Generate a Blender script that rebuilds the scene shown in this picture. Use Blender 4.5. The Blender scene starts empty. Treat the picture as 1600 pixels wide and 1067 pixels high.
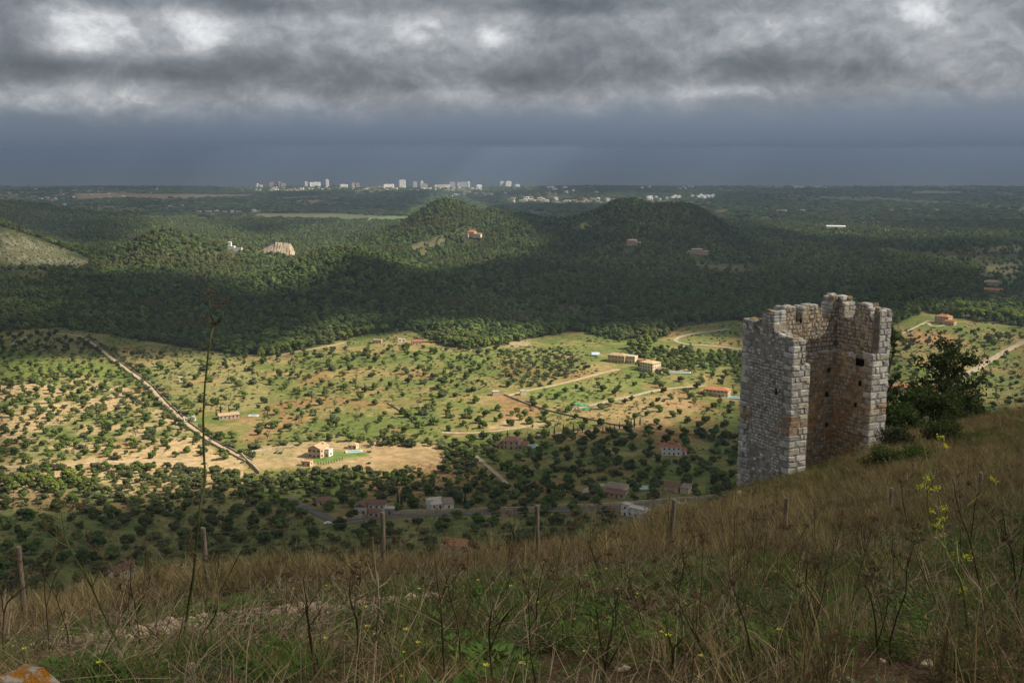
import bpy, math, random
import numpy as np
from mathutils import Vector, Matrix

R = random.Random(11)
rng = np.random.default_rng(7)
PI = math.pi
rad = math.radians
scene = bpy.context.scene
col = scene.collection

# ---------------------------------------------------------------- camera
CAMZ = 320.0
F = 1700.0                       # focal length in pixels of the 1600 px wide photograph
PITCH = math.atan(301.5 / F)
CP, SP = math.cos(PITCH), math.sin(PITCH)
cam_data = bpy.data.cameras.new('camera')
cam = bpy.data.objects.new('camera', cam_data)
col.objects.link(cam)
cam.location = (0, 0, CAMZ)
cam.rotation_euler = (PI / 2 - PITCH, 0, 0)
cam_data.sensor_width = 36.0
cam_data.lens = F / 1600 * 36.0
cam_data.clip_start = 0.1
cam_data.clip_end = 200000
scene.camera = cam

# ---------------------------------------------------------------- light and exposure
SUN_AZ, SUN_EL = rad(97), rad(40)
SUN = Vector((math.sin(SUN_AZ) * math.cos(SUN_EL), math.cos(SUN_AZ) * math.cos(SUN_EL), math.sin(SUN_EL)))
sun_data = bpy.data.lights.new('sun', 'SUN')
sun_data.energy = 5.0
sun_data.angle = rad(0.5)
sun_data.color = (1.0, 0.90, 0.74)
sun = bpy.data.objects.new('sun', sun_data)
col.objects.link(sun)
sun.location = (300, 50, 900)
sun.rotation_euler = SUN.to_track_quat('Z', 'Y').to_euler()

scene.view_settings.view_transform = 'Standard'
scene.view_settings.look = 'None'
scene.view_settings.exposure = 0.72
scene.view_settings.gamma = 1.0
scene.view_settings.use_curve_mapping = False
scene.render.engine = 'CYCLES'
cy = scene.cycles
cy.use_denoising = True
try:
    cy.denoiser = 'OPENIMAGEDENOISE'
    cy.denoising_input_passes = 'RGB_ALBEDO_NORMAL'
    cy.denoising_prefilter = 'ACCURATE'
except Exception:
    pass
cy.max_bounces = 8
cy.diffuse_bounces = 4
cy.glossy_bounces = 2
cy.transmission_bounces = 4
cy.volume_bounces = 1
cy.transparent_max_bounces = 16
cy.use_adaptive_sampling = True
cy.adaptive_threshold = 0.015
cy.sample_clamp_indirect = 4.0

HAZE_DENSITY = 8.2e-5
HAZE_COLOR = (0.42, 0.55, 0.78)
CLOUD_TINT = (0.45, 0.49, 0.56)
SKY_GAIN = 0.84


# node helpers
class NT:
    def __init__(self, tree):
        self.t = tree
        self.n = tree.nodes
        self.l = tree.links

    def add(self, kind, **kw):
        nd = self.n.new(kind)
        for k, v in kw.items():
            setattr(nd, k, v)
        return nd

    def put(self, sock, v):
        if v is None:
            return
        if isinstance(v, bpy.types.NodeSocket):
            self.l.new(v, sock)
        else:
            sock.default_value = v

    def math(self, op, a, b=None, c=None, clamp=False):
        nd = self.add('ShaderNodeMath', operation=op, use_clamp=clamp)
        self.put(nd.inputs[0], a)
        self.put(nd.inputs[1], b)
        self.put(nd.inputs[2], c)
        return nd.outputs[0]

    def mix(self, f, a, b, blend='MIX'):
        nd = self.add('ShaderNodeMix', data_type='RGBA', blend_type=blend)
        self.put(nd.inputs[0], f)
        self.put(nd.inputs[6], a)
        self.put(nd.inputs[7], b)
        return nd.outputs[2]

    def noise(self, vec, scale, detail=5.0, rough=0.55, dist=0.0):
        nd = self.add('ShaderNodeTexNoise')
        self.put(nd.inputs['Vector'], vec)
        nd.inputs['Scale'].default_value = scale
        nd.inputs['Detail'].default_value = detail
        nd.inputs['Roughness'].default_value = rough
        nd.inputs['Distortion'].default_value = dist
        return nd.outputs[0]

    def ramp(self, f, stops):
        nd = self.add('ShaderNodeValToRGB')
        self.put(nd.inputs[0], f)
        e = nd.color_ramp.elements
        while len(e) < len(stops):
            e.new(0.5)
        for k, (p, c) in enumerate(stops):
            e[k].position = p
            e[k].color = (*c, 1) if len(c) == 3 else c
        return nd.outputs[0]

    def smooth(self, v, lo, hi, a=0.0, b=1.0):
        nd = self.add('ShaderNodeMapRange', interpolation_type='SMOOTHSTEP')
        self.put(nd.inputs[0], v)
        for i, q in enumerate((lo, hi, a, b)):
            nd.inputs[i + 1].default_value = q
        return nd.outputs[0]

    def vmul(self, v, xyz):
        nd = self.add('ShaderNodeVectorMath', operation='MULTIPLY')
        self.put(nd.inputs[0], v)
        nd.inputs[1].default_value = xyz
        return nd.outputs[0]


# ---------------------------------------------------------------- world: heavy broken cloud over a rain-blue horizon
def az_el(px, py):
    t = (533.5 - py) / F
    dx, dy, dz = (px - 800) / F, CP + SP * t, -SP + CP * t
    L = math.sqrt(dx * dx + dy * dy + dz * dz)
    return math.atan2(dx, dy), dz / L


world = bpy.data.worlds.new('World')
scene.world = world
world.use_nodes = True
w = NT(world.node_tree)
w.n.clear()
tc = w.add('ShaderNodeTexCoord')
sep = w.add('ShaderNodeSeparateXYZ')
w.l.new(tc.outputs['Generated'], sep.inputs[0])
X, Y, Z = sep.outputs
AZ = w.math('ARCTAN2', X, Y)
d3 = w.vmul(tc.outputs['Generated'], (1.0, 1.0, 1.8))
warp = w.add('ShaderNodeTexNoise', noise_dimensions='3D')
w.l.new(d3, warp.inputs['Vector'])
warp.inputs['Scale'].default_value = 13.0
warp.inputs['Detail'].default_value = 5.0
wv = w.vmul(warp.outputs[1], (0.035, 0.035, 0.035))


def shifted(v, off):
    a_ = w.add('ShaderNodeVectorMath', operation='ADD')
    w.l.new(v, a_.inputs[0])
    if isinstance(off, tuple):
        a_.inputs[1].default_value = off
    else:
        w.l.new(off, a_.inputs[1])
    return a_.outputs[0]


pA = shifted(d3, wv)
pB = shifted(w.vmul(tc.outputs['Generated'], (1.0, 1.0, 1.35)), wv)
big = w.noise(pA, 8.0, 7.0, 0.52)
lump0 = w.noise(pB, 20.0, 10.0, 0.60)
lump1 = w.noise(shifted(pB, (0.003, 0.0, 0.011)), 20.0, 10.0, 0.60)
relief = w.math('MULTIPLY', w.math('SUBTRACT', lump0, lump1), 0.50)     # lumps catch light from above
val = w.math('ADD', w.math('MULTIPLY_ADD', big, 0.60, 0.135), w.math('MULTIPLY', lump0, 0.26))
val = w.math('ADD', val, relief)
# where single bright towers and dark bases of the cloud deck stand
BLOBS = [(85, 35, 55, 42, .11), (200, 60, 150, 42, .11), (310, 62, 42, 40, .12), (20, 40, 45, 60, -.12), (120, 100, 40, 16, -.06), (150, 110, 190, 18, -.17), (30, 70, 60, 60, -.10), (385, 95, 120, 30, -.13),
         (640, 45, 190, 40, .07), (480, 60, 70, 40, -.06), (560, 125, 220, 24, -.12), (765, 58, 26, 22, .12), (190, 160, 120, 18, .08), (60, 165, 90, 16, .06),
         (1440, 8, 45, 26, .22), (1210, 105, 150, 26, -.17), (1120, 50, 130, 40, .03), (980, 95, 160, 40, -.09), (1490, 70, 110, 40, .05), (1050, 150, 90, 16, .07), (1140, 142, 60, 10, .08),
         (350, 5, 200, 14, -.15), (900, 8, 260, 14, -.12), (820, 130, 80, 20, -.08), (700, 150, 120, 14, .05), (1340, 60, 90, 60, .02)]
for px, py, rx, ry, amp in BLOBS:
    a0, z0 = az_el(px, py)
    ga = w.math('POWER', w.math('DIVIDE', w.math('SUBTRACT', AZ, a0), rx / F), 2.0)
    ge = w.math('POWER', w.math('DIVIDE', w.math('SUBTRACT', Z, z0), ry / F), 2.0)
    g = w.math('EXPONENT', w.math('MULTIPLY', w.math('ADD', ga, ge), -1.0))
    val = w.math('MULTIPLY_ADD', g, amp * 1.55, val)
cloud = w.ramp(val, [(0.20, (.082, .092, .108)), (0.38, (.122, .134, .153)), (0.54, (.196, .208, .229)), (0.68, (.305, .317, .334)), (0.90, (.64, .65, .665))])
band = w.ramp(w.math('MULTIPLY_ADD', Z, 12.0, 0.10), [(0.0, (.072, .099, .147)), (0.10, (.076, .104, .153)), (0.24, (.100, .132, .186)), (0.40, (.122, .155, .207)), (0.62, (.142, .172, .215))])
band = w.mix(w.smooth(AZ, -0.46, -0.1, 0.35, 0.0), band, (.090, .110, .135, 1))
edge = w.math('MULTIPLY_ADD', w.math('SUBTRACT', w.noise(pB, 13.0, 8.0, 0.58), 0.5), 0.042, Z)
edge = w.math('SUBTRACT', edge, w.smooth(AZ, -0.1, 0.3, 0.0, 0.006))
cover = w.smooth(edge, 0.019, 0.050)
cloud = w.mix(cover, band, cloud)
sky = w.add('ShaderNodeTexSky', sky_type='NISHITA')
sky.sun_disc = False
sky.sun_elevation = SUN_EL
sky.sun_rotation = SUN_AZ
bg_sky = w.add('ShaderNodeBackground')
w.l.new(sky.outputs[0], bg_sky.inputs[0])
bg_sky.inputs[1].default_value = 0.06
bg_cloud = w.add('ShaderNodeBackground')
w.l.new(cloud, bg_cloud.inputs[0])
bg_cloud.inputs[1].default_value = SKY_GAIN
ms = w.add('ShaderNodeMixShader')
ms.inputs[0].default_value = 0.95
w.l.new(bg_sky.outputs[0], ms.inputs[1])
w.l.new(bg_cloud.outputs[0], ms.inputs[2])
wo = w.add('ShaderNodeOutputWorld')
w.l.new(ms.outputs[0], wo.inputs[0])

# ---------------------------------------------------------------- numpy noise
_perm = np.random.default_rng(3).random((256, 256))


def vnoise(x, y):
    xi, yi = np.floor(x).astype(int), np.floor(y).astype(int)
    fx, fy = x - xi, y - yi
    fx, fy = fx * fx * (3 - 2 * fx), fy * fy * (3 - 2 * fy)
    a, b = _perm[xi & 255, yi & 255], _perm[(xi + 1) & 255, yi & 255]
    c, d = _perm[xi & 255, (yi + 1) & 255], _perm[(xi + 1) & 255, (yi + 1) & 255]
    return (a + (b - a) * fx) * (1 - fy) + (c + (d - c) * fx) * fy


def fbm(x, y, s, o=4):
    x, y = np.asarray(x, float) / s, np.asarray(y, float) / s
    r, a, t = 0, 0.5, 0
    for k in range(o):
        r = r + a * vnoise(x + 17.3 * k, y - 9.1 * k)
        t += a
        a *= .5
        x, y = x * 2.03, y * 2.03
    return r / t          # 0..1


def sstep(v, lo, hi):
    t = np.clip((v - lo) / (hi - lo), 0, 1)
    return t * t * (3 - 2 * t)


# ---------------------------------------------------------------- projection of the photograph
def tan_dep(py):
    return math.tan(PITCH + math.atan((py - 533.5) / F))


def project(x, y, z):
    z = z - CAMZ
    zc = np.maximum(y * CP - z * SP, 1e-3)
    return 800 + F * x / zc, 533.5 - F * (y * SP + z * CP) / zc


# ---------------------------------------------------------------- terrain
COLS = [  # (photo column, [(distance, depth below the eye)...], distance of the brow)
    (-500, [(0, 1.9), (3, 2.4), (6, 3.1), (10, 4.9), (13, 6.1), (16.5, 7.7), (20, 9.1)], 20),
    (0, [(0, 1.9), (3, 2.4), (6, 3.12), (10, 4.99), (13, 6.2), (16.5, 7.67), (20, 9.1)], 20),
    (300, [(0, 1.9), (3, 2.4), (6, 3.12), (10, 4.8), (13, 5.9), (17.8, 7.6), (22, 9.2)], 22),
    (600, [(0, 1.9), (3, 2.4), (6, 3.12), (10, 4.7), (13, 5.68), (19, 7.9), (24, 9.8)], 24),
    (840, [(0, 1.9), (3, 2.4), (6, 3.12), (10, 4.65), (13, 5.6), (20.3, 8.16), (28, 10.9)], 28),
    (1045, [(0, 1.9), (3, 2.4), (6, 3.12), (10, 4.59), (13, 5.6), (21.6, 8.54), (40, 13.9)], 42),
    (1152, [(0, 1.9), (3, 2.4), (6, 3.1), (10, 4.55), (13, 5.57), (22.2, 8.56), (40, 13.87), (62, 20.1)], 66),
    (1230, [(0, 1.9), (3, 2.4), (6, 3.1), (10, 4.5), (13, 5.53), (22.9, 8.64), (40, 13.5), (60, 18.5), (68, 21)], 68),
    (1390, [(0, 1.9), (3, 2.4), (6, 3.1), (10, 4.4), (13, 5.44), (24.2, 8.65), (40, 12.3), (60, 16.8), (72, 19.4)], 76),
    (1600, [(0, 1.9), (3, 2.4), (6, 3.1), (10, 4.3), (13, 5.3), (25.5, 8.36), (40, 11.5), (60, 15.5), (76, 18.7)], 80),
    (2300, [(0, 1.9), (3, 2.4), (6, 3.0), (10, 4.2), (13, 5.1), (25, 7.6), (40, 9.9), (60, 12.6), (80, 15.5)], 90),
]
_D = np.concatenate([np.arange(0, 100, 1.0), np.arange(100, 420, 4.0)])
_U = np.array([(c[0] - 800) / F / .955 for c in COLS])
_T = []
for _px, _pts, _E in COLS:
    d_, h_ = zip(*_pts)
    hh = np.interp(_D, d_, h_)
    s0 = (h_[-1] - h_[-2]) / (d_[-1] - d_[-2])
    hh = np.where(_D > d_[-1], h_[-1] + s0 * (_D - d_[-1]), hh)
    ex = np.maximum(_D - _E, 0)
    hh = hh + np.where(ex < 10, ex * ex * .5 * (0.85 - s0) / 10, (0.85 - s0) * (ex - 5))
    k_ = np.array([1, 2, 3, 2, 1.]) / 9
    sm = np.convolve(np.pad(hh, 2, mode='edge'), k_, 'valid')
    sm[0] = hh[0]
    sm[_D > 100] = hh[_D > 100]
    _T.append(sm)
_T = np.array(_T)


def hill_depth(x, y):
    y = np.maximum(np.asarray(y, float), 0.0)
    x = np.asarray(x, float)
    u = np.clip(x / np.maximum(y, 2.0), _U[0], _U[-1])
    j = np.clip(np.searchsorted(_U, u) - 1, 0, len(_U) - 2)
    f = (u - _U[j]) / (_U[j + 1] - _U[j])
    f = f * f * (3 - 2 * f) * .5 + f * .5
    k = np.clip(np.searchsorted(_D, y) - 1, 0, len(_D) - 2)
    g = (y - _D[k]) / (_D[k + 1] - _D[k])
    a = _T[j, k] * (1 - f) + _T[j + 1, k] * f
    b = _T[j, k + 1] * (1 - f) + _T[j + 1, k + 1] * f
    h = a + (b - a) * g
    return h + (fbm(x, y, 3.0, 3) - .5) * .35 * sstep(y, 1, 8) + (fbm(x + 50, y, .9, 2) - .5) * .10


PL_D = [0, 1300, 3000, 5000, 8450, 8600, 9200]
PL_H = [200, 200, 225, 255, 288, 296, 330]


def plain_depth(x, y):
    yy = y + (fbm(x, y * 0.2, 900, 3) - .5) * 500 * sstep(y, 6000, 8000)
    h = np.interp(yy, PL_D, PL_H)
    h = h + (fbm(x, y, 260, 3) - .5) * 10 * sstep(y, 300, 900) * (1 - .6 * sstep(y, 900, 1200))
    h = h - (fbm(x, y, 700, 4) - .5) * 16 * sstep(y, 1500, 3500)
    return h


HILLS = []   # centre x, y, radius x, radius y, height


def add_hill(px, py, d, sx, sy, dh=0.0):
    h = tan_dep(py) * d
    t = (py - 533.5) / F
    x = (px - 800) / F / (CP - SP * t) * d
    HILLS.append((x, d, sx, sy, float(np.interp(d, PL_D, PL_H)) - h + dh))


add_hill(540, 404, 1560, 90, 110, 2)      # dark front knoll
add_hill(640, 438, 1600, 140, 140, -6)
add_hill(-130, 335, 1850, 150, 190, 0)     # rocky slope entering on the left
add_hill(-60, 312, 3500, 260, 260, 0)
add_hill(560, 392, 2050, 120, 150, -10)
add_hill(775, 321, 3300, 60, 150, -4)
add_hill(860, 293, 7200, 260, 400, -2)
add_hill(1130, 295, 7400, 700, 500, -8)
add_hill(1480, 512, 1260, 90, 60, 2)
HILLS = np.array(HILLS)


RIDGES = []


def add_ridge(sky, d, wf, wb, trees=6.0):
    px, py = zip(*sky)
    hh = [max(0.0, float(np.interp(d, PL_D, PL_H)) - tan_dep(q_) * d - trees) for q_ in py]
    xs = np.arange(px[0] - 60, px[-1] + 60, 4.0)
    hv = np.interp(xs, px, hh, left=0, right=0)
    k_ = np.ones(5) / 5
    hv = np.convolve(np.pad(hv, 2, mode='edge'), k_, 'valid')
    RIDGES.append((xs, hv, d, wf, wb))


# long hill with two summits, then the small round hill on the left: outlines of their crests
add_ridge([(380, 392), (420, 388), (480, 383), (520, 376), (560, 368), (600, 358), (630, 345), (650, 330), (670, 317), (690, 309), (702, 306), (716, 309), (740, 319), (765, 325), (800, 328), (850, 334), (885, 337),
           (905, 334), (925, 328), (942, 319), (960, 309), (985, 305), (1008, 311), (1030, 316), (1060, 313), (1082, 317), (1100, 325), (1122, 340), (1152, 356), (1200, 369), (1260, 380), (1330, 388), (1400, 394)], 2550, 850, 520)
add_ridge([(110, 422), (160, 411), (180, 400), (200, 385), (222, 367), (240, 360), (256, 357), (278, 361), (300, 368), (340, 378), (380, 389), (430, 398), (480, 404)], 2000, 330, 300)


def hills(x, y):
    out = np.zeros(np.broadcast(x, y).shape)
    for cx, cy_, sx, sy, hh in HILLS:
        out = out + hh * np.exp(-((x - cx) / sx) ** 2 / 2 - ((y - cy_) / sy) ** 2 / 2)
    out = out * (1 + .32 * (fbm(x, y, 130, 4) - .5))
    u = 800 + F * x / np.maximum(y * .985 + 20, 50)
    for rp, rh, d0, wf, wb in RIDGES:
        d = d0 + 160 * (fbm(u, u * 0, 220, 2) - .5)
        hh = np.interp(u, rp, rh)
        gully = (1 - np.abs(fbm(x, y * .45, 120, 4) - .5) * 4) * .5
        t = np.where(y < d, (d - y) / wf, (y - d) / wb)
        tt = np.clip(t + .30 * gully * sstep(t, .05, .4) * (1 - sstep(t, .7, 1)), 0, 1)
        g = (1 - sstep(tt, -.25, 1.0)) / (1 - sstep(np.array(0.0), -.25, 1.0))
        out = np.maximum(out, 0) + np.maximum(hh, 0) * g
    return out


def ground(x, y):
    x, y = np.asarray(x, float), np.asarray(y, float)
    a = -plain_depth(x, y) + hills(x, y)
    b = -hill_depth(x, y)
    b = np.where(y > 415, b - (y - 415) * .8, b)
    k = 10.0
    m = np.maximum(a, b)
    z = np.where(np.abs(a - b) < 60, m + k * np.log1p(np.exp(-np.abs(a - b) / k)), m)
    z = np.where(y < 120, np.where(b - a > 25, b, z), z)
    return z + CAMZ


def gz(x, y):
    return float(ground(np.array([x]), np.array([y]))[0])


_march = np.concatenate([np.geomspace(2, 400, 160), np.geomspace(404, 9000, 700)])


def hit(px, py, dmin=2.0):
    """ground point seen at a pixel of the photograph"""
    t = (py - 533.5) / F
    dy = CP - SP * t
    ux, uz = (px - 800) / F / dy, (-SP - CP * t) / dy
    d = _march[_march >= dmin]
    below = (CAMZ + uz * d) < ground(ux * d, d)
    i = int(np.argmax(below))
    if not below.any():
        d0 = 8300.0
    else:
        lo, hi = d[max(i - 1, 0)], d[i]
        for _ in range(14):
            m = .5 * (lo + hi)
            if CAMZ + uz * m < gz(ux * m, m):
                hi = m
            else:
                lo = m
        d0 = hi
    return Vector((ux * d0, d0, gz(ux * d0, d0)))


def at(px, d):
    """ground point in a photo column at a given distance"""
    z = -.3 * d + CAMZ
    for _ in range(4):
        x = (px - 800) / F * (d * CP - (z - CAMZ) * SP)
        z = gz(x, d)
    return Vector((x, d, z))


def inpoly(px, py, poly):
    px, py = np.asarray(px, float), np.asarray(py, float)
    r = np.zeros(px.shape, bool)
    n = len(poly)
    for i in range(n):
        x1, y1 = poly[i]
        x2, y2 = poly[(i + 1) % n]
        if y1 == y2:
            continue
        c = ((y1 > py) != (y2 > py)) & (px < (x2 - x1) * (py - y1) / (y2 - y1) + x1)
        r ^= c
    return r


# ---------------------------------------------------------------- object helpers
def tag(o, label=None, cat=None, group=None, kind=None):
    if label:
        o['label'] = label
    if cat:
        o['category'] = cat
    if group:
        o['group'] = group
    if kind:
        o['kind'] = kind
    return o


def empty(name, loc, rz=0.0, scale=None):
    o = bpy.data.objects.new(name, None)
    col.objects.link(o)
    o.location = loc
    o.rotation_euler = (0, 0, rz)
    o.empty_display_size = 0.2
    if scale:
        o.scale = (scale,) * 3
    return o


def mesh_np(name, V, faces, cols=None, mats=None, smooth=False):
    me = bpy.data.meshes.new(name)
    V = np.asarray(V, np.float32)
    me.vertices.add(len(V))
    me.vertices.foreach_set('co', V.ravel())
    if isinstance(faces, np.ndarray):
        k = faces.shape[1]
        nl = faces.size
        idx = faces.ravel().astype(np.int32)
        starts = np.arange(0, nl, k, dtype=np.int32)
        totals = np.full(len(faces), k, np.int32)
    else:
        totals = np.array([len(f) for f in faces], np.int32)
        idx = np.array([i for f in faces for i in f], np.int32)
        nl = len(idx)
        starts = np.concatenate([[0], np.cumsum(totals)[:-1]]).astype(np.int32)
    me.loops.add(nl)
    me.loops.foreach_set('vertex_index', idx)
    me.polygons.add(len(starts))
    me.polygons.foreach_set('loop_start', starts)
    me.polygons.foreach_set('loop_total', totals)
    me.update(calc_edges=True)
    me.polygons.foreach_set('use_smooth', np.full(len(starts), bool(smooth)))
    if cols is not None:
        a = me.color_attributes.new('Col', 'FLOAT_COLOR', 'POINT')
        c = np.ones((len(V), 4), np.float32)
        c[:, :3] = cols
        a.data.foreach_set('color', c.ravel())
    for m in (mats or []):
        me.materials.append(m)
    return me


def link(name, me, parent=None, loc=None, rot=None, scale=None):
    o = bpy.data.objects.new(name, me)
    col.objects.link(o)
    if parent is not None:
        o.parent = parent
    if loc is not None:
        o.location = loc
    if rot is not None:
        o.rotation_euler = rot
    if scale is not None:
        o.scale = scale if hasattr(scale, '__len__') else (scale,) * 3
    return o


class MB:
    """collects shapes for one mesh"""

    def __init__(self):
        self.v, self.f, self.m, self.c = [], [], [], []
        self.col = (1, 1, 1)
        self.mi = 0

    def addv(self, vs, fs):
        b = len(self.v)
        self.v += [tuple(p) for p in vs]
        self.c += [self.col] * len(vs)
        for f in fs:
            self.f.append(tuple(b + i for i in f))
            self.m.append(self.mi)

    def box(self, c, s, rz=0.0, mat=None):
        x, y, z = s[0] / 2, s[1] / 2, s[2] / 2
        vs = [Vector((a, b, d)) for d in (-z, z) for a, b in ((-x, -y), (x, -y), (x, y), (-x, y))]
        M = mat if mat is not None else Matrix.Rotation(rz, 3, 'Z')
        vs = [M @ p + Vector(c) for p in vs]
        self.addv(vs, [(3, 2, 1, 0), (4, 5, 6, 7), (0, 1, 5, 4), (1, 2, 6, 5), (2, 3, 7, 6), (3, 0, 4, 7)])

    def tube(self, pts, radii, n=5, cap=True):
        pts = [Vector(p) for p in pts]
        if not hasattr(radii, '__len__'):
            radii = [radii] * len(pts)
        vs, fs = [], []
        up = Vector((0.31, 0.17, 0.93))
        for i, p in enumerate(pts):
            t = (pts[min(i + 1, len(pts) - 1)] - pts[max(i - 1, 0)])
            t = t.normalized() if t.length > 1e-9 else Vector((0, 0, 1))
            a = t.cross(up if abs(t.dot(up)) < .95 else Vector((1, 0, 0))).normalized()
            b = t.cross(a)
            for k in range(n):
                q = 2 * PI * k / n
                vs.append(p + (a * math.cos(q) + b * math.sin(q)) * radii[i])
        for i in range(len(pts) - 1):
            for k in range(n):
                fs.append((i * n + k, i * n + (k + 1) % n, (i + 1) * n + (k + 1) % n, (i + 1) * n + k))
        if cap:
            fs.append(tuple(reversed(range(n))))
            fs.append(tuple((len(pts) - 1) * n + k for k in range(n)))
        self.addv(vs, fs)

    def mesh(self, name, mats, smooth=False):
        me = mesh_np(name, np.array(self.v, np.float32).reshape(-1, 3), self.f, cols=np.array(self.c, np.float32).reshape(-1, 3), mats=mats, smooth=smooth)
        if len(mats) > 1:
            me.polygons.foreach_set('material_index', np.array(self.m, np.int32))
        return me

    def build(self, name, mats, parent=None, smooth=False, **kw):
        mats = mats if isinstance(mats, (list, tuple)) else [mats]
        return link(name, self.mesh(name, mats, smooth), parent, **kw)


def copy_tree(o, parent=None):
    c = o.copy()
    col.objects.link(c)
    c.parent = parent
    for ch in KIDS.get(o.name, []):
        copy_tree(ch, c)
    return c


KIDS = {}


def remember(o):
    """children table used by copy_tree"""
    ch = [c for c in bpy.data.objects if c.parent == o]
    KIDS[o.name] = ch
    for c in ch:
        remember(c)


# ---------------------------------------------------------------- materials
def mat(name):
    m = bpy.data.materials.new(name)
    m.use_nodes = True
    q = NT(m.node_tree)
    q.n.clear()
    out = q.add('ShaderNodeOutputMaterial')
    return m, q, out


def bsdf(q, out, color, rough=0.9, spec=0.2, bump=None, bump_d=0.05, bump_s=0.5):
    b = q.add('ShaderNodeBsdfPrincipled')
    q.put(b.inputs['Base Color'], color)
    b.inputs['Roughness'].default_value = rough
    b.inputs['Specular IOR Level'].default_value = spec
    if bump is not None:
        bn = q.add('ShaderNodeBump')
        bn.inputs['Strength'].default_value = bump_s
        bn.inputs['Distance'].default_value = bump_d
        q.put(bn.inputs['Height'], bump)
        q.l.new(bn.outputs[0], b.inputs['Normal'])
    q.l.new(b.outputs[0], out.inputs[0])
    return b


def plain_mat(name, rgb, var=0.25, scale=1.5, rough=0.9, spec=0.2, rnd=0.0, coord='Object', bump=0.0):
    m, q, out = mat(name)
    tcn = q.add('ShaderNodeTexCoord')
    n = q.noise(tcn.outputs[coord], scale, 6.0, 0.6)
    lo = tuple(c * (1 - var) for c in rgb) + (1,)
    hi = tuple(min(1, c * (1 + var)) for c in rgb) + (1,)
    c = q.mix(q.smooth(n, .3, .7), lo, hi)
    if rnd:
        oi = q.add('ShaderNodeObjectInfo')
        k = q.math('MULTIPLY_ADD', oi.outputs['Random'], 2 * rnd, 1 - rnd)
        c = q.mix(1.0, c, k, 'MULTIPLY')
    bsdf(q, out, c, rough, spec, n if bump else None, bump, 0.6)
    return m


def leaf_mat(name, dark, light, rnd=0.3, trans=0.25, scale=0.5, dry=None, tract=0.0):
    """foliage: colour differs from plant to plant and from leaf to leaf"""
    m, q, out = mat(name)
    oi = q.add('ShaderNodeObjectInfo')
    geo = q.add('ShaderNodeNewGeometry')
    f = q.math('MULTIPLY_ADD', geo.outputs['Random Per Island'], 0.65, q.math('MULTIPLY', oi.outputs['Random'], 0.5), clamp=True)
    c = q.mix(f, (*dark, 1), (*light, 1))
    if dry:
        r2 = q.math('FRACT', q.math('MULTIPLY', oi.outputs['Random'], 17.31))
        c = q.mix(q.smooth(r2, .55, 1.0, 0, .75), c, (*dry, 1))
    k = q.math('MULTIPLY_ADD', q.math('FRACT', q.math('MULTIPLY', oi.outputs['Random'], 7.77)), 2 * rnd, 1 - rnd)
    c = q.mix(1.0, c, k, 'MULTIPLY')
    if tract:      # stands of older, yellower or duller trees
        nz = q.noise(oi.outputs['Location'], .009, 4.0, .6)
        nz2 = q.noise(oi.outputs['Location'], .045, 3.0, .6)
        c = q.mix(q.smooth(nz, .46, .62, 0, tract), c, (.17, .17, .070, 1))
        c = q.mix(q.smooth(nz2, .56, .68, 0, tract * .8), c, (.055, .085, .050, 1))
    d = q.add('ShaderNodeBsdfDiffuse')
    q.put(d.inputs[0], c)
    t = q.add('ShaderNodeBsdfTranslucent')
    q.put(t.inputs[0], c)
    mx = q.add('ShaderNodeMixShader')
    mx.inputs[0].default_value = trans
    q.l.new(d.outputs[0], mx.inputs[1])
    q.l.new(t.outputs[0], mx.inputs[2])
    q.l.new(mx.outputs[0], out.inputs[0])
    return m


M = {}
M['carob'] = leaf_mat('carob_leaves', (.050, .080, .024), (.145, .195, .052), .38, .3, tract=.35)
M['scrub'] = leaf_mat('scrub_leaves', (.056, .072, .030), (.140, .155, .068), .3, .3)
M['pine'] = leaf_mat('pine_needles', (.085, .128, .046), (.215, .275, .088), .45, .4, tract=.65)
M['pine_light'] = leaf_mat('sunlit_pine_needles', (.105, .145, .034), (.26, .31, .075), .2, .35)  # paler copy of the pine needles, sunshine put into the colour
M['cypress'] = leaf_mat('cypress_leaves', (.016, .030, .014), (.035, .055, .022), .2, .1)
M['near_pine'] = leaf_mat('tower_pine_needles', (.038, .060, .022), (.115, .145, .050), .1, .35)
M['bush'] = leaf_mat('bush_leaves', (.030, .052, .018), (.090, .120, .038), .2, .3)
M['dry'] = leaf_mat('dry_grass', (.115, .088, .040), (.37, .30, .145), .45, .25)
M['dry2'] = leaf_mat('brown_grass', (.092, .066, .030), (.235, .172, .078), .45, .25)
M['green'] = leaf_mat('green_grass', (.045, .078, .020), (.125, .180, .048), .35, .3)
M['herb'] = leaf_mat('herb_leaves', (.040, .080, .022), (.115, .185, .046), .35, .3)
M['grey'] = leaf_mat('grey_green_leaves', (.050, .062, .034), (.120, .130, .075), .3, .2)
M['twig'] = leaf_mat('dry_twigs', (.085, .060, .038), (.26, .20, .135), .4, .0)
M['bark'] = plain_mat('bark', (.085, .062, .045), .35, 6.0)
M['stalk_dark'] = plain_mat('dark_stalk', (.060, .042, .022), .4, 9.0, .7)
M['stalk_olive'] = plain_mat('olive_stalk', (.085, .090, .030), .4, 7.0, .6)
M['stalk_pale'] = plain_mat('pale_stalk', (.28, .22, .14), .35, 7.0, .8)
M['stalk_green'] = plain_mat('green_stalk', (.17, .20, .045), .3, 7.0, .6)
M['seed'] = plain_mat('seed_heads', (.100, .062, .036), .5, 30.0)
M['yellow'] = plain_mat('yellow_umbels', (.40, .38, .04), .35, 40.0)
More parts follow.
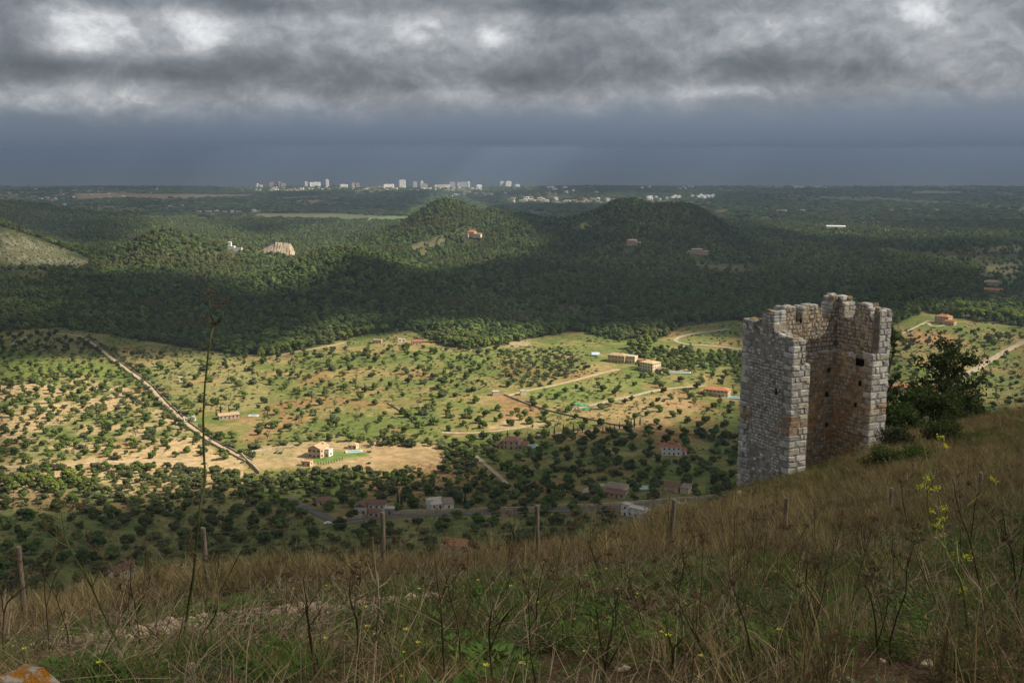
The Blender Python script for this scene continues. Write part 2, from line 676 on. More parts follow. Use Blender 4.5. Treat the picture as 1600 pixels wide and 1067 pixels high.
# ---------------------------------------------------------------- the ground: one polar sheet from the feet of the camera to the coast
az_in = np.linspace(-29, 29, 431)
AZS = np.radians(np.concatenate([np.linspace(-62, -29, 24)[:-1], az_in, np.linspace(29, 62, 24)[1:]]))
RS = np.concatenate([[0.4], np.geomspace(1.0, 100, 130), np.geomspace(100, 430, 36)[1:], np.geomspace(430, 1320, 300)[1:],
                     np.geomspace(1320, 3600, 130)[1:], np.geomspace(3600, 9300, 80)[1:]])
gr, ga = np.meshgrid(RS, AZS, indexing='ij')
GX, GY = gr * np.sin(ga), gr * np.cos(ga)
GZ = ground(GX, GY)
PXv, PYv = project(GX, GY, GZ)
HH = hills(GX, GY)
near_m = sstep(GY, 330, 200)

# colours of soil, grass and litter (what is painted here is only what grows or lies there)
C = lambda *a: np.array(a)
n60, n18, n6 = fbm(GX, GY, 60, 4), fbm(GX + 90, GY, 18, 3), fbm(GX, GY + 70, 6, 2)
grass, straw, soil, tan_ = C(.124, .152, .042), C(.265, .208, .085), C(.29, .155, .078), C(.45, .325, .175)


def lerp(a, b, f):
    return a + (b - a) * f[..., None]


colr = lerp(np.broadcast_to(grass, GX.shape + (3,)), straw, sstep(n60 * .55 + n18 * .45, .43, .70))
colr = lerp(colr, soil, sstep(fbm(GX + 400, GY, 45, 4), .58, .72) * .6)


JX, JY = (n18 - .5) * 26, (fbm(GX + 500, GY, 25, 3) - .5) * 11 * sstep(GY, 4500, 1500) + (n18 - .5) * 1.5


def zone(poly, f=1.0, blur=None):
    m = inpoly(PXv + JX, PYv + JY, poly).astype(float)
    m[1:-1, 1:-1] = .4 * m[1:-1, 1:-1] + .15 * (m[:-2, 1:-1] + m[2:, 1:-1] + m[1:-1, :-2] + m[1:-1, 2:])
    return m * f


leftfield = zone([(-20, 600), (150, 585), (260, 640), (330, 700), (380, 720), (380, 760), (-20, 790)])
colr = lerp(colr, tan_, leftfield * sstep(n60 * .5 + n18 * .5, .34, .56) * .85)
colr = lerp(colr, C(.17, .20, .05), zone([(0, 560), (180, 560), (180, 590), (0, 600)]) * .6)
colr = lerp(colr, C(.30, .25, .11), zone([(200, 550), (360, 550), (420, 600), (420, 640), (300, 640)]) * .45)
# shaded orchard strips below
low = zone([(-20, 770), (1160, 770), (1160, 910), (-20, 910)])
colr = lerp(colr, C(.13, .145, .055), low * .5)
for poly, c_, f in [
    ([(380, 705), (470, 690), (560, 690), (680, 690), (700, 735), (640, 712), (560, 735), (470, 730), (400, 735)], (.42, .30, .17), .75),
    ([(575, 692), (690, 692), (705, 745), (665, 735), (600, 740), (560, 722)], (.38, .25, .135), .7),
    ([(490, 712), (530, 706), (555, 703), (575, 712), (535, 722), (492, 724)], (.075, .17, .032), 1),
    ([(865, 690), (850, 705), (820, 706), (828, 694)], (.06, .16, .03), 1),
    ([(905, 640), (1000, 620), (1060, 612), (1090, 640), (1050, 665), (930, 662)], (.36, .24, .125), .7),
    ([(790, 612), (960, 585), (1010, 588), (1000, 605), (900, 637), (850, 633)], (.14, .19, .05), .75),
    ([(690, 548), (800, 545), (880, 540), (880, 560), (760, 565), (640, 570)], (.15, .20, .05), .7),
    ([(795, 533), (828, 530), (830, 540), (795, 542)], (.42, .32, .20), .8),
    ([(800, 655), (870, 655), (860, 668), (760, 672)], (.46, .33, .19), .8),
    ([(1090, 566), (1140, 562), (1145, 572), (1092, 573)], (.14, .21, .07), .9),
    ([(0, 765), (110, 765), (135, 785), (0, 795)], (.28, .15, .08), .5),
    ([(420, 792), (470, 785), (475, 815), (420, 825)], (.24, .19, .09), .6),
    ([(20, 786), (230, 786), (230, 800), (20, 808)], (.27, .15, .08), .45),
    ([(900, 725), (980, 725), (985, 745), (880, 742)], (.27, .14, .075), .55),
    ([(8, 424), (38, 423), (38, 434), (10, 436)], (.45, .22, .11), .9), ([(48, 428), (70, 427), (72, 438), (48, 438)], (.43, .21, .11), .9),
    ([(1300, 445), (1325, 440), (1335, 458), (1310, 462)], (.46, .23, .12), .85), ([(1338, 450), (1362, 455), (1350, 468), (1335, 463)], (.44, .23, .12), .85),
    ([(1368, 450), (1385, 447), (1385, 460), (1368, 463)], (.42, .22, .12), .85),
    ([(1120, 415), (1190, 418), (1190, 432), (1130, 430)], (.34, .20, .11), .6), ([(1080, 408), (1130, 412), (1120, 420), (1085, 420)], (.14, .19, .06), .8),
    ([(875, 478), (960, 476), (975, 485), (880, 487)], (.36, .20, .11), .8), ([(900, 492), (955, 492), (950, 505), (905, 505)], (.20, .15, .07), .8),
    ([(745, 443), (785, 445), (782, 455), (750, 452)], (.32, .19, .12), .7), ([(480, 390), (610, 372), (560, 384), (500, 400)], (.38, .26, .16), .7),
    ([(1390, 505), (1440, 520), (1500, 530), (1560, 560), (1500, 585), (1400, 560)], (.30, .21, .10), .6),
    ([(1420, 515), (1500, 520), (1520, 540), (1440, 538)], (.38, .20, .10), .5),
    ([(1510, 590), (1600, 555), (1600, 635), (1520, 625)], (.17, .19, .07), .6),
    ([(40, 520), (150, 520), (190, 548), (100, 555), (0, 548)], (.20, .17, .08), .7),
]:
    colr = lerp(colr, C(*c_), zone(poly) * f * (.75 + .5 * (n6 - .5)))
# woods: dark litter under the pines on the hills and beyond the fields
EDGE = np.array([(-300, 520), (0, 517), (100, 512), (200, 528), (320, 548), (420, 556), (480, 546), (560, 524), (640, 516), (690, 540), (740, 546), (790, 536), (900, 516),
                 (960, 532), (1030, 530), (1060, 512), (1150, 500), (1390, 512), (1440, 486), (1500, 500), (1600, 510), (1900, 510)], float)
edge_y = np.interp(PXv, EDGE[:, 0], EDGE[:, 1])
CLEAR = [  # openings in the woods: stay free of trees
    [(5, 422), (72, 422), (74, 440), (5, 440)], [(1298, 440), (1388, 446), (1386, 468), (1300, 464)], [(1080, 406), (1190, 414), (1192, 432), (1082, 424)],
    [(865, 476), (975, 474), (980, 488), (870, 490)], [(890, 490), (958, 490), (950, 507), (900, 507)], [(742, 440), (790, 443), (785, 456), (745, 455)],
    [(400, 386), (458, 374), (462, 396), (405, 398)], [(640, 385), (700, 362), (712, 372), (660, 405)], [(900, 348), (932, 344), (926, 356), (898, 358)],
    [(730, 356), (752, 356), (752, 372), (730, 372)], [(978, 374), (1000, 374), (1000, 384), (978, 384)], [(1076, 386), (1104, 386), (1104, 398), (1076, 398)],
    [(1420, 395), (1600, 380), (1600, 440), (1540, 460), (1530, 425)], [(1140, 325), (1600, 335), (1600, 350), (1300, 352)],
    [(395, 333), (560, 334), (640, 338), (640, 345), (480, 344), (395, 340)], [(20, 300), (380, 300), (340, 312), (10, 316)], [(1040, 505), (1150, 500), (1150, 530), (1050, 525)],
    [(1475, 490), (1520, 488), (1520, 508), (1455, 512)],
]
wood = (PYv < edge_y) & (GY > 900)
woodc = lerp(np.broadcast_to(C(.045, .055, .024), GX.shape + (3,)), C(.085, .085, .036), sstep(n60, .45, .7))
# far plain: patchwork of woods, dry plots and ploughed red soil
pw = fbm(GX * .7, GY * .28, 210, 3)
pw2 = fbm(GX * .5 + 3000, GY * .16, 160, 2)
farc = lerp(np.broadcast_to(C(.040, .058, .026), GX.shape + (3,)), C(.115, .120, .050), sstep(pw, .50, .60))
farc = lerp(farc, C(.27, .20, .115), sstep(pw2, .66, .72) * .8)
woodc = lerp(woodc, farc, sstep(GY, 2900, 3600) * sstep(HH, 14, 6))
colr = np.where(wood[..., None], woodc, colr)
for poly, c_, f in [
    ([(395, 333), (520, 333), (560, 336), (480, 341), (400, 339)], (.24, .22, .13), .8), ([(520, 336), (640, 338), (640, 344), (500, 343)], (.17, .22, .10), .9),
    ([(1145, 347), (1300, 350), (1480, 360), (1600, 360), (1600, 372), (1400, 374), (1230, 368)], (.10, .135, .040), .7),
    ([(1330, 347), (1390, 347), (1395, 362), (1350, 360)], (.33, .19, .11), .8), ([(1390, 351), (1600, 352), (1600, 360), (1400, 361)], (.30, .18, .105), .8),
    ([(1420, 385), (1600, 380), (1600, 395), (1440, 397)], (.20, .16, .09), .5), ([(1535, 415), (1600, 405), (1600, 440), (1545, 425)], (.22, .20, .11), .5),
    ([(1560, 440), (1600, 438), (1600, 452), (1565, 450)], (.09, .20, .05), .9),
    ([(110, 302), (400, 304), (390, 308), (120, 310)], (.28, .19, .13), .6), ([(1430, 299), (1510, 299), (1500, 303), (1420, 304)], (.18, .21, .10), .8),
    ([(0, 370), (60, 380), (150, 412), (120, 424), (0, 416)], (.145, .135, .075), .6),
    ([(640, 385), (700, 362), (712, 372), (660, 405)], (.22, .19, .10), .7), ([(900, 348), (932, 344), (926, 356), (898, 358)], (.22, .22, .08), .8),
]:
    colr = lerp(colr, C(*c_), zone(poly) * f)
colr = lerp(colr, C(.36, .345, .30), zone([(0, 362), (60, 374), (150, 410), (125, 424), (0, 420)]) * sstep(n6, .56, .70) * .3)
# near hillside: dry litter, earth and a stony trodden line
nh = lerp(np.broadcast_to(C(.105, .070, .038), GX.shape + (3,)), C(.075, .085, .030), sstep(fbm(GX, GY, 5, 4), .45, .62))
nh = lerp(nh, C(.20, .145, .085), sstep(fbm(GX + 30, GY, 2.2, 3), .58, .72) * .6)
colr = lerp(colr, nh, near_m)

m_ground, q, out = mat('soil_and_grass')
at_n = q.add('ShaderNodeAttribute')
at_n.attribute_name = 'Col'
tcn = q.add('ShaderNodeTexCoord')
n1 = q.noise(tcn.outputs['Object'], 0.16, 6.0, 0.65)
n2 = q.noise(tcn.outputs['Object'], 1.1, 5.0, 0.7)
k = q.math('MULTIPLY', q.smooth(n1, .28, .72, .72, 1.30), q.smooth(n2, .25, .75, .72, 1.28))
gcol = q.mix(1.0, at_n.outputs[0], k, 'MULTIPLY')
bsdf(q, out, gcol, 1.0, 0.05, n2, 0.35, 0.6)

m_near, q, out = mat('hillside_earth')
at_n = q.add('ShaderNodeAttribute')
at_n.attribute_name = 'Col'
tcn = q.add('ShaderNodeTexCoord')
n1 = q.noise(tcn.outputs['Object'], 2.2, 8.0, 0.7)
n2 = q.noise(tcn.outputs['Object'], 22.0, 6.0, 0.7)
k = q.math('MULTIPLY', q.smooth(n1, .28, .72, .6, 1.35), q.smooth(n2, .25, .75, .6, 1.4))
gcol = q.mix(1.0, at_n.outputs[0], k, 'MULTIPLY')
gcol = q.mix(q.smooth(n2, .66, .74, 0, .6), gcol, (.33, .27, .19, 1))
bsdf(q, out, gcol, 1.0, 0.05, n2, 0.05, 0.8)

nr, na = GX.shape
idx = np.arange(nr * na).reshape(nr, na)
quads = np.stack([idx[:-1, :-1], idx[:-1, 1:], idx[1:, 1:], idx[1:, :-1]], -1).reshape(-1, 4)[:, ::-1]
fc = lambda A: .25 * (A[:-1, :-1] + A[1:, :-1] + A[:-1, 1:] + A[1:, 1:]).ravel()
fY, fX, fH, fPX = fc(GY), fc(GX), fc(HH), fc(PXv)
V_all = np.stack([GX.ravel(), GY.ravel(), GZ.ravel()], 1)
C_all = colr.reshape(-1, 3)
part = np.full(len(quads), 1)                       # 1 valley floor
part[fY > 1350] = 2                                 # coastal plain
part[(fH > 9) & (fY > 1380) & (fPX > 395)] = 3      # long wooded hill
part[(fH > 9) & (fY > 1380) & (fPX > 395) & (fY < 1760) & (fPX < 780)] = 4
part[(fH > 9) & (fY > 1380) & (fPX <= 395) & (fY < 2400)] = 5
part[(fH > 9) & (fX < -690) & (fY > 1500) & (fY < 2300)] = 6
part[(fH > 9) & (fY > 3000) & (fPX < 395)] = 7
part[(fH > 6) & (fY > 6000)] = 8
part[fY < 330] = 0
for pid, nm, lab, cat in [
    (0, 'hillside', 'near hillside of dry grass and earth falling away below the camera', 'hillside'),
    (1, 'valley_floor', 'valley floor of sunlit orchard fields with tan and green ground', 'field'),
    (2, 'coastal_plain', 'flat dark wooded plain stretching from the hills to the sea', 'plain'),
    (3, 'hill', 'long wooded double summit hill in the middle distance', 'hill'),
    (4, 'hill', 'low dark wooded knoll in front of the long double hill', 'hill'),
    (5, 'hill', 'small round wooded hill left of the quarry, half sunlit', 'hill'),
    (6, 'hill', 'bare rocky slope running down from the left edge', 'hill'),
    (7, 'hill', 'far dark wooded ridge at the left edge behind the rocky slope', 'hill'),
    (8, 'hill', 'low hazy coastal rise with white houses by the sea', 'hill')]:
    fsel = quads[part == pid]
    if not len(fsel):
        continue
    u_, inv = np.unique(fsel, return_inverse=True)
    me = mesh_np(nm, V_all[u_], inv.reshape(-1, 4).astype(np.int32), cols=C_all[u_], mats=[m_near if pid == 0 else m_ground], smooth=True)
    tag(link(nm, me), lab, cat, kind='structure')

# ---------------------------------------------------------------- sea
m_sea, q, out = mat('sea_water')
tcn = q.add('ShaderNodeTexCoord')
n1 = q.noise(q.vmul(tcn.outputs['Object'], (.004, .012, 1)), 1.0, 6.0, .6)
bsdf(q, out, (.016, .034, .055, 1), .35, .4, n1, 2.0, .25)
b = MB()
b.addv([(-60000, 7600, 0), (60000, 7600, 0), (60000, 90000, 0), (-60000, 90000, 0)], [(0, 1, 2, 3)])
tag(b.build('sea', m_sea), 'grey blue sea fading into rain haze beyond the coast', 'sea', kind='structure')

# ---------------------------------------------------------------- cloud deck overhead, with the gaps that let the sun through
LIT = [  # outlines of the sunlit ground in the photograph, share of sun that comes through
    ([(0, 566), (120, 556), (230, 562), (330, 552), (420, 556), (520, 538), (640, 520), (700, 505), (800, 510), (860, 530), (980, 515), (1150, 528), (1155, 650), (1040, 668),
      (930, 668), (830, 678), (750, 690), (715, 715), (705, 742), (600, 756), (480, 758), (330, 772), (150, 780), (0, 798)], 1.0),
    ([(430, 530), (560, 495), (560, 545), (430, 565)], .8), ([(1385, 505), (1450, 478), (1600, 470), (1600, 640), (1385, 640)], .8),
    ([(0, 350), (80, 372), (150, 408), (130, 420), (0, 410)], .9), ([(145, 428), (185, 375), (255, 335), (340, 352), (430, 378), (500, 408), (515, 440), (420, 458), (290, 432)], 1.0),
    ([(355, 385), (450, 358), (620, 338), (690, 296), (750, 316), (805, 345), (860, 388), (760, 414), (650, 428), (570, 400), (480, 412)], .85),
    ([(1150, 345), (1300, 350), (1470, 360), (1600, 360), (1600, 378), (1420, 376), (1250, 370)], .75), ([(1330, 392), (1450, 397), (1600, 402), (1600, 440), (1480, 425)], .5),
    ([(100, 338), (420, 334), (640, 337), (640, 346), (430, 352), (200, 350)], .45), ([(360, 278), (840, 278), (840, 299), (360, 301)], .85), ([(780, 306), (1110, 300), (1110, 317), (780, 321)], .62),
    ([(900, 345), (935, 340), (925, 360), (895, 360)], .5), ([(1100, 405), (1190, 412), (1190, 430), (1100, 425)], .35), ([(120, 296), (400, 298), (400, 312), (120, 312)], .4),
    ([(1290, 352), (1320, 352), (1320, 362), (1290, 362)], .9),
]
DZ = CAMZ + 1500.0
bx = np.concatenate([np.arange(-3200, 1250, 62.0), np.arange(1250, 2900, 22.0), np.arange(2900, 6800, 62.0)])      # finer over the valley
by = np.concatenate([np.arange(-1600, 120, 62.0), np.arange(120, 1350, 22.0), np.arange(1350, 2600, 45.0), np.arange(2600, 9400, 62.0)])
dx_, dy_ = np.meshgrid(bx, by, indexing='ij')
gz0 = np.full(dx_.shape, 120.0)
for _ in range(4):
    kk = (DZ - gz0) / SUN.z
    sx_, sy_ = dx_ - SUN.x * kk, dy_ - SUN.y * kk
    gz0 = np.where(sy_ > 60, ground(sx_, np.maximum(sy_, 60.0)), 300)
gpx, gpy = project(sx_, np.maximum(sy_, 5.0), gz0)
jit = (fbm(sx_, sy_, 120, 3) - .5)
T = .045 + .20 * sstep(fbm(sx_, sy_ * .5, 330, 3), .54, .70) + .22 * sstep(sy_, 2750, 3600) * sstep(sy_, 8500, 8200) * sstep(fbm(sx_ * .6, sy_ * .35, 420, 3), .30, .62)
frame_in = (gpx > -40) & (gpx < 1640) & (sy_ > 330)
off = sstep(fbm(sx_ + 999, sy_, 900, 3), .52, .62) * .9
T = np.where(frame_in, T, np.maximum(T * .8, np.where(sy_ > 900, off, 0)))
for poly, tv in LIT:
    T = np.where(frame_in & (sy_ < 8420) & inpoly(gpx + jit * 18, gpy + jit * 8, poly), np.maximum(T, tv), T)
T = np.where((sy_ <= 330) & (sy_ > -200) & (np.abs(sx_) < 500), .31, T)
for _ in range(1):      # soften the cloud edges
    P = np.pad(T, 1, mode='edge')
    T = .4 * T + .1 * (P[:-2, 1:-1] + P[2:, 1:-1] + P[1:-1, :-2] + P[1:-1, 2:]) + .05 * (P[:-2, :-2] + P[2:, 2:] + P[:-2, 2:] + P[2:, :-2])
T = np.clip(T, 0.0, 1.0)
thick = (1 - T)
lump = fbm(dx_, dy_, 380, 4)
zb = DZ - 60 * thick * lump
zt = DZ + 40 + 260 * thick * (.3 + lump)
na_, nb_ = dx_.shape
idb = np.arange(na_ * nb_).reshape(na_, nb_)
qb = np.stack([idb[:-1, :-1], idb[1:, :-1], idb[1:, 1:], idb[:-1, 1:]], -1).reshape(-1, 4)
n0 = na_ * nb_
rim = np.concatenate([idb[:, 0], idb[-1, 1:], idb[-2::-1, -1], idb[0, -2:0:-1]])
rimq = np.stack([rim, np.roll(rim, -1), np.roll(rim, -1) + n0, rim + n0], 1)
# cloud sides lean along the sunlight, so each gap is a clean shaft
lean = lambda zz: np.stack([(dx_ + SUN.x / SUN.z * (zz - DZ)).ravel(), (dy_ + SUN.y / SUN.z * (zz - DZ)).ravel(), zz.ravel()], 1)
Vd = np.concatenate([lean(zb), lean(zt)])
cd = np.repeat(np.sqrt(np.concatenate([T.ravel(), T.ravel()]))[:, None], 3, 1)
m_cloud, q, out = mat('cloud')
at_n = q.add('ShaderNodeAttribute')
at_n.attribute_name = 'Col'
tl = q.add('ShaderNodeBsdfTranslucent')
tl.inputs[0].default_value = (*CLOUD_TINT, 1)
df = q.add('ShaderNodeBsdfDiffuse')
df.inputs[0].default_value = (*CLOUD_TINT, 1)
tp = q.add('ShaderNodeBsdfTransparent')
m1 = q.add('ShaderNodeMixShader')
m1.inputs[0].default_value = .35
q.l.new(tl.outputs[0], m1.inputs[1])
q.l.new(df.outputs[0], m1.inputs[2])
m2 = q.add('ShaderNodeMixShader')
q.l.new(at_n.outputs['Fac'], m2.inputs[0])
q.l.new(m1.outputs[0], m2.inputs[1])
q.l.new(tp.outputs[0], m2.inputs[2])
q.l.new(m2.outputs[0], out.inputs[0])
# higher cloud sheet out of view, added to darken the haze over the sea
hx_, hy_ = np.meshgrid(np.arange(-30000, 44001, 2000.0), np.arange(8000, 42001, 2000.0), indexing='ij')
hl = fbm(hx_, hy_, 6000, 3)
m1_, m2_ = hx_.shape
idh = np.arange(m1_ * m2_).reshape(m1_, m2_)
qh = np.stack([idh[:-1, :-1], idh[1:, :-1], idh[1:, 1:], idh[:-1, 1:]], -1).reshape(-1, 4)
nh_ = m1_ * m2_
rimh = np.concatenate([idh[:, 0], idh[-1, 1:], idh[-2::-1, -1], idh[0, -2:0:-1]])
rq = np.stack([rimh, np.roll(rimh, -1), np.roll(rimh, -1) + nh_, rimh + nh_], 1)
Vh = np.concatenate([np.stack([hx_.ravel(), hy_.ravel(), (6200 - 150 * hl).ravel()], 1), np.stack([hx_.ravel(), hy_.ravel(), (6700 + 900 * hl).ravel()], 1)])
off_ = len(Vd)
Vd = np.concatenate([Vd, Vh])
cd = np.concatenate([cd, np.full((len(Vh), 3), .44)])
me = mesh_np('clouds', Vd, np.concatenate([qb[:, ::-1], qb + n0, rimq, qh[:, ::-1] + off_, qh + nh_ + off_, rq + off_]), cols=cd, mats=[m_cloud], smooth=True)
tag(link('clouds', me), 'broken grey cloud deck overhead letting sun through gaps, plus added high sheet shading the sea', 'clouds', kind='structure')

# ---------------------------------------------------------------- haze: one closed box of even air
m_haze, q, out = mat('haze')
pv = q.add('ShaderNodeVolumePrincipled')
pv.inputs['Color'].default_value = (*HAZE_COLOR, 1)
pv.inputs['Density'].default_value = HAZE_DENSITY
pv.inputs['Anisotropy'].default_value = 0.45
q.l.new(pv.outputs[0], out.inputs['Volume'])
b = MB()
zlo, zhi = -12.0, CAMZ + 9.0
b.box((0, 44000, (zlo + zhi) / 2), (130000, 96000, zhi - zlo))
tag(b.build('haze', m_haze), 'thin blue rain haze that lies over the plain and the sea', 'haze', kind='stuff')
# ---------------------------------------------------------------- ruined tower, open towards the hill
TL, TV, TT, TU = 4.36, 7.47, 1.33, 0.93          # length of side walls, width, wall thickness below and above the ledge
LEDGE = 6.3
TP = at(1230, 60.0)
TP.z = CAMZ - 18.5
tower = tag(empty('ruined_tower', TP, rad(27.4)), 'roofless ruined stone tower with broken battlements, its back open towards the slope', 'tower')


def rough_mat(name, use_obj):
    m, q, out = mat(name)
    if use_obj:
        oi = q.add('ShaderNodeObjectInfo')
        base = oi.outputs['Color']
    else:
        an = q.add('ShaderNodeAttribute')
        an.attribute_name = 'Col'
        base = an.outputs[0]
    geo = q.add('ShaderNodeNewGeometry')
    n1 = q.noise(geo.outputs['Position'], 3.2, 8.0, .68)
    n2 = q.noise(geo.outputs['Position'], 17.0, 6.0, .7)
    k = q.math('MULTIPLY', q.smooth(n1, .3, .7, .68, 1.28), q.smooth(n2, .28, .72, .72, 1.25))
    c = q.mix(1.0, base, k, 'MULTIPLY')
    n3 = q.noise(geo.outputs['Position'], 1.3, 6.0, .7)
    c = q.mix(q.smooth(n3, .57, .72, 0, .42), c, (.085, .080, .074, 1))       # grey lichen and soot
    c = q.mix(q.smooth(n2, .64, .72, 0, .5), c, (.60, .58, .53, 1))           # pale lichen specks
    h = q.math('ADD', q.math('MULTIPLY', n1, .5), n2)
    bsdf(q, out, c, .95, .12, h, .05, .9)
    return m


m_stone = rough_mat('limestone_block', True)
m_rubble = rough_mat('limestone_rubble', False)

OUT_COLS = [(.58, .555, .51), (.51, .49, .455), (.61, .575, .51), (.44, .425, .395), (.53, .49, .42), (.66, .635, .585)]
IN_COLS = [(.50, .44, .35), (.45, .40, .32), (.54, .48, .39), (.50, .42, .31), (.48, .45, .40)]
ORANGE = [(.48, .30, .17), (.46, .34, .22), (.43, .29, .18)]

STONES = []      # (position, half-open size (v, s, z), tilt, colour, importance)


def stone(p, s, tilt, c, imp):
    STONES.append((p, s, tilt, c, imp))


def tcol(inner, v, s, z):
    r = R.random()
    n = float(fbm(np.array([v * 2.0 + 50]), np.array([z * 1.1 + s * 2]), 1.6, 3)[0])
    if inner:
        if z < 3.6 and n > .50:
            return R.choice(ORANGE) if r < .7 else R.choice(IN_COLS)
        if n > .60 and z < 8:
            return R.choice(ORANGE[1:])
        return R.choice(IN_COLS)
    if 2.0 < z < 3.4 and n > .57:
        return R.choice(ORANGE) if r < .35 else (.55, .47, .36)
    return R.choice(OUT_COLS)


CORE = MB()


def core_face(o, ud, length, z0, top, nrm, inner, holes=(), step=.45):
    """mortar face from z0 up to top(u); holes are real recesses (u0, u1, z0, z1)"""
    us = sorted(set(np.round(np.concatenate([np.linspace(0, length, max(2, int(length / step) + 1)), [h for H_ in holes for h in H_[:2]], [x_ for x_ in getattr(top, 'xs', []) if 0 < x_ < length]]), 3)))
    zmax = max(top(u) for u in us)
    zs = sorted(set(np.round(np.concatenate([np.linspace(z0, zmax, max(2, int((zmax - z0) / step) + 1)), [h for H_ in holes for h in H_[2:]]]), 3)))
    o, ud, nrm = Vector(o), Vector(ud), Vector(nrm)

    def P(u, z, dep=0.0):
        return o + ud * u + Vector((0, 0, min(z, top(u)))) - nrm * dep

    flip = ud.cross(Vector((0, 0, 1))).dot(nrm) < 0
    for i in range(len(us) - 1):
        for j in range(len(zs) - 1):
            uc, zc = (us[i] + us[i + 1]) / 2, (zs[j] + zs[j + 1]) / 2
            if zs[j] >= min(top(us[i]), top(us[i + 1])) + .02 and zs[j] >= max(top(us[i]), top(us[i + 1])) - .02:
                continue
            p = o + ud * uc
            n = float(fbm(np.array([uc * 3 + p.x * 5]), np.array([zc * 2.2 + p.y * 3]), 1.7, 3)[0])
            if inner:
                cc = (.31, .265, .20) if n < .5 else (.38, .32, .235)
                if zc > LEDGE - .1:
                    cc = (.24, .20, .15)  # darker mortar above the ledge: joint shadow painted into the colour
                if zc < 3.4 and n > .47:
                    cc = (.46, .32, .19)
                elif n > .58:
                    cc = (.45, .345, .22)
            else:
                cc = (.28, .26, .225) if n < .52 else (.36, .325, .27)
            kf = R.uniform(.88, 1.1)
            CORE.col = tuple(k * kf for k in cc)
            if any(h[0] - .01 < uc < h[1] + .01 and h[2] - .01 < zc < h[3] + .01 for h in holes):
                q0 = [P(us[i], zs[j]), P(us[i + 1], zs[j]), P(us[i + 1], zs[j + 1]), P(us[i], zs[j + 1])]
                q1 = [P(us[i], zs[j], .6), P(us[i + 1], zs[j], .6), P(us[i + 1], zs[j + 1], .6), P(us[i], zs[j + 1], .6)]
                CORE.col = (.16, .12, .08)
                fs = [(4, 5, 6, 7), (0, 1, 5, 4), (1, 2, 6, 5), (2, 3, 7, 6), (3, 0, 4, 7)]
                CORE.addv(q0 + q1, fs)
            else:
                q0 = [P(us[i], zs[j]), P(us[i + 1], zs[j]), P(us[i + 1], zs[j + 1]), P(us[i], zs[j + 1])]
                CORE.addv(q0 if not flip else q0[::-1], [(0, 1, 2, 3)])


def cap(o, ud, length, wd, depth, top, inner=False):
    """top of a wall strip following its broken profile"""
    o, ud, wd = Vector(o), Vector(ud), Vector(wd)
    n = max(2, int(length / .3))
    for i in range(n):
        a, b_ = length * i / n, length * (i + 1) / n
        kf = R.uniform(.8, 1.1)
        CORE.col = tuple(k * kf for k in (.33, .29, .225))
        CORE.addv([o + ud * a + Vector((0, 0, top(a))), o + ud * b_ + Vector((0, 0, top(b_))), o + ud * b_ + wd * depth + Vector((0, 0, top(b_))), o + ud * a + wd * depth + Vector((0, 0, top(a)))],
                  [(0, 1, 2, 3)])


def courses(o, ud, length, z0, top, nrm, inner, hmin, hmax, lmin, lmax, proud, skip, holes=(), imp=0.0, u0=0.0, depth=.34, bare=None):
    o, ud, nrm = Vector(o), Vector(ud), Vector(nrm)
    z = z0
    while True:
        h = R.uniform(hmin, hmax)
        u = u0 + R.uniform(-.1, 0.02)
        placed = False
        while u < u0 + length - .04:
            l = R.uniform(lmin, lmax) * (.8 if R.random() < .25 else 1)
            l = min(l, u0 + length - u + .03)
            if u + l > u0 + length - .10:
                l = u0 + length - u
            hh = h * R.uniform(.78, 1.02)
            uc, zc = u + l / 2, z + h / 2 + R.uniform(-.02, .02)
            if zc + hh * .4 < min(top(max(uc - l / 2 + .06, 0)), top(uc), top(uc + l / 2 - .06)) + .05:
                placed = True
                bad = any(h_[0] - .12 < uc + l / 2 and uc - l / 2 < h_[1] + .12 and h_[2] - .12 < zc + hh / 2 and zc - hh / 2 < h_[3] + .12 and
                          not (uc + l / 2 < h_[0] + .03 or uc - l / 2 > h_[1] - .03 or zc + hh / 2 < h_[2] + .03 or zc - hh / 2 > h_[3] - .03) for h_ in holes)
                sk = skip
                if bare is not None and bare(uc, zc):
                    sk = .78
                if not bad and R.random() > sk:
                    pr = proud * R.uniform(.3, 1.5)
                    p = o + ud * uc + nrm * (pr - depth / 2) + Vector((0, 0, zc))
                    lw, hw = max(.09, l - R.uniform(.02, .05)), max(.08, hh - R.uniform(.015, .04))
                    sz = (abs(ud.x) * lw + abs(nrm.x) * depth, abs(ud.y) * lw + abs(nrm.y) * depth, hw)
                    stone(p, sz, R.gauss(0, .06), tcol(inner, p.x, p.y, p.z), imp + lw * hw)
            u += l
        z += h
        if not placed and z > 10.5:
            break
        if z > 11:
            break


def const(k):
    return lambda u: k


def prof(pts, sh=0.0):
    xs, ys = zip(*pts)
    f_ = lambda u: float(np.interp(u + sh, xs, ys))
    f_.xs = [x_ - sh for x_ in xs]
    f_.pts = pts
    return f_


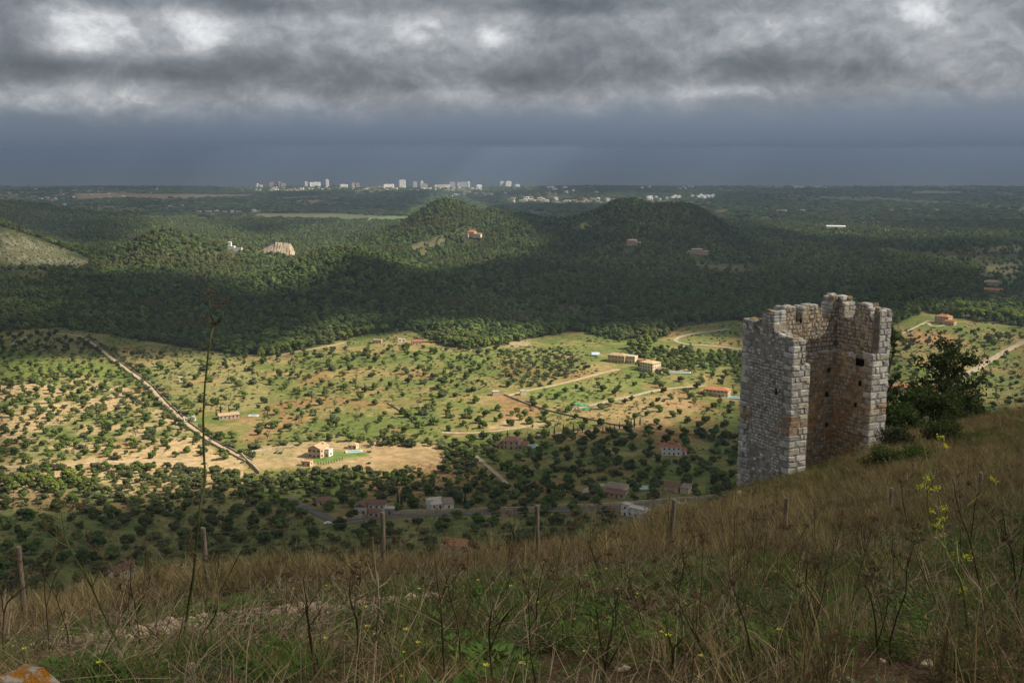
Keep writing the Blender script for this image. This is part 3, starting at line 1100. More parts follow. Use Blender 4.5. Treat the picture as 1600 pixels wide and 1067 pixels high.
# wall tops
left_top = prof([(0, 7.85), (.5, 7.95), (1.2, 8.0), (1.84, 8.1), (1.86, 9.15), (2.7, 9.2), (2.72, 8.2), (3.3, 8.15), (3.32, 8.5), (TL, 8.5)])
back_top = prof([(0, 8.4), (2.1, 8.35), (2.24, 8.3), (2.26, 9.1), (3.2, 9.15), (3.22, 8.2), (3.70, 8.15), (3.72, 9.0), (4.3, 9.1), (5.2, 9.0), (5.22, 8.2), (5.98, 8.15), (6.0, 9.3), (6.3, 9.55), (7.1, 9.6), (TV, 9.3)])
right_top = prof([(0, 9.05), (.45, 9.1), (.47, 8.4), (.80, 8.35), (.82, 9.0), (1.1, 9.3), (1.75, 9.3), (2.0, 9.0), (2.02, 8.35), (2.9, 8.35), (2.92, 9.1), (3.3, 9.5), (TL, 9.5)])
LOW = -4.2
# put-log holes and the broken opening, measured on each face
H_left = [(1.15, 1.33, 4.55, 4.90)]
H_back = [(5.55, 5.80, 5.0, 5.28), (5.45, 5.74, 3.45, 3.80), (5.60, 5.84, 1.55, 1.82)]
H_right = [(.65, 1.32, 5.70, 6.16), (.78, 1.0, 4.5, 4.85), (1.05, 1.28, 3.15, 3.45)]
flat_ledge = const(LEDGE)
# lower U
core_face((0, 0, 0), (0, 1, 0), TL, LOW, left_top, (-1, 0, 0), False, H_left)
core_face((0, 0, 0), (1, 0, 0), TT, LOW, const(LEDGE), (0, -1, 0), False)
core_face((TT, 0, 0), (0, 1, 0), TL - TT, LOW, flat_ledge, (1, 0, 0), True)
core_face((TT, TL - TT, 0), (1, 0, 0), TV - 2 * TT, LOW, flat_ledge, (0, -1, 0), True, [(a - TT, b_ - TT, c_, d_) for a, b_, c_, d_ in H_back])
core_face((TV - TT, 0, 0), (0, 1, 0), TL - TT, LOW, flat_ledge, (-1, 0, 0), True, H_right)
core_face((TV - TT, 0, 0), (1, 0, 0), TT, LOW, const(LEDGE), (0, -1, 0), False)
core_face((TV, 0, 0), (0, 1, 0), TL, LOW, right_top, (1, 0, 0), False)
core_face((0, TL, 0), (1, 0, 0), TV, LOW, back_top, (0, 1, 0), False)
# ledge
cap((TT - (TT - TU), 0, 0), (0, 1, 0), TL - TU, (1, 0, 0), TT - TU, const(LEDGE - .002))
cap((TT, TL - TT, 0), (1, 0, 0), TV - 2 * TT, (0, 1, 0), TT - TU, const(LEDGE - .002))
cap((TV - TT, 0, 0), (0, 1, 0), TL - TU, (1, 0, 0), TT - TU, const(LEDGE - .004))
# upper U
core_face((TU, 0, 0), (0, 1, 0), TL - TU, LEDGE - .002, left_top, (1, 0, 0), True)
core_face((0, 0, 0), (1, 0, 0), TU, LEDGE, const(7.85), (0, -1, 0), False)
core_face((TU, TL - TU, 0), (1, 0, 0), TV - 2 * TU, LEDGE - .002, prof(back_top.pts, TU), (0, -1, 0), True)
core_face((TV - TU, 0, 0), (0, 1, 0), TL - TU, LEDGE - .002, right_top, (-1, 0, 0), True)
core_face((TV - TU, 0, 0), (1, 0, 0), TU, LEDGE, const(9.12), (0, -1, 0), False)
cap((0, 0, 0), (0, 1, 0), TL, (1, 0, 0), TU, left_top)
cap((TU, TL - TU, 0), (1, 0, 0), TV - 2 * TU, (0, 1, 0), TU, prof(back_top.pts, TU))
cap((TV - TU, 0, 0), (0, 1, 0), TL, (1, 0, 0), TU, right_top)
CORE.build('mortar_core', m_rubble, tower)

# squared corner stones of the two open ends: alternate long and short
for v0, v1, ztop, sgn in ((0.0, TT, 7.85, 1), (TV - TT, TV, 9.15, -1)):
    z, k = -2.4 if sgn > 0 else -1.0, 0
    while z < ztop - .1:
        h = R.uniform(.30, .44)
        if z + h > ztop + .12:
            h = ztop + .05 - z
        a, b_ = (v0, v1) if z < LEDGE - .05 else ((v0, v0 + TU) if sgn > 0 else (v1 - TU, v1))
        wdt = b_ - a
        cut = wdt * (R.uniform(.54, .68) if k % 2 == 0 else R.uniform(.34, .46))
        for (p, q_) in ((a, a + cut), (a + cut, b_)):
            if R.random() < .16 and q_ - p > .5:
                mid = (p + q_) / 2
                segs = [(p, mid), (mid, q_)]
            else:
                segs = [(p, q_)]
            for p1, q1 in segs:
                dep = R.uniform(.38, .5) if (k % 2 == 0) == (p1 == a) else R.uniform(.65, .95)
                left_e = -.035 if p1 == v0 else .012
                right_e = .035 if q1 == v1 else (.03 if q1 == b_ else -.012)
                pr = R.uniform(.02, .06)
                stone(Vector(((p1 + left_e + q1 + right_e) / 2, dep / 2 - pr, z + h / 2)), (q1 - p1 + right_e - left_e, dep, h - R.uniform(.012, .03)), R.gauss(0, .012), tcol(False, p1, 0, z), 3.0)
        z += h
        k += 1
# corner stones of the far left edge
z, k = -3.6, 0
while z < 8.3:
    h = R.uniform(.28, .42)
    l = R.uniform(.6, .85) if k % 2 else R.uniform(.35, .5)
    stone(Vector((R.uniform(.28, .4) / 2 - .03, TL - l / 2 + .03, z + h / 2)), (.45, l, h - .025), R.gauss(0, .02), tcol(False, 0, 5, z), 2.0)
    z += h
    k += 1
# rubble faces
courses((0, 0, 0), (0, 1, 0), TL - 1.25, -4.0, left_top, (-1, 0, 0), False, .13, .24, .15, .38, .05, .05, H_left, u0=.72, imp=.10,
        bare=lambda u, z: float(fbm(np.array([u * 1.0 + 7]), np.array([z * .8]), 1.5, 2)[0]) > .74 or (abs(u - 2.4) < 1.0 and abs(z + .2) < 1.3))
courses((TT, TL - TT, 0), (1, 0, 0), TV - 2 * TT, -1.2, flat_ledge, (0, -1, 0), True, .17, .30, .2, .48, .040, .16, [(a - TT, b_ - TT, c_, d_) for a, b_, c_, d_ in H_back], imp=.02)
courses((TV - TT, 0, 0), (0, 1, 0), TL - TT - .6, -1.2, flat_ledge, (-1, 0, 0), True, .18, .32, .2, .48, .042, .14, H_right, u0=.6, imp=.03)
courses((TU, TL - TU, 0), (1, 0, 0), TV - 2 * TU, LEDGE - .3, prof(back_top.pts, TU), (0, -1, 0), True, .17, .30, .2, .45, .03, .10, imp=.15)
courses((TV - TU, 0, 0), (0, 1, 0), TL - TU - .55, LEDGE - .3, right_top, (-1, 0, 0), True, .17, .30, .22, .45, .03, .12, u0=.55, imp=.15)
courses((TT, 0, 0), (0, 1, 0), TL - TT, -2, flat_ledge, (1, 0, 0), True, .28, .40, .4, .7, .012, .5)
courses((TU, .6, 0), (0, 1, 0), TL - TU, LEDGE, left_top, (1, 0, 0), True, .22, .32, .3, .5, .03, .15)
courses((TV, 0, 0), (0, 1, 0), TL, -4, right_top, (1, 0, 0), False, .26, .38, .35, .6, .04, .08, imp=-.5)
courses((0, TL, 0), (1, 0, 0), TV, -4, back_top, (0, 1, 0), False, .26, .38, .35, .6, .04, .08, imp=-.5)
# ledge stones and loose stones along the broken wall tops
for u in np.arange(.1, TV - 2 * TT, .42):
    stone(Vector((TT + u + .2, TL - TT + .12, LEDGE - .06 + R.uniform(-.04, .05))), (R.uniform(.3, .5), .34, R.uniform(.14, .24)), R.gauss(0, .08), R.choice(OUT_COLS + IN_COLS), 1.0)
for u in np.arange(.1, TL - TT, .44):
    if not .5 < u < 1.4:
        stone(Vector((TV - TT + .13, u + .1, LEDGE - .06 + R.uniform(-.04, .05))), (.36, R.uniform(.3, .48), R.uniform(.14, .24)), R.gauss(0, .08), R.choice(OUT_COLS), 1.0)
def wall_top_stones(o, ud, length, wd, topf):
    o, ud, wd = Vector(o), Vector(ud), Vector(wd)
    u = .12
    while u < length - .1:
        l = R.uniform(.24, .42)
        if max(topf(u), topf(u + l)) - min(topf(u), topf(u + l)) > .22:
            u += .08
            continue
        for off in ((.22, .66) if R.random() < .8 else (.3,)):
            h = R.uniform(.14, .26)
            p = o + ud * (u + l / 2) + wd * off + Vector((0, 0, topf(u + l / 2) - .04 + h / 2 - .05))
            ln = Vector((abs(ud.x) * l + abs(wd.x) * .42, abs(ud.y) * l + abs(wd.y) * .42, h))
            c_ = R.choice(OUT_COLS) if R.random() < .75 else R.choice([(.40, .27, .13), (.36, .27, .17)])
            stone(p, tuple(ln), R.gauss(0, .10), c_, 1.5)
        u += l
wall_top_stones((0, 0, 0), (0, 1, 0), TL, (1, 0, 0), left_top)
wall_top_stones((TU, TL - TU, 0), (1, 0, 0), TV - 2 * TU, (0, 1, 0), prof(back_top.pts, TU))
wall_top_stones((TV - TU, 0, 0), (0, 1, 0), TL, (1, 0, 0), right_top)
# merlon sides
for (vx, s, z0_, z1_, dv, ds) in [(TU / 2, 1.84, 8.1, 9.1, TU, .1), (2.40, TL - TU / 2, 8.4, 8.95, .1, TU), (3.06, TL - TU / 2, 8.4, 9.0, .1, TU), (3.80, TL - TU / 2, 8.4, 8.9, .1, TU),
                                  (5.16, TL - TU / 2, 8.4, 8.85, .1, TU), (6.14, TL - TU / 2, 8.4, 9.2, .1, TU), (TV - TU / 2, .95, 8.35, 9.1, TU, .1), (TV - TU / 2, 1.88, 8.35, 8.95, TU, .1), (TV - TU / 2, 3.06, 8.35, 9.2, TU, .1)]:
    z = z0_
    while z < z1_:
        h = R.uniform(.16, .26)
        for e in (-.24, .24):
            stone(Vector((vx + (e if dv > .5 else 0), s + (e if ds > .5 else 0), z + h / 2)), (.46 if dv > .5 else .3, .46 if ds > .5 else .3, h - .02), R.gauss(0, .05), R.choice(OUT_COLS + IN_COLS[2:3]), 1.6)
        z += h


# a dozen stone shapes: chamfered, uneven blocks of unit size
def stone_shape(seed):
    r = random.Random(seed)
    bm_v, ring = [], []
    cuts = [-.5, .5]
    import itertools
    V_, Fq = [], []
    b = .13
    # chamfered box: 24 vertices
    def j(a):
        return a + r.uniform(-.045, .045)
    corner = {}
    for sx in (-1, 1):
        for sy in (-1, 1):
            for sz in (-1, 1):
                jx, jy, jz = r.uniform(-.05, .03), r.uniform(-.05, .03), r.uniform(-.06, .02)
                ex, ey, ez = .5 + jx, .5 + jy, .5 + jz
                bb = b * r.uniform(.6, 1.5)
                corner[sx, sy, sz] = (len(V_), len(V_) + 1, len(V_) + 2)
                V_.append((sx * ex, sy * (ey - bb), sz * (ez - bb)))
                V_.append((sx * (ex - bb), sy * ey, sz * (ez - bb)))
                V_.append((sx * (ex - bb), sy * (ey - bb), sz * ez))
    for s in (-1, 1):
        Fq.append([corner[s, a, c][0] for a, c in ((-1, -1), (1, -1), (1, 1), (-1, 1))][::s])
        Fq.append([corner[a, s, c][1] for a, c in ((-1, -1), (-1, 1), (1, 1), (1, -1))][::s])
        Fq.append([corner[a, c, s][2] for a, c in ((-1, -1), (1, -1), (1, 1), (-1, 1))][::s])
    for a in (-1, 1):
        for c in (-1, 1):
            k = a * c
            Fq.append([corner[a, c, -1][0], corner[a, c, -1][1], corner[a, c, 1][1], corner[a, c, 1][0]][::k])
            Fq.append([corner[a, -1, c][0], corner[a, -1, c][2], corner[a, 1, c][2], corner[a, 1, c][0]][::-k])
            Fq.append([corner[-1, a, c][1], corner[-1, a, c][2], corner[1, a, c][2], corner[1, a, c][1]][::k])
    for (a, c, d), t in corner.items():
        Fq.append(list(t)[::-(a * c * d)])
    me = mesh_np('stone', V_, Fq, mats=[m_stone])
    import bmesh
    bm = bmesh.new()
    bm.from_mesh(me)
    bmesh.ops.recalc_face_normals(bm, faces=bm.faces)
    bm.to_mesh(me)
    bm.free()
    return me, V_, Fq


SHAPES = [stone_shape(100 + k) for k in range(12)]
STONES = [s_ for s_ in STONES if s_[0].z < 10.2]
STONES.sort(key=lambda s_: -s_[4])
RUB = MB()
rubV, rubF, rubC = [], [], []
for k, (p, sz, tilt, c_, imp) in enumerate(STONES):
    me, V_, Fq = SHAPES[R.randrange(12)]
    kf = R.uniform(.82, 1.14)
    c_ = tuple(min(.75, x * kf) for x in c_)
    if k < 299:
        o = bpy.data.objects.new('stone', me)
        col.objects.link(o)
        o.parent = tower
        o.location = p
        o.scale = sz
        o.rotation_euler = (tilt * .6, tilt, R.gauss(0, .02))
        o.color = (*c_, 1)
    else:
        base = len(rubV)
        Mr = Matrix.Rotation(tilt, 3, 'Y') @ Matrix.Rotation(tilt, 3, 'X')
        for q_ in V_:
            w_ = Mr @ Vector((q_[0] * sz[0], q_[1] * sz[1], q_[2] * sz[2])) + p
            rubV.append(tuple(w_))
            rubC.append(c_)
        for f_ in SHAPES[0][2] if False else Fq:
            rubF.append([base + i for i in f_])
me = mesh_np('rubble_masonry', rubV, rubF, cols=np.array(rubC), mats=[m_rubble])
import bmesh
bm = bmesh.new()
bm.from_mesh(me)
bmesh.ops.recalc_face_normals(bm, faces=bm.faces)
bm.to_mesh(me)
bm.free()
o = link('rubble_masonry', me, tower)
o['kind'] = 'stuff'
# ---------------------------------------------------------------- roads, tracks and dry stone walls of the valley
M['gravel'] = plain_mat('pale_gravel', (.38, .31, .225), .25, .35)
M['dirt'] = plain_mat('tan_dirt', (.44, .33, .21), .25, .3)
M['asphalt'] = plain_mat('worn_asphalt', (.115, .110, .105), .2, .4)
M['wallstone'] = plain_mat('tan_dry_stone', (.42, .345, .235), .4, 1.3, bump=.2)
M['wallstone_dark'] = plain_mat('grey_dry_stone', (.26, .22, .165), .4, 1.3, bump=.2)


def ground_line(pix, step=5.0, smooth_n=2):
    pts = [hit(x, y, 100) for x, y in pix]
    out = []
    for a, b_ in zip(pts[:-1], pts[1:]):
        n = max(1, int((b_ - a).length / step))
        for i in range(n):
            out.append(a.lerp(b_, i / n))
    out.append(pts[-1])
    P = np.array([(p.x, p.y) for p in out])
    for _ in range(smooth_n):
        P[1:-1] = .25 * P[:-2] + .5 * P[1:-1] + .25 * P[2:]
    return P


def ribbon(P, width, lift, offs=0.0):
    T_ = np.gradient(P, axis=0)
    T_ /= np.linalg.norm(T_, axis=1)[:, None] + 1e-9
    N_ = np.stack([-T_[:, 1], T_[:, 0]], 1)
    rows = []
    wv_ = .75 + .5 * fbm(P[:, 0], P[:, 1], 9, 2)
    for s in (-.5, 0, .5):
        q_ = P + N_ * (s * width * wv_ + offs)[:, None]
        rows.append(np.stack([q_[:, 0], q_[:, 1], ground(q_[:, 0], q_[:, 1]) + lift], 1))
    V_ = np.stack(rows, 1).reshape(-1, 3)
    n = len(P)
    f = []
    for i in range(n - 1):
        for k in range(2):
            f.append((i * 3 + k + 1, i * 3 + k, i * 3 + 3 + k, i * 3 + 4 + k))
    return V_, f


ROAD_PTS = []
_lift = [0.10]


def road(name, label, pix, width, m, cat='road'):
    P = ground_line(pix)
    ROAD_PTS.append((P, width))
    _lift[0] += .012
    V_, f = ribbon(P, width, _lift[0])
    tag(link(name, mesh_np(name, V_, f, mats=[m], smooth=True)), label, cat, kind='structure')
    return P


def wall_line(label, P, offs, h, wd, m):
    T_ = np.gradient(P, axis=0)
    T_ /= np.linalg.norm(T_, axis=1)[:, None] + 1e-9
    N_ = np.stack([-T_[:, 1], T_[:, 0]], 1)
    V_, f = [], []
    for i, (p, n_) in enumerate(zip(P, N_)):
        c_ = p + n_ * offs
        z = gz(c_[0], c_[1])
        hh = h * R.uniform(.82, 1.12)
        for s, zz in ((-wd / 2, -.4), (-wd / 2 * .8, hh), (wd / 2 * .8, hh), (wd / 2, -.4)):
            V_.append((c_[0] + n_[0] * s, c_[1] + n_[1] * s, z + zz))
    for i in range(len(P) - 1):
        a, b_ = i * 4, i * 4 + 4
        f += [(a, a + 1, b_ + 1, b_), (a + 1, a + 2, b_ + 2, b_ + 1), (a + 2, a + 3, b_ + 3, b_ + 2)]
    f += [(3, 2, 1, 0), tuple(len(V_) - 4 + k for k in range(4))]
    tag(link('stone_wall', mesh_np('stone_wall', V_, f, mats=[m])), label, 'stone wall', 'dry stone walls of the valley')


P = road('dirt_road', 'straight pale lane between walls running down through the sunlit orchard', [(128, 526), (150, 540), (172, 557), (200, 578), (235, 604), (262, 634), (290, 660), (332, 690), (368, 709), (390, 720)], 2.5, M['dirt'], 'lane')
wall_line('tan wall along the left edge of the straight orchard lane', P, -2.8, 1.2, .7, M['wallstone'])
wall_line('tan wall along the right edge of the straight orchard lane', P, 2.4, .9, .7, M['wallstone_dark'])
P = ground_line([(378, 712), (392, 726), (406, 740)])
wall_line('short tan wall at the bend below the straight lane', P, 0, 1.8, .8, M['wallstone'])
road('dirt_track', 'wide tan track at the foot of the tan orchard', [(-20, 730), (50, 729), (110, 727), (150, 722), (205, 722), (260, 721), (310, 719), (375, 711)], 3.4, M['dirt'], 'track')
road('dirt_track', 'pale track climbing at the far left corner of the orchard', [(18, 538), (35, 530), (52, 521)], 3.2, M['gravel'], 'track')
road('dirt_track', 'pale track along the wood above the left orchard', [(85, 521), (110, 523), (128, 526)], 3.2, M['gravel'], 'track')
road('dirt_track', 'tan track slanting along the wood edge above the middle fields', [(425, 558), (460, 550), (490, 545), (515, 541), (540, 535)], 4, M['dirt'], 'track')
P = road('dirt_road', 'tan drive rising to the pale yellow house', [(795, 618), (825, 610), (860, 604), (900, 594), (940, 583), (968, 577)], 4.5, M['dirt'], 'drive')
P = road('dirt_road', 'pale drive leading to the long orange roofed villa', [(890, 641), (920, 634), (950, 627), (985, 620), (1020, 611), (1055, 606), (1100, 603)], 4.5, M['gravel'], 'drive')
P = ground_line([(788, 617), (812, 627), (850, 640), (890, 650), (930, 657), (955, 664), (990, 668)])
wall_line('long brown wall between the green field and the cypress drive', P, 0, 1.2, 1.0, M['wallstone_dark'])
road('dirt_track', 'tan track between the shaded valley and the cypress row', [(690, 676), (740, 677), (790, 672), (850, 662)], 3.5, M['dirt'], 'track')
road('dirt_road', 'pale drive behind the row of cypresses', [(840, 680), (900, 675), (950, 671), (1000, 666)], 3.5, M['gravel'], 'drive')
road('dirt_road', 'pale road bending past the field beside the tower', [(1160, 546), (1110, 540), (1070, 538), (1053, 533), (1060, 527), (1085, 521), (1140, 514)], 4.5, M['gravel'])
P = road('dirt_road', 'straight pale road climbing right of the pine behind the tower', [(1500, 590), (1520, 578), (1540, 566), (1565, 551), (1590, 538), (1620, 524)], 4.5, M['gravel'])
wall_line('tan wall beside the straight road right of the tower pine', P, -4, 1.6, .8, M['wallstone'])
P = ground_line([(1408, 523), (1425, 515), (1448, 504)])
wall_line('pale wall climbing to the house on the right knoll', P, 0, 2.0, .8, M['wallstone'])
road('dirt_track', 'pale curved drive in front of the house on the right knoll', [(1450, 502), (1452, 508), (1458, 511), (1470, 510), (1478, 507)], 4, M['gravel'], 'drive')
road('dirt_track', 'narrow track in the shaded field left of the dark tiled villa', [(742, 712), (760, 727), (778, 742), (792, 756)], 3, M['gravel'], 'track')
P = road('dirt_road', 'dark asphalt lane coming down to the white house with brown roofs', [(448, 778), (468, 790), (490, 799), (512, 810), (535, 818)], 5, M['asphalt'], 'lane')
P = road('dirt_road', 'road along the retaining wall in the shaded valley', [(535, 818), (590, 809), (640, 806), (720, 803), (800, 801), (870, 798), (935, 795), (1010, 790), (1100, 783), (1160, 779)], 4.5, M['asphalt'])
wall_line('long tan retaining wall along the shaded valley road', P, 5.0, 1.7, .8, M['wallstone'])
road('dirt_track', 'pale curved drive of the grey roofed house', [(912, 772), (914, 765), (926, 759), (945, 757)], 5, M['gravel'], 'drive')
road('dirt_track', 'pale strip of track crossing the near shaded orchard', [(250, 886), (310, 882), (370, 881), (440, 880)], 3, M['gravel'], 'track')
P = ground_line([(380, 709), (410, 703), (440, 700), (460, 700)])
wall_line('pale garden wall left of the pink farmhouse', P, 0, 1.2, .7, M['wallstone'])
P = ground_line([(585, 628), (640, 655)])
P = ground_line([(605, 630), (622, 640), (640, 652), (655, 668)])
wall_line('dark curved wall among the trees of the middle field', P, 0, 1.0, .8, M['wallstone_dark'])
# quarry
M['quarry'] = plain_mat('quarry_face', (.34, .275, .19), .3, .12, bump=1.5)
qa, qb_ = at(402, 1985), at(459, 1985)
V_, f = [], []
n = 26
for i in range(n + 1):
    t = i / n
    p = qa.lerp(qb_, t)
    prof_h = 21 * min(1, t * 2.2) * (1 if t < .9 else (1 - t) * 10) + 4 * R.random()
    for j in range(5):
        s = j / 4
        x, y = p.x + R.uniform(-.8, .8), p.y + 16 * s ** 1.5 + R.uniform(-1.2, 1.2)
        V_.append((x, y, p.z - 3 + (prof_h + 3) * s))
    x, y = p.x, p.y + 40
    V_.append((x, y, min(gz(x, y) - .5, p.z + prof_h)))
for i in range(n):
    for j in range(5):
        a = i * 6 + j
        f.append((a, a + 6, a + 7, a + 1))
tag(link('quarry_face', mesh_np('quarry_face', V_, f, mats=[M['quarry']])), 'tan cut rock face of a quarry between the round hill and the long hill', 'quarry', kind='structure')

# ---------------------------------------------------------------- houses
M['w_white'] = plain_mat('white_render', (.72, .70, .66), .12, .6)
M['w_cream'] = plain_mat('cream_render', (.62, .52, .36), .12, .6)
M['w_pink'] = plain_mat('pink_stone', (.53, .385, .285), .2, .9)
M['w_ochre'] = plain_mat('ochre_render', (.52, .40, .24), .15, .7)
M['w_stone'] = plain_mat('grey_stone_wall', (.38, .33, .27), .3, 1.2)
M['pane'] = plain_mat('dark_window_pane', (.030, .032, .036), .2, 2, .15, .5)
M['door'] = plain_mat('brown_door', (.12, .07, .04), .2, 3, .6)
M['shutter'] = plain_mat('green_shutter', (.07, .11, .08), .2, 3, .6)
M['pool'] = plain_mat('pool_water', (.09, .38, .46), .08, .4, .08, .5)
M['coping'] = plain_mat('pale_coping', (.58, .53, .45), .1, 1)


def tile_mat(name, rgb):
    m, q, out = mat(name)
    tcn = q.add('ShaderNodeTexCoord')
    wv_ = q.add('ShaderNodeTexWave', bands_direction='X')
    wv_.inputs['Scale'].default_value = 1.1
    wv_.inputs['Distortion'].default_value = 1.5
    q.l.new(tcn.outputs['Object'], wv_.inputs[0])
    n = q.noise(tcn.outputs['Object'], 1.4, 6, .7)
    c = q.mix(q.smooth(n, .3, .7), tuple(k * .62 for k in rgb) + (1,), tuple(min(1, k * 1.25) for k in rgb) + (1,))
    c = q.mix(q.math('MULTIPLY', wv_.outputs['Fac'], .3), c, tuple(k * .5 for k in rgb) + (1,))
    bsdf(q, out, c, .9, .15, wv_.outputs['Fac'], .08, .6)
    return m


M['r_orange'] = tile_mat('orange_roof_tiles', (.50, .225, .105))
M['r_red'] = tile_mat('red_roof_tiles', (.40, .145, .085))
M['r_tan'] = tile_mat('weathered_tan_tiles', (.50, .36, .22))
M['r_brown'] = tile_mat('brown_roof_tiles', (.22, .125, .085))
M['r_grey'] = tile_mat('greyed_roof_tiles', (.30, .235, .18))
M['r_yellow'] = tile_mat('pale_yellow_tiles', (.62, .48, .25))
M['r_flat'] = plain_mat('flat_roof', (.50, .45, .38), .15, .8)

win_mb = MB()
win_mb.box((0, 0, 0), (1.0, .10, 1.3))
WIN = win_mb.mesh('window', [M['pane']])
sh_mb = MB()
sh_mb.box((0, 0, 0), (.46, .07, 1.34))
SHU = sh_mb.mesh('shutter', [M['shutter']])
door_mb = MB()
door_mb.box((0, 0, 0), (1.1, .10, 2.1))
DOOR = door_mb.mesh('door', [M['door']])
HOUSES = []


def roof_mb(w_, d_, kind, rh, oh=.45, th=.18):
    b = MB()
    W, D = w_ / 2 + oh, d_ / 2 + oh
    if kind == 'flat':
        b.box((0, 0, .12), (w_ + .3, d_ + .3, .24))
        for sx in (-1, 1):
            b.box((sx * (w_ / 2 + .05), 0, .42), (.2, d_ + .3, .36))
        for sy in (-1, 1):
            b.box((0, sy * (d_ / 2 + .05), .42), (w_ - .1, .2, .36))
        return b
    if kind == 'gx':
        top = [(-W, 0, rh), (W, 0, rh)]
        vs = [(-W, -D, 0), (W, -D, 0), (W, D, 0), (-W, D, 0)] + top
        fs = [(0, 1, 5, 4), (2, 3, 4, 5), (0, 4, 3), (1, 2, 5), (3, 2, 1, 0)]
    elif kind == 'gy':
        top = [(0, -D, rh), (0, D, rh)]
        vs = [(-W, -D, 0), (W, -D, 0), (W, D, 0), (-W, D, 0)] + top
        fs = [(0, 4, 5, 3), (1, 2, 5, 4), (0, 1, 4), (2, 3, 5), (3, 2, 1, 0)]
    elif kind == 'shed':
        vs = [(-W, -D, 0), (W, -D, 0), (W, D, rh), (-W, D, rh), (-W, -D, -th), (W, -D, -th), (W, D, rh - th), (-W, D, rh - th)]
        fs = [(0, 1, 2, 3), (7, 6, 5, 4), (0, 4, 5, 1), (1, 5, 6, 2), (2, 6, 7, 3), (3, 7, 4, 0)]
        b.addv(vs, fs)
        return b
    else:
        k = min(W, D) * .95
        t2 = [(-max(W - k, .3), 0, rh), (max(W - k, .3), 0, rh)] if W >= D else [(0, -max(D - k, .3), rh), (0, max(D - k, .3), rh)]
        vs = [(-W, -D, 0), (W, -D, 0), (W, D, 0), (-W, D, 0)] + t2
        if W >= D:
            fs = [(0, 1, 5, 4), (1, 2, 5), (2, 3, 4, 5), (3, 0, 4), (3, 2, 1, 0)]
        else:
            fs = [(0, 1, 4), (1, 2, 5, 4), (2, 3, 5), (3, 0, 4, 5), (3, 2, 1, 0)]
    b.addv(vs, fs)
    return b


def house(label, px, py, rot, blocks, name='house', detail=True, cat='house', shutters=False, chimney=(), dist=None, group=None):
    p = hit(px, py, 100) if dist is None else at(px, dist)
    va = math.atan2(p.x, p.y)
    root = tag(empty(name, p, rad(rot) - va), label, cat, group)
    HOUSES.append((p.x, p.y, max(max(abs(b_[0]) + b_[2] / 2, abs(b_[1]) + b_[3] / 2) for b_ in blocks) + 2))
    for bi, (cx, cy_, w_, d_, h_, kind, rh, wm, rm) in enumerate(blocks):
        b = MB()
        b.box((0, 0, (h_ - 3) / 2), (w_, d_, h_ + 3))
        if kind == 'gx':
            for s in (-1, 1):
                b.addv([(s * (w_ / 2 - .002), -d_ / 2, h_ - .002), (s * (w_ / 2 - .002), d_ / 2, h_ - .002), (s * (w_ / 2 - .002), 0, h_ + rh * .86)], [(0, 1, 2)[::s]])
        b.build('wall', M[wm], root, loc=(cx, cy_, 0))
        r_ = roof_mb(w_, d_, kind, rh).build('roof', M[rm], root, loc=(cx, cy_, h_ + (.004 * bi)))
        if not detail:
            continue
        ns = max(1, int(h_ / 2.6))
        for s_i in range(ns):
            zc = 1.55 + s_i * (h_ / ns)
            for side in range(4):
                L_ = w_ if side in (0, 2) else d_
                nw = int(L_ / 2.9)
                if side == 2 or nw < 1:
                    continue
                for k in range(nw):
                    u = (k + .5) / nw * L_ - L_ / 2
                    ang = (0, PI / 2, PI, -PI / 2)[side]
                    off = Vector((u, -(d_ if side in (0, 2) else w_) / 2 - .02, zc))
                    off.rotate(Matrix.Rotation(ang, 3, 'Z'))
                    inside = any(bj != bi and abs(cx + off.x - q_[0]) < q_[2] / 2 + .1 and abs(cy_ + off.y - q_[1]) < q_[3] / 2 + .1 and off.z - .6 < q_[4] for bj, q_ in enumerate(blocks))
                    if inside:
                        continue
                    if side == 0 and s_i == 0 and k == nw // 2:
                        link('door', DOOR, root, (cx + off.x, cy_ + off.y, 1.05), (0, 0, ang))
                        continue
                    wn = link('window', WIN, root, (cx + off.x, cy_ + off.y, off.z), (0, 0, ang))
                    if shutters:
                        for e in (-.76, .76):
                            link('shutter', SHU, wn, (e, -.01, 0))
    for cx, cy_, z, h_ in chimney:
        b = MB()
        b.box((0, 0, h_ / 2), (.8, .8, h_))
        b.box((0, 0, h_ + .1), (1.0, 1.0, .2))
        b.build('chimney', M['w_stone'], root, loc=(cx, cy_, z))
    return root


house('white two storey house with a red hipped roof standing alone in the shaded field', 1048, 709, 6, [(0, 0, 12.5, 9, 6.2, 'hip', 1.9, 'w_white', 'r_red'), (8.3, .8, 4.0, 6, 3.0, 'gx', 1.2, 'w_white', 'r_red'), (0, 0.2, 3.6, 3.2, 8.3, 'hip', .9, 'w_pink', 'r_red')])
house('long villa with a broad orange tiled roof and a shaded porch left of the tower', 1120, 617, -14, [(1, 0, 19, 11, 5.4, 'hip', 2.0, 'w_ochre', 'r_orange'), (-11.0, 0, 5, 7, 3.0, 'gx', 1.1, 'w_ochre', 'r_orange'), (4, -6.2, 9, 1.6, 2.6, 'flat', 0, 'w_ochre', 'r_flat')])
house('pale yellow roofed house with a bright lit end wall beside the large stone house', 1016, 579, -38, [(0, 0, 15, 12, 8.2, 'hip', 1.4, 'w_cream', 'r_yellow'), (10.5, 1.5, 6, 6, 3.2, 'shed', .8, 'w_stone', 'r_grey')])
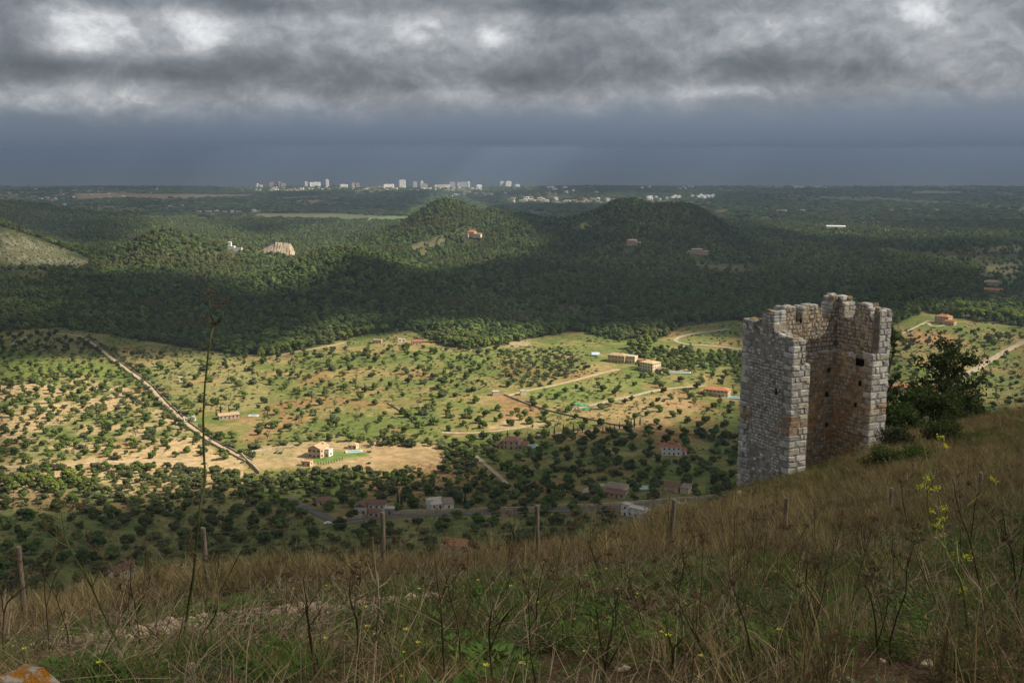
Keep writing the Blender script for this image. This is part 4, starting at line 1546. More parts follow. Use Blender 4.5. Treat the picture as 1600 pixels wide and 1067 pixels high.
house('large beige stone house with a flat top above the sunny fields', 966, 565, -22, [(0, 0, 17, 11, 7.0, 'hip', 1.5, 'w_ochre', 'r_tan'), (13.2, 1.5, 9, 8, 6.4, 'flat', 0, 'w_cream', 'r_flat'), (24, 5, 10, 5, 3.2, 'gx', 1.0, 'w_ochre', 'r_orange')])
house('pink stone farmhouse with a tan gabled roof and chimney beside a lawn', 498, 712, -32, [(0, 0, 9.5, 11, 6.3, 'gy', 2.3, 'w_pink', 'r_tan'), (6.2, 2.5, 3.2, 5, 4.6, 'flat', 0, 'w_white', 'r_flat')], chimney=[(2.2, 2.5, 7.0, 1.6)], shutters=True)
house('small tan garden shed below the pink farmhouse', 480, 727, -25, [(0, 0, 6.0, 4.5, 2.9, 'flat', 0, 'w_pink', 'r_tan')], name='shed', cat='shed')
house('small open pool pavilion with a tan hipped roof on the lawn', 552, 700, -20, [(0, 0, 6, 5, 2.8, 'hip', 1.6, 'w_cream', 'r_tan')], name='pavilion', cat='pavilion')
house('dark villa with stepped brown tiled roofs beside a blue pool in shade', 801, 699, -12, [(0, 0, 11, 10, 5.8, 'hip', 2.2, 'w_pink', 'r_brown'), (-7.8, -1, 6, 8, 3.2, 'hip', 1.5, 'w_pink', 'r_brown'), (7.8, -1.5, 6, 7, 3.2, 'shed', 1.2, 'w_pink', 'r_brown')])
house('cream house with a low greyed hipped roof beside the curved drive', 963, 770, -20, [(0, 0, 12, 10, 4.6, 'hip', 2.2, 'w_cream', 'r_grey'), (2, -7.0, 12, 4.5, 2.8, 'shed', 1.1, 'w_pink', 'r_brown')])
house('white flat roofed house in several cubes below the shaded road', 997, 806, -28, [(0, 0, 11, 6, 4.6, 'flat', 0, 'w_white', 'r_flat'), (-6.2, -1.5, 4.6, 5, 6.2, 'flat', 0, 'w_white', 'r_flat'), (8.6, -2.5, 6, 5, 3.1, 'shed', .9, 'w_white', 'r_brown'), (15.4, -2.8, 6, 4, 3.0, 'flat', 0, 'w_white', 'r_flat')])
house('white house with three brown tiled gables above the asphalt lane', 580, 801, -10, [(-5.4, 0, 7, 7, 4.6, 'gy', 1.9, 'w_white', 'r_brown'), (3.4, 1.5, 9, 7.5, 5.4, 'gx', 2.0, 'w_white', 'r_brown'), (2.6, -5.2, 6, 4.6, 3.0, 'gx', 1.4, 'w_pink', 'r_brown'), (10.6, 0, 5, 5, 3.0, 'flat', 0, 'w_stone', 'r_flat')])
house('angular white modern house with slanting roofs among dark trees', 693, 793, 14, [(-4.0, 1, 7, 5, 3.0, 'shed', 2.6, 'w_white', 'r_flat'), (2.4, -.5, 5.5, 5, 3.4, 'shed', 1.8, 'w_white', 'r_grey'), (-7.6, 2.5, 3.4, 4, 4.6, 'flat', 0, 'w_white', 'r_flat')])
house('pink stone cottage half hidden behind the dry grass of the near slope', 712, 868, -18, [(0, 0, 11, 9, 7.0, 'gx', 2.4, 'w_pink', 'r_orange'), (8.8, -1, 6.4, 6, 3.4, 'gx', 1.3, 'w_pink', 'r_tan')])
house('brown roofed cottage hidden behind dry grass at the left of the near slope', 192, 906, 24, [(0, 0, 10, 8, 6.0, 'gx', 2.4, 'w_white', 'r_brown')], chimney=[(2, 0, 7, 1.8)])
house('small brown roofed farm shed above the asphalt lane', 505, 788, 12, [(0, 0, 8, 6, 3.0, 'gx', 1.6, 'w_pink', 'r_brown')], name='shed', cat='shed')
house('long low farm building with a tan roof beside the straight lane', 357, 653, 10, [(0, 0, 15, 7, 2.9, 'gx', 1.6, 'w_stone', 'r_tan'), (-28, 4, 9, 4, 2.6, 'flat', 0, 'w_white', 'r_flat')])
house('stone house on the right hand knoll with an orange roof and annex', 1474, 505, -24, [(0, 0, 16, 12, 8.6, 'hip', 2.2, 'w_pink', 'r_orange'), (10, -6, 13, 7, 4.6, 'gx', 1.8, 'w_ochre', 'r_orange')], chimney=[(4, 0, 9.6, 2.0), (-3, 1, 9.6, 2.0)])
house('pink house seen between the tower and its dark pine', 1408, 610, 18, [(0, 0, 15, 9, 4.0, 'gx', 2.0, 'w_pink', 'r_orange'), (9.0, -3, 5, 5, 3.2, 'gx', 1.2, 'w_cream', 'r_tan')])
house('upper of two pale houses by the bright green plot on the right edge', 1549, 447, 8, [(0, 0, 20, 12, 7, 'hip', 2.4, 'w_ochre', 'r_tan')])
house('lower of two houses by the green plot, with a long orange roof', 1552, 459, -6, [(0, 0, 24, 11, 6, 'gx', 2.4, 'w_pink', 'r_orange')])
house('red roofed hut in front of the bright pine clump', 651, 538, 6, [(0, 0, 10, 7, 3.4, 'gx', 1.8, 'w_pink', 'r_red')], name='hut', cat='hut')
house('small white hut left of the red roofed hut', 628, 534, 0, [(0, 0, 8, 5, 2.8, 'flat', 0, 'w_white', 'r_flat')], name='hut', cat='hut')
house('low pinkish stone hut at the head of the tan track', 590, 536, -10, [(0, 0, 9, 6, 3.4, 'flat', 0, 'w_pink', 'r_tan')], name='hut', cat='hut')
house('pink hamlet house on the sunlit flank of the long hill', 737, 369, -20, [(0, 0, 16, 14, 9, 'hip', 3, 'w_pink', 'r_orange'), (14, -4, 16, 10, 5, 'gx', 2, 'w_cream', 'r_orange'), (-10, -9, 14, 8, 5, 'flat', 0, 'w_pink', 'r_flat')], detail=False)
house('tan house in a small clearing under the right summit', 987, 382, -10, [(0, 0, 18, 13, 8, 'hip', 2.4, 'w_pink', 'r_tan'), (13, -3, 9, 8, 5, 'flat', 0, 'w_pink', 'r_flat')], detail=False)
house('grey stone house with flat wings on the dark flank of the long hill', 1089, 396, 0, [(0, 0, 20, 12, 8, 'flat', 0, 'w_ochre', 'r_flat'), (15, -2, 12, 9, 5, 'flat', 0, 'w_ochre', 'r_flat'), (-15, -2, 10, 8, 4, 'flat', 0, 'w_stone', 'r_flat')], detail=False)
house('white farm with a square turret left of the quarry', 362, 390, -15, [(0, 0, 12, 10, 6, 'flat', 0, 'w_white', 'r_flat'), (-3, 0, 6, 6, 13, 'hip', 2, 'w_white', 'r_flat'), (12, -4, 16, 7, 3.4, 'flat', 0, 'w_white', 'r_flat')], detail=False)
house('long bright white warehouse on the far right plain', 1306, 358, 0, [(0, 0, 52, 24, 8, 'gx', 2.4, 'w_white', 'w_white'), (34, 0, 14, 14, 6, 'flat', 0, 'w_white', 'r_flat')], name='warehouse', cat='warehouse', detail=False)
house('small tan house in the pines above the dark front knoll', 876, 447, 8, [(0, 0, 13, 9, 6, 'gx', 2, 'w_pink', 'r_tan')], detail=False) if False else None
house('small bright cube house on the low ridge right of the quarry', 557, 369, 0, [(0, 0, 12, 10, 8, 'flat', 0, 'w_white', 'r_flat')], detail=False)
house('small stone field hut right of the straight lane', 283, 596, 0, [(0, 0, 3.5, 3.5, 3.6, 'flat', 0, 'w_cream', 'r_flat')], name='hut', cat='hut', detail=False)
house('small ruined hut at the corner of the tan drive', 775, 617, 10, [(0, 0, 6, 5, 3.0, 'flat', 0, 'w_pink', 'r_flat'), (22, -4, 5, 4, 3.4, 'flat', 0, 'w_cream', 'r_flat')], name='hut', cat='hut', detail=False)
house('low white outbuilding above the retaining wall at the right of the shaded road', 1062, 795, -8, [(0, 0, 7, 5, 3.2, 'flat', 0, 'w_pink', 'r_flat')], name='hut', cat='hut', detail=False)
house('brown shed behind the turquoise pool in the shade', 1052, 766, -22, [(0, 0, 9, 7, 3.6, 'gx', 1.8, 'w_pink', 'r_brown'), (8, 0, 5, 6, 3.6, 'shed', 1.2, 'w_cream', 'r_grey')], name='shed', cat='shed', detail=False)

# swimming pools
for px, py, w_, d_, rot, lab in [(829, 698, 9, 4.5, 20, 'bright blue pool beside the dark brown roofed villa'), (553, 706, 9, 3, 15, 'turquoise pool at the edge of the farmhouse lawn'),
                                 (1012, 763, 8, 4, 0, 'turquoise pool behind the grey roofed house'), (1146, 622, 16, 5, -10, 'white edged pool on the terrace of the long villa'),
                                 (1060, 583, 20, 6, -8, 'pale pool terrace right of the yellow roofed house'), (396, 650, 5, 3, 0, 'small turquoise pool by the long farm building')]:
    p = hit(px, py, 100)
    zt_ = max(gz(p.x + sx * w_ * .5, p.y + sy * d_ * .5) for sx in (-1, 1) for sy in (-1, 1)) + .5
    root = tag(empty('swimming_pool', (p.x, p.y, zt_), rad(rot)), lab, 'pool')
    b = MB()
    for sx in (-1, 1):
        b.box((sx * (w_ / 2 + .6), 0, -1.4), (1.2, d_ + 2.4, 3.0))
    for sy in (-1, 1):
        b.box((0, sy * (d_ / 2 + .6), -1.4), (w_, 1.2, 3.0))
    b.build('coping', M['coping'], root)
    b = MB()
    b.box((0, 0, -1.0), (w_, d_, 1.9))
    b.build('water', M['pool'], root)
    HOUSES.append((p.x, p.y, w_ * .8))

# cars
M['car_white'] = plain_mat('white_car_paint', (.70, .70, .70), .03, 1, .3, .5)
M['car_red'] = plain_mat('dark_red_car_paint', (.14, .035, .03), .03, 1, .3, .5)
M['tyre'] = plain_mat('tyre_rubber', (.02, .02, .02), .1, 3)


def car(px, py, rot, paint, label):
    p = hit(px, py, 100)
    root = tag(empty('parked_car', (p.x, p.y, p.z + .12), rad(rot)), label, 'car')
    b = MB()
    prf = [(-2.1, .35), (-2.15, .75), (-1.95, .95), (-1.25, 1.0), (-.75, 1.45), (.75, 1.5), (1.55, 1.02), (2.1, .88), (2.15, .4)]
    vs = [(x, -.85 * (1 if z < 1.1 else .82), z) for x, z in prf] + [(x, .85 * (1 if z < 1.1 else .82), z) for x, z in prf]
    n = len(prf)
    b.addv(vs, [tuple(range(n)), tuple(reversed(range(n, 2 * n)))] + [(i, i + n, (i + 1) % n + n, (i + 1) % n) for i in range(n)])
    b.build('body', M[paint], root)
    b = MB()
    for s in (-1, 1):
        b.addv([(-1.15, s * .835, 1.04), (1.35, s * .835, 1.06), (.7, s * .722, 1.42), (-.7, s * .722, 1.4)], [(0, 1, 2, 3)[::s]])
    b.build('window', M['pane'], root)
    for x in (-1.3, 1.3):
        for y in (-.8, .8):
            b = MB()
            b.tube([(0, -.1, 0), (0, .1, 0)], [.33, .33], 10)
            b.build('wheel', M['tyre'], root, loc=(x, y, .33))


car(512, 819, 25, 'car_white', 'white car parked beside the asphalt lane below the white house')
car(76, 731, 5, 'car_red', 'dark red car parked leftmost on the wide tan track')
car(84, 729, 60, 'car_red', 'dark car parked second on the wide tan track')
car(99, 729, 10, 'car_red', 'dark car parked apart on the right of the wide tan track')

# tents and green netting in the sunny fields
M['blue'] = plain_mat('pale_blue_tarp', (.42, .52, .66), .15, 1)
M['net'] = plain_mat('green_netting', (.06, .32, .17), .3, 1.2)
p = hit(930, 556, 100)
root = tag(empty('tarpaulin_tent', p, .2), 'pale blue tarpaulin shelter left of the large beige house', 'tent')
roof_mb(8, 5, 'gx', 2.2, .1).build('cover', M['blue'], root, loc=(0, 0, 1.6))
b = MB()
for sx in (-1, 1):
    for sy in (-1, 1):
        b.tube([(sx * 3.8, sy * 2.3, -.5), (sx * 3.8, sy * 2.3, 1.7)], .08, 5)
b.build('frame', M['bark'], root)
for k, (px, py, w_) in enumerate([(913, 635, 9), (902, 632, 6), (916, 640, 5)]):
    p = hit(px, py, 100)
    b = MB()
    n = 8
    vs, fs = [], []
    for i in range(n + 1):
        for j in range(5):
            vs.append((w_ * (i / n - .5), (j / 4 - .5) * 3, .25 + 1.3 * math.sin(PI * j / 4) * R.uniform(.6, 1.1)))
    for i in range(n):
        for j in range(4):
            a = i * 5 + j
            fs.append((a, a + 5, a + 6, a + 1))
    b.addv(vs, fs)
    tag(b.build('net_cover', M['net'], loc=p, rot=(0, 0, R.uniform(-.5, .5))), ['large green net cover lying beside the villa drive', 'small green net cover left of the large one', 'small green net cover just below the large one'][k], 'net cover')

# ---------------------------------------------------------------- seaside town: hotels and white houses
M['h_white'] = plain_mat('hotel_white', (.84, .83, .80), .05, .05)
M['h_cream'] = plain_mat('hotel_cream', (.62, .55, .44), .08, .05)
M['h_pink'] = plain_mat('hotel_terracotta', (.42, .30, .24), .1, .05)
M['h_grey'] = plain_mat('hotel_grey', (.45, .46, .47), .08, .05)
HOTELS = [  # px centre, width px, height px, distance, material, look
    (402, 4, 6, 8050, 'h_white', 'small white block at the left end of the seaside town'),
    (407, 6, 4, 8000, 'h_cream', 'low cream block beside the leftmost white block'),
    (424, 8, 8, 8150, 'h_pink', 'broad terracotta hotel in the left part of the town'),
    (436, 4, 9, 8150, 'h_pink', 'taller terracotta hotel block right of the broad one'),
    (442, 8, 6, 8100, 'h_pink', 'low terracotta wing right of the tall terracotta hotel'),
    (478, 4, 8, 8100, 'h_white', 'slim white tower block left of the long white hotel'),
    (492, 20, 7, 8150, 'h_white', 'long pale hotel in the left half of the town'),
    (511, 5, 11, 8150, 'h_white', 'white tower hotel at the right end of the long pale hotel'),
    (537, 14, 4, 8150, 'h_white', 'low white terrace right of the white tower hotel'),
    (552, 5, 6, 8150, 'h_cream', 'small cream block left of a low terracotta one'),
    (558, 7, 6, 8120, 'h_pink', 'low terracotta block in the middle of the town'),
    (607, 20, 5, 8200, 'h_white', 'long low white hotel beside the largest white tower'),
    (628.5, 10.5, 12, 8200, 'h_white', 'largest white hotel tower of the seaside town'),
    (648, 7, 9, 8300, 'h_grey', 'grey hazy block right of the largest hotel tower'),
    (659, 4, 10, 8150, 'h_white', 'slim white tower at the right of the grey block'),
    (664, 7, 6, 8000, 'h_cream', 'yellowish block at the foot of the slim white tower'),
    (690, 30, 5, 8000, 'h_cream', 'long stepped cream hotel in front of the grey ones'),
    (706, 10, 8, 8350, 'h_grey', 'far grey hotel behind the stepped cream hotel'),
    (722, 20, 8, 8300, 'h_grey', 'wide pale grey hotel block right of the stepped hotel'),
    (732, 4, 9, 8200, 'h_white', 'slim pale tower at the end of the wide grey block'),
    (748, 10, 4, 8200, 'h_white', 'low white block right of the wide grey hotel'),
    (784, 5, 9, 8250, 'h_white', 'left white slab of the twin slab hotel'),
    (794, 10, 9, 8250, 'h_white', 'right wider white slab of the twin slab hotel'),
    (808, 8, 4, 8200, 'h_white', 'low white wing right of the twin slab hotel'),
]
for px, wpx, hpx, d, m_, lab in HOTELS:
    p = at(px, d)
    s = d / F
    W_, H_ = wpx * s, hpx * s
    root = tag(empty('hotel', p, -math.atan2(p.x, p.y) + R.uniform(.45, .75)), lab, 'hotel', 'hotels of the seaside town')
    b = MB()
    b.box((0, 0, H_ / 2 - 5), (W_, 16, H_ + 10))
    b.box((R.uniform(-.2, .2) * W_, 2, H_ + 1.2), (min(8, W_ * .4), 6, 2.4))
    b.build('wall', M[m_], root)
    nf = max(1, int(H_ / 5))
    for k in range(nf):
        b = MB()
        b.box((0, -8.3, 3 + k * H_ / nf), (W_ * .86, .5, 1.7))
        b.build('window_band', M['pane'], root)

def cottage_mesh(seed, wm, rm):
    r = random.Random(seed)
    b = MB()
    w_, d_, h_ = r.uniform(10, 17), r.uniform(8, 11), r.uniform(4, 7.5)
    b.box((0, 0, h_ / 2 - 2), (w_, d_, h_ + 4))
    b.mi = 1
    rr = roof_mb(w_, d_, r.choice(['gx', 'hip', 'flat']), r.uniform(1.5, 2.4))
    off = len(b.v)
    b.addv([(x, y, z + h_ + .02) for x, y, z in rr.v], rr.f)
    b.mi = 2
    for k in range(3):
        b.box(((k - 1) * w_ * .3, -d_ / 2 - .03, 1.7), (1.2, .1, 1.5))
    return b.mesh('cottage', [M[wm], M[rm], M['pane']])


COT = [cottage_mesh(1, 'h_white', 'h_white'), cottage_mesh(2, 'h_white', 'r_tan'), cottage_mesh(3, 'w_cream', 'r_orange'), cottage_mesh(4, 'h_white', 'h_grey'), cottage_mesh(5, 'w_ochre', 'r_tan')]


ONES = ['', 'first', 'second', 'third', 'fourth', 'fifth', 'sixth', 'seventh', 'eighth', 'ninth', 'tenth', 'eleventh', 'twelfth', 'thirteenth', 'fourteenth', 'fifteenth', 'sixteenth', 'seventeenth', 'eighteenth', 'nineteenth']
TENS = ['', '', 'twenty', 'thirty', 'forty', 'fifty', 'sixty', 'seventy', 'eighty', 'ninety']


def ordinal(k):
    n = k + 1
    if n < 20:
        return ONES[n]
    if n >= 100:
        return f'{n}th'
    if n % 10 == 0:
        return TENS[n // 10][:-1] + 'ieth'
    return TENS[n // 10] + '-' + ONES[n % 10]


def scatter_cottages(n, boxes, kinds, label, group, d0=None, sc=(1, 1.5)):
    row = []
    for k in range(n):
        x0, x1, y0, y1 = R.choice(boxes)
        px, py = R.uniform(x0, x1), R.uniform(y0, y1)
        p = hit(px, py, 4300) if d0 is None else at(px, R.uniform(*d0))
        o = link('cottage', COT[R.choice(kinds)], None, p, (0, 0, R.uniform(-.5, .5)), R.uniform(*sc))
        row.append((p.x / p.y, o))
        HOUSES.append((p.x, p.y, 14))
    row.sort(key=lambda t: t[0])
    for k, (_, o) in enumerate(row):
        tag(o, f'{ordinal(k)} {label} counted from the left', 'house', group)


scatter_cottages(60, [(800, 1005, 311, 317), (850, 990, 312, 318), (795, 860, 310, 316)], [0, 1, 2, 1], 'tiny house of the village strip behind the left summit', 'white village houses behind the hill', sc=(1.1, 1.7))
scatter_cottages(42, [(1010, 1060, 309, 313), (1050, 1110, 307, 311), (1090, 1115, 306, 309)], [0, 0, 3], 'bright white house of the strip right of the dark summit', 'white village houses right of the summit', sc=(1.1, 1.7))
scatter_cottages(95, [(400, 480, 294, 299), (480, 620, 293, 297), (640, 770, 294, 299), (690, 790, 300, 309)], [0, 1, 3, 2], 'tiny house at the foot of the seaside hotels', 'small houses below the hotels', sc=(1.0, 1.5))
scatter_cottages(26, [(855, 935, 292, 302), (1000, 1090, 293, 297), (1240, 1295, 292, 294)], [0, 1, 3], 'white house on the hazy coastal rise', 'white houses on the coastal rise', sc=(1.2, 1.8))
scatter_cottages(40, [(20, 120, 295, 330), (90, 250, 292, 310), (50, 110, 305, 315), (130, 350, 296, 325)], [1, 2, 4, 0], 'tiny farmhouse on the far left plain', 'farmhouses on the far left plain', sc=(.9, 1.3))
scatter_cottages(9, [(300, 380, 344, 348), (390, 410, 343, 346)], [0, 1], 'white farm building beside the pale strip field', 'white farm buildings by the strip field', sc=(.9, 1.4))
scatter_cottages(16, [(1385, 1500, 342, 350), (1200, 1260, 334, 338), (1120, 1140, 338, 342)], [2, 1, 4], 'tan farmhouse on the far right plain', 'farmhouses on the far right plain', sc=(.9, 1.3))
# ---------------------------------------------------------------- plants: shapes
def leaf_cards(r, centers, n, rad_, size, squash=1.0, tri=False):
    """many leaf-sized faces spread round clump centres (one island each)"""
    V_, Fc = [], []
    C_ = np.asarray(centers)
    for k in range(n):
        c_ = C_[r.integers(len(C_))]
        d = r.normal(size=3)
        d /= np.linalg.norm(d) + 1e-9
        p = c_ + d * rad_ * r.uniform(.55, 1.05) * np.array([1, 1, squash])
        a = r.normal(size=3)
        nn = d + .8 * r.normal(size=3)
        a = np.cross(nn, a)
        a /= np.linalg.norm(a) + 1e-9
        b_ = np.cross(nn, a)
        b_ /= np.linalg.norm(b_) + 1e-9
        s = size * r.uniform(.6, 1.3)
        i = len(V_)
        if tri:
            V_ += [p - a * s * .5, p + a * s * .5, p + b_ * s]
            Fc.append((i, i + 1, i + 2))
        else:
            V_ += [p - a * s * .6 - b_ * s * .3, p + a * s * .1 - b_ * s * .55, p + a * s * .6 + b_ * s * .2, p - a * s * .1 + b_ * s * .6]
            Fc.append((i, i + 1, i + 2, i + 3))
    return V_, Fc


def blob(r, c_, rad3, lump=.22):
    """uneven closed lump of 12x7 faces"""
    V_, Fc = [], []
    n, m = 9, 6
    ph = r.uniform(0, 9, 4)
    for j in range(m + 1):
        th = PI * j / m
        for i in range(n):
            a = 2 * PI * i / n
            k = 1 + lump * (math.sin(3 * a + ph[0] + 2 * th) * .5 + math.sin(5 * a + ph[1]) * .3 + math.sin(4 * th + ph[2]) * .4)
            V_.append((c_[0] + rad3[0] * k * math.sin(th) * math.cos(a), c_[1] + rad3[1] * k * math.sin(th) * math.sin(a), c_[2] + rad3[2] * k * math.cos(th)))
    for j in range(m):
        for i in range(n):
            Fc.append((j * n + i, (j + 1) * n + i, (j + 1) * n + (i + 1) % n, j * n + (i + 1) % n))
    return V_, Fc


def join(parts):
    V_, Fc = [], []
    for v, f in parts:
        o_ = len(V_)
        V_ += [tuple(p) for p in v]
        Fc += [tuple(i + o_ for i in q_) for q_ in f]
    return V_, Fc


def crown(seed, kind):
    """crown of a tree of unit height 1 (m): carob wide and round, pine rounded cone, umbrella pine, cypress column"""
    r = np.random.default_rng(seed)
    parts, cents = [], []
    if kind == 'carob':
        n = r.integers(6, 11)
        sq = r.uniform(.75, 1.3)
        for k in range(n):
            a = 2 * PI * k / n + r.uniform(-.6, .6)
            rr = r.uniform(.12, .42)
            cents.append((rr * math.cos(a) * sq, rr * math.sin(a) / sq, r.uniform(.24, .74)))
        cents += [(r.uniform(-.15, .15), r.uniform(-.15, .15), r.uniform(.66, .82)) for _ in range(3)]
        for c_ in cents:
            bs = r.uniform(.13, .23)
            parts.append(blob(r, c_, (bs, bs, bs * .9), .3))
        parts.append(leaf_cards(r, cents, 330, .24, .085, .95))
    elif kind == 'scrub':
        for k in range(7):
            a = r.uniform(0, 2 * PI)
            rr = r.uniform(.1, .6)
            cents.append((rr * math.cos(a), rr * math.sin(a), r.uniform(.25, .62)))
        for c_ in cents:
            parts.append(blob(r, c_, (.26, .26, .2), .3))
        parts.append(leaf_cards(r, cents, 240, .32, .11, .85))
    elif kind == 'almond':      # thin, half bare crown
        for k in range(12):
            a = r.uniform(0, 2 * PI)
            rr = r.uniform(.05, .42)
            cents.append((rr * math.cos(a), rr * math.sin(a), r.uniform(.42, .9)))
        parts.append(leaf_cards(r, cents, 170, .16, .075))
    elif kind == 'pine':
        n = 15
        for k in range(n):
            t = (k + .5) / n
            w_ = .30 * (1 - t) ** .65 * (1 - .35 * max(0, .25 - t) / .25)
            a = k * 2.4 + r.uniform(-.4, .4)
            cents.append((w_ * math.cos(a), w_ * math.sin(a), .22 + .70 * t + r.uniform(-.03, .03)))
        for c_ in cents:
            s = .10 + .07 * (1 - c_[2])
            parts.append(blob(r, c_, (s * 1.1, s * 1.1, s * .95), .3))
        parts.append(leaf_cards(r, cents, 300, .155, .075, .9))
    elif kind == 'roundpine':
        n = 14
        for k in range(n):
            a = k * 2.4
            t = r.uniform(0, 1)
            rr = .36 * math.sqrt(max(0, 1 - (2 * t - 1) ** 2)) * r.uniform(.7, 1)
            cents.append((rr * math.cos(a), rr * math.sin(a), .34 + .52 * t))
        for c_ in cents:
            parts.append(blob(r, c_, (.15, .15, .125), .3))
        parts.append(leaf_cards(r, cents, 340, .20, .075, .85))
    elif kind == 'cypress':
        for k in range(9):
            t = k / 8
            cents.append((0, 0, .1 + .82 * t))
            s = .085 * (1 - .75 * t ** 1.6) * (1 if t > .1 else .8)
            parts.append(blob(r, cents[-1], (s, s, .09), .25))
        for k in range(150):
            t = r.uniform(0, 1)
            parts.append(leaf_cards(r, [(0, 0, .06 + .9 * t)], 1, .10 * (1 - .8 * t), .035, 1))
    return join(parts)


def trunk_mb(seed, h, rad_):
    r = random.Random(seed)
    b = MB()
    b.tube([(0, 0, -.12 * h), (r.uniform(-.02, .02), r.uniform(-.02, .02), h * .5), (r.uniform(-.05, .05), r.uniform(-.05, .05), h)], [rad_ * 1.3, rad_, rad_ * .6], 6)
    for k in range(3):
        a = k * 2.1 + r.random()
        b.tube([(0, 0, h * .6), (.14 * math.cos(a), .14 * math.sin(a), h * 1.05), (.25 * math.cos(a), .25 * math.sin(a), h * 1.5)], [rad_ * .7, rad_ * .5, rad_ * .2], 4)
    return b


def crown_mesh(seed, kind, m):
    V_, f = crown(seed, kind)
    return mesh_np(kind + '_crown', V_, f, mats=[m])


CROWN = {
    'carob': [crown_mesh(s, 'carob', M['carob']) for s in range(9)],
    'scrub': [crown_mesh(20 + s, 'scrub', M['scrub']) for s in range(4)],
    'almond': [crown_mesh(40 + s, 'almond', M['scrub']) for s in range(3)],
    'pine': [crown_mesh(60 + s, 'pine', M['pine']) for s in range(4)],
    'roundpine': [crown_mesh(80 + s, 'roundpine', M['pine']) for s in range(4)],
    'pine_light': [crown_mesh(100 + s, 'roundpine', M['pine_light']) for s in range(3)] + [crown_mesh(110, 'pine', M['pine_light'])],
    'cypress': [crown_mesh(120 + s, 'cypress', M['cypress']) for s in range(2)],
}
TRUNK = {k: trunk_mb(i, {'carob': .36, 'almond': .42, 'scrub': .2, 'pine': .5, 'roundpine': .42, 'pine_light': .42, 'cypress': .3}[k], {'cypress': .02}.get(k, .032)).mesh('trunk', [M['bark']]) for i, k in enumerate(CROWN)}


TREES = []


def tree(name, kind, p, h, label, cat, group, wide=1.0):
    root = tag(empty(name, p, R.uniform(0, 6.28)), label, cat, group)
    root.scale = (h * wide, h * wide, h)
    link('trunk', TRUNK[kind], root)
    link('crown', R.choice(CROWN[kind]), root)
    TREES.append((root, p[0], p[1], p[2]))
    return root


# ---------------------------------------------------------------- scattering that nobody could count
def scatter(name, label, cat, P, rotz, scl, which, meshes, tilt=None, kind='stuff'):
    """one object: its vertices carry position, turn, size and variety, geometry nodes put the plants there"""
    n = len(P)
    if n == 0:
        return
    me = mesh_np(name, P, np.zeros((0, 3), np.int32))
    a = me.attributes.new('rotv', 'FLOAT_VECTOR', 'POINT')
    rv = np.zeros((n, 3), np.float32)
    rv[:, 2] = rotz
    if tilt is not None:
        rv[:, :2] = tilt
    a.data.foreach_set('vector', rv.ravel())
    a = me.attributes.new('sclv', 'FLOAT_VECTOR', 'POINT')
    sv = np.asarray(scl, np.float32)
    if sv.ndim == 1:
        sv = np.repeat(sv[:, None], 3, 1)
    a.data.foreach_set('vector', sv.ravel())
    a = me.attributes.new('whichv', 'INT', 'POINT')
    a.data.foreach_set('value', np.asarray(which, np.int32))
    src = bpy.data.collections.new(name + '_kinds')
    for k, ms_ in enumerate(meshes):
        o = bpy.data.objects.new(f'{name}_kind_{k:02d}', ms_)
        src.objects.link(o)
    g = bpy.data.node_groups.new(name, 'GeometryNodeTree')
    g.interface.new_socket('Geometry', in_out='INPUT', socket_type='NodeSocketGeometry')
    g.interface.new_socket('Geometry', in_out='OUTPUT', socket_type='NodeSocketGeometry')
    gi, go = g.nodes.new('NodeGroupInput'), g.nodes.new('NodeGroupOutput')
    ip = g.nodes.new('GeometryNodeInstanceOnPoints')
    ci = g.nodes.new('GeometryNodeCollectionInfo')
    ci.inputs['Collection'].default_value = src
    ci.inputs['Separate Children'].default_value = True
    ci.inputs['Reset Children'].default_value = True
    ip.inputs['Pick Instance'].default_value = True

    def attr(nm, dt):
        q_ = g.nodes.new('GeometryNodeInputNamedAttribute')
        q_.data_type = dt
        q_.inputs['Name'].default_value = nm
        return q_.outputs['Attribute']
    g.links.new(gi.outputs[0], ip.inputs['Points'])
    g.links.new(ci.outputs[0], ip.inputs['Instance'])
    g.links.new(attr('whichv', 'INT'), ip.inputs['Instance Index'])
    g.links.new(attr('rotv', 'FLOAT_VECTOR'), ip.inputs['Rotation'])
    g.links.new(attr('sclv', 'FLOAT_VECTOR'), ip.inputs['Scale'])
    g.links.new(ip.outputs[0], go.inputs[0])
    o = link(name, me)
    o.modifiers.new('plants', 'NODES').node_group = g
    tag(o, label, cat, kind=kind)
    return o


def full_tree_mesh(kind, i):
    """crown and trunk as one mesh for the scattered masses"""
    V_, f = crown(500 + i * 7 + len(kind), kind if kind != 'pine_light' else 'roundpine')
    tb = trunk_mb(700 + i, .4, .03)
    n = len(V_)
    nf = len(f)
    V_ = list(V_) + tb.v
    f = list(f) + [tuple(k + n for k in q_) for q_ in tb.f]
    me = mesh_np(kind + '_plant', V_, f, mats=[M['pine' if kind in ('pine', 'roundpine') else 'scrub' if kind in ('scrub', 'almond') else kind], M['bark']])
    mi = np.zeros(len(f), np.int32)
    mi[nf:] = 1
    me.polygons.foreach_set('material_index', mi)
    return me


# ---------------------------------------------------------------- woods
def jitter_grid(y0, y1, step, halfw=.56):
    ys = np.arange(y0, y1, step)
    P_ = []
    for y in ys:
        xs = np.arange(-halfw * y, halfw * y, step)
        P_.append(np.stack([xs + rng.uniform(-.48, .48, len(xs)) * step, np.full(len(xs), y) + rng.uniform(-.48, .48, len(xs)) * step], 1))
    return np.concatenate(P_)


def in_any(px, py, polys):
    r = np.zeros(px.shape, bool)
    for p in polys:
        r |= inpoly(px, py, p)
    return r


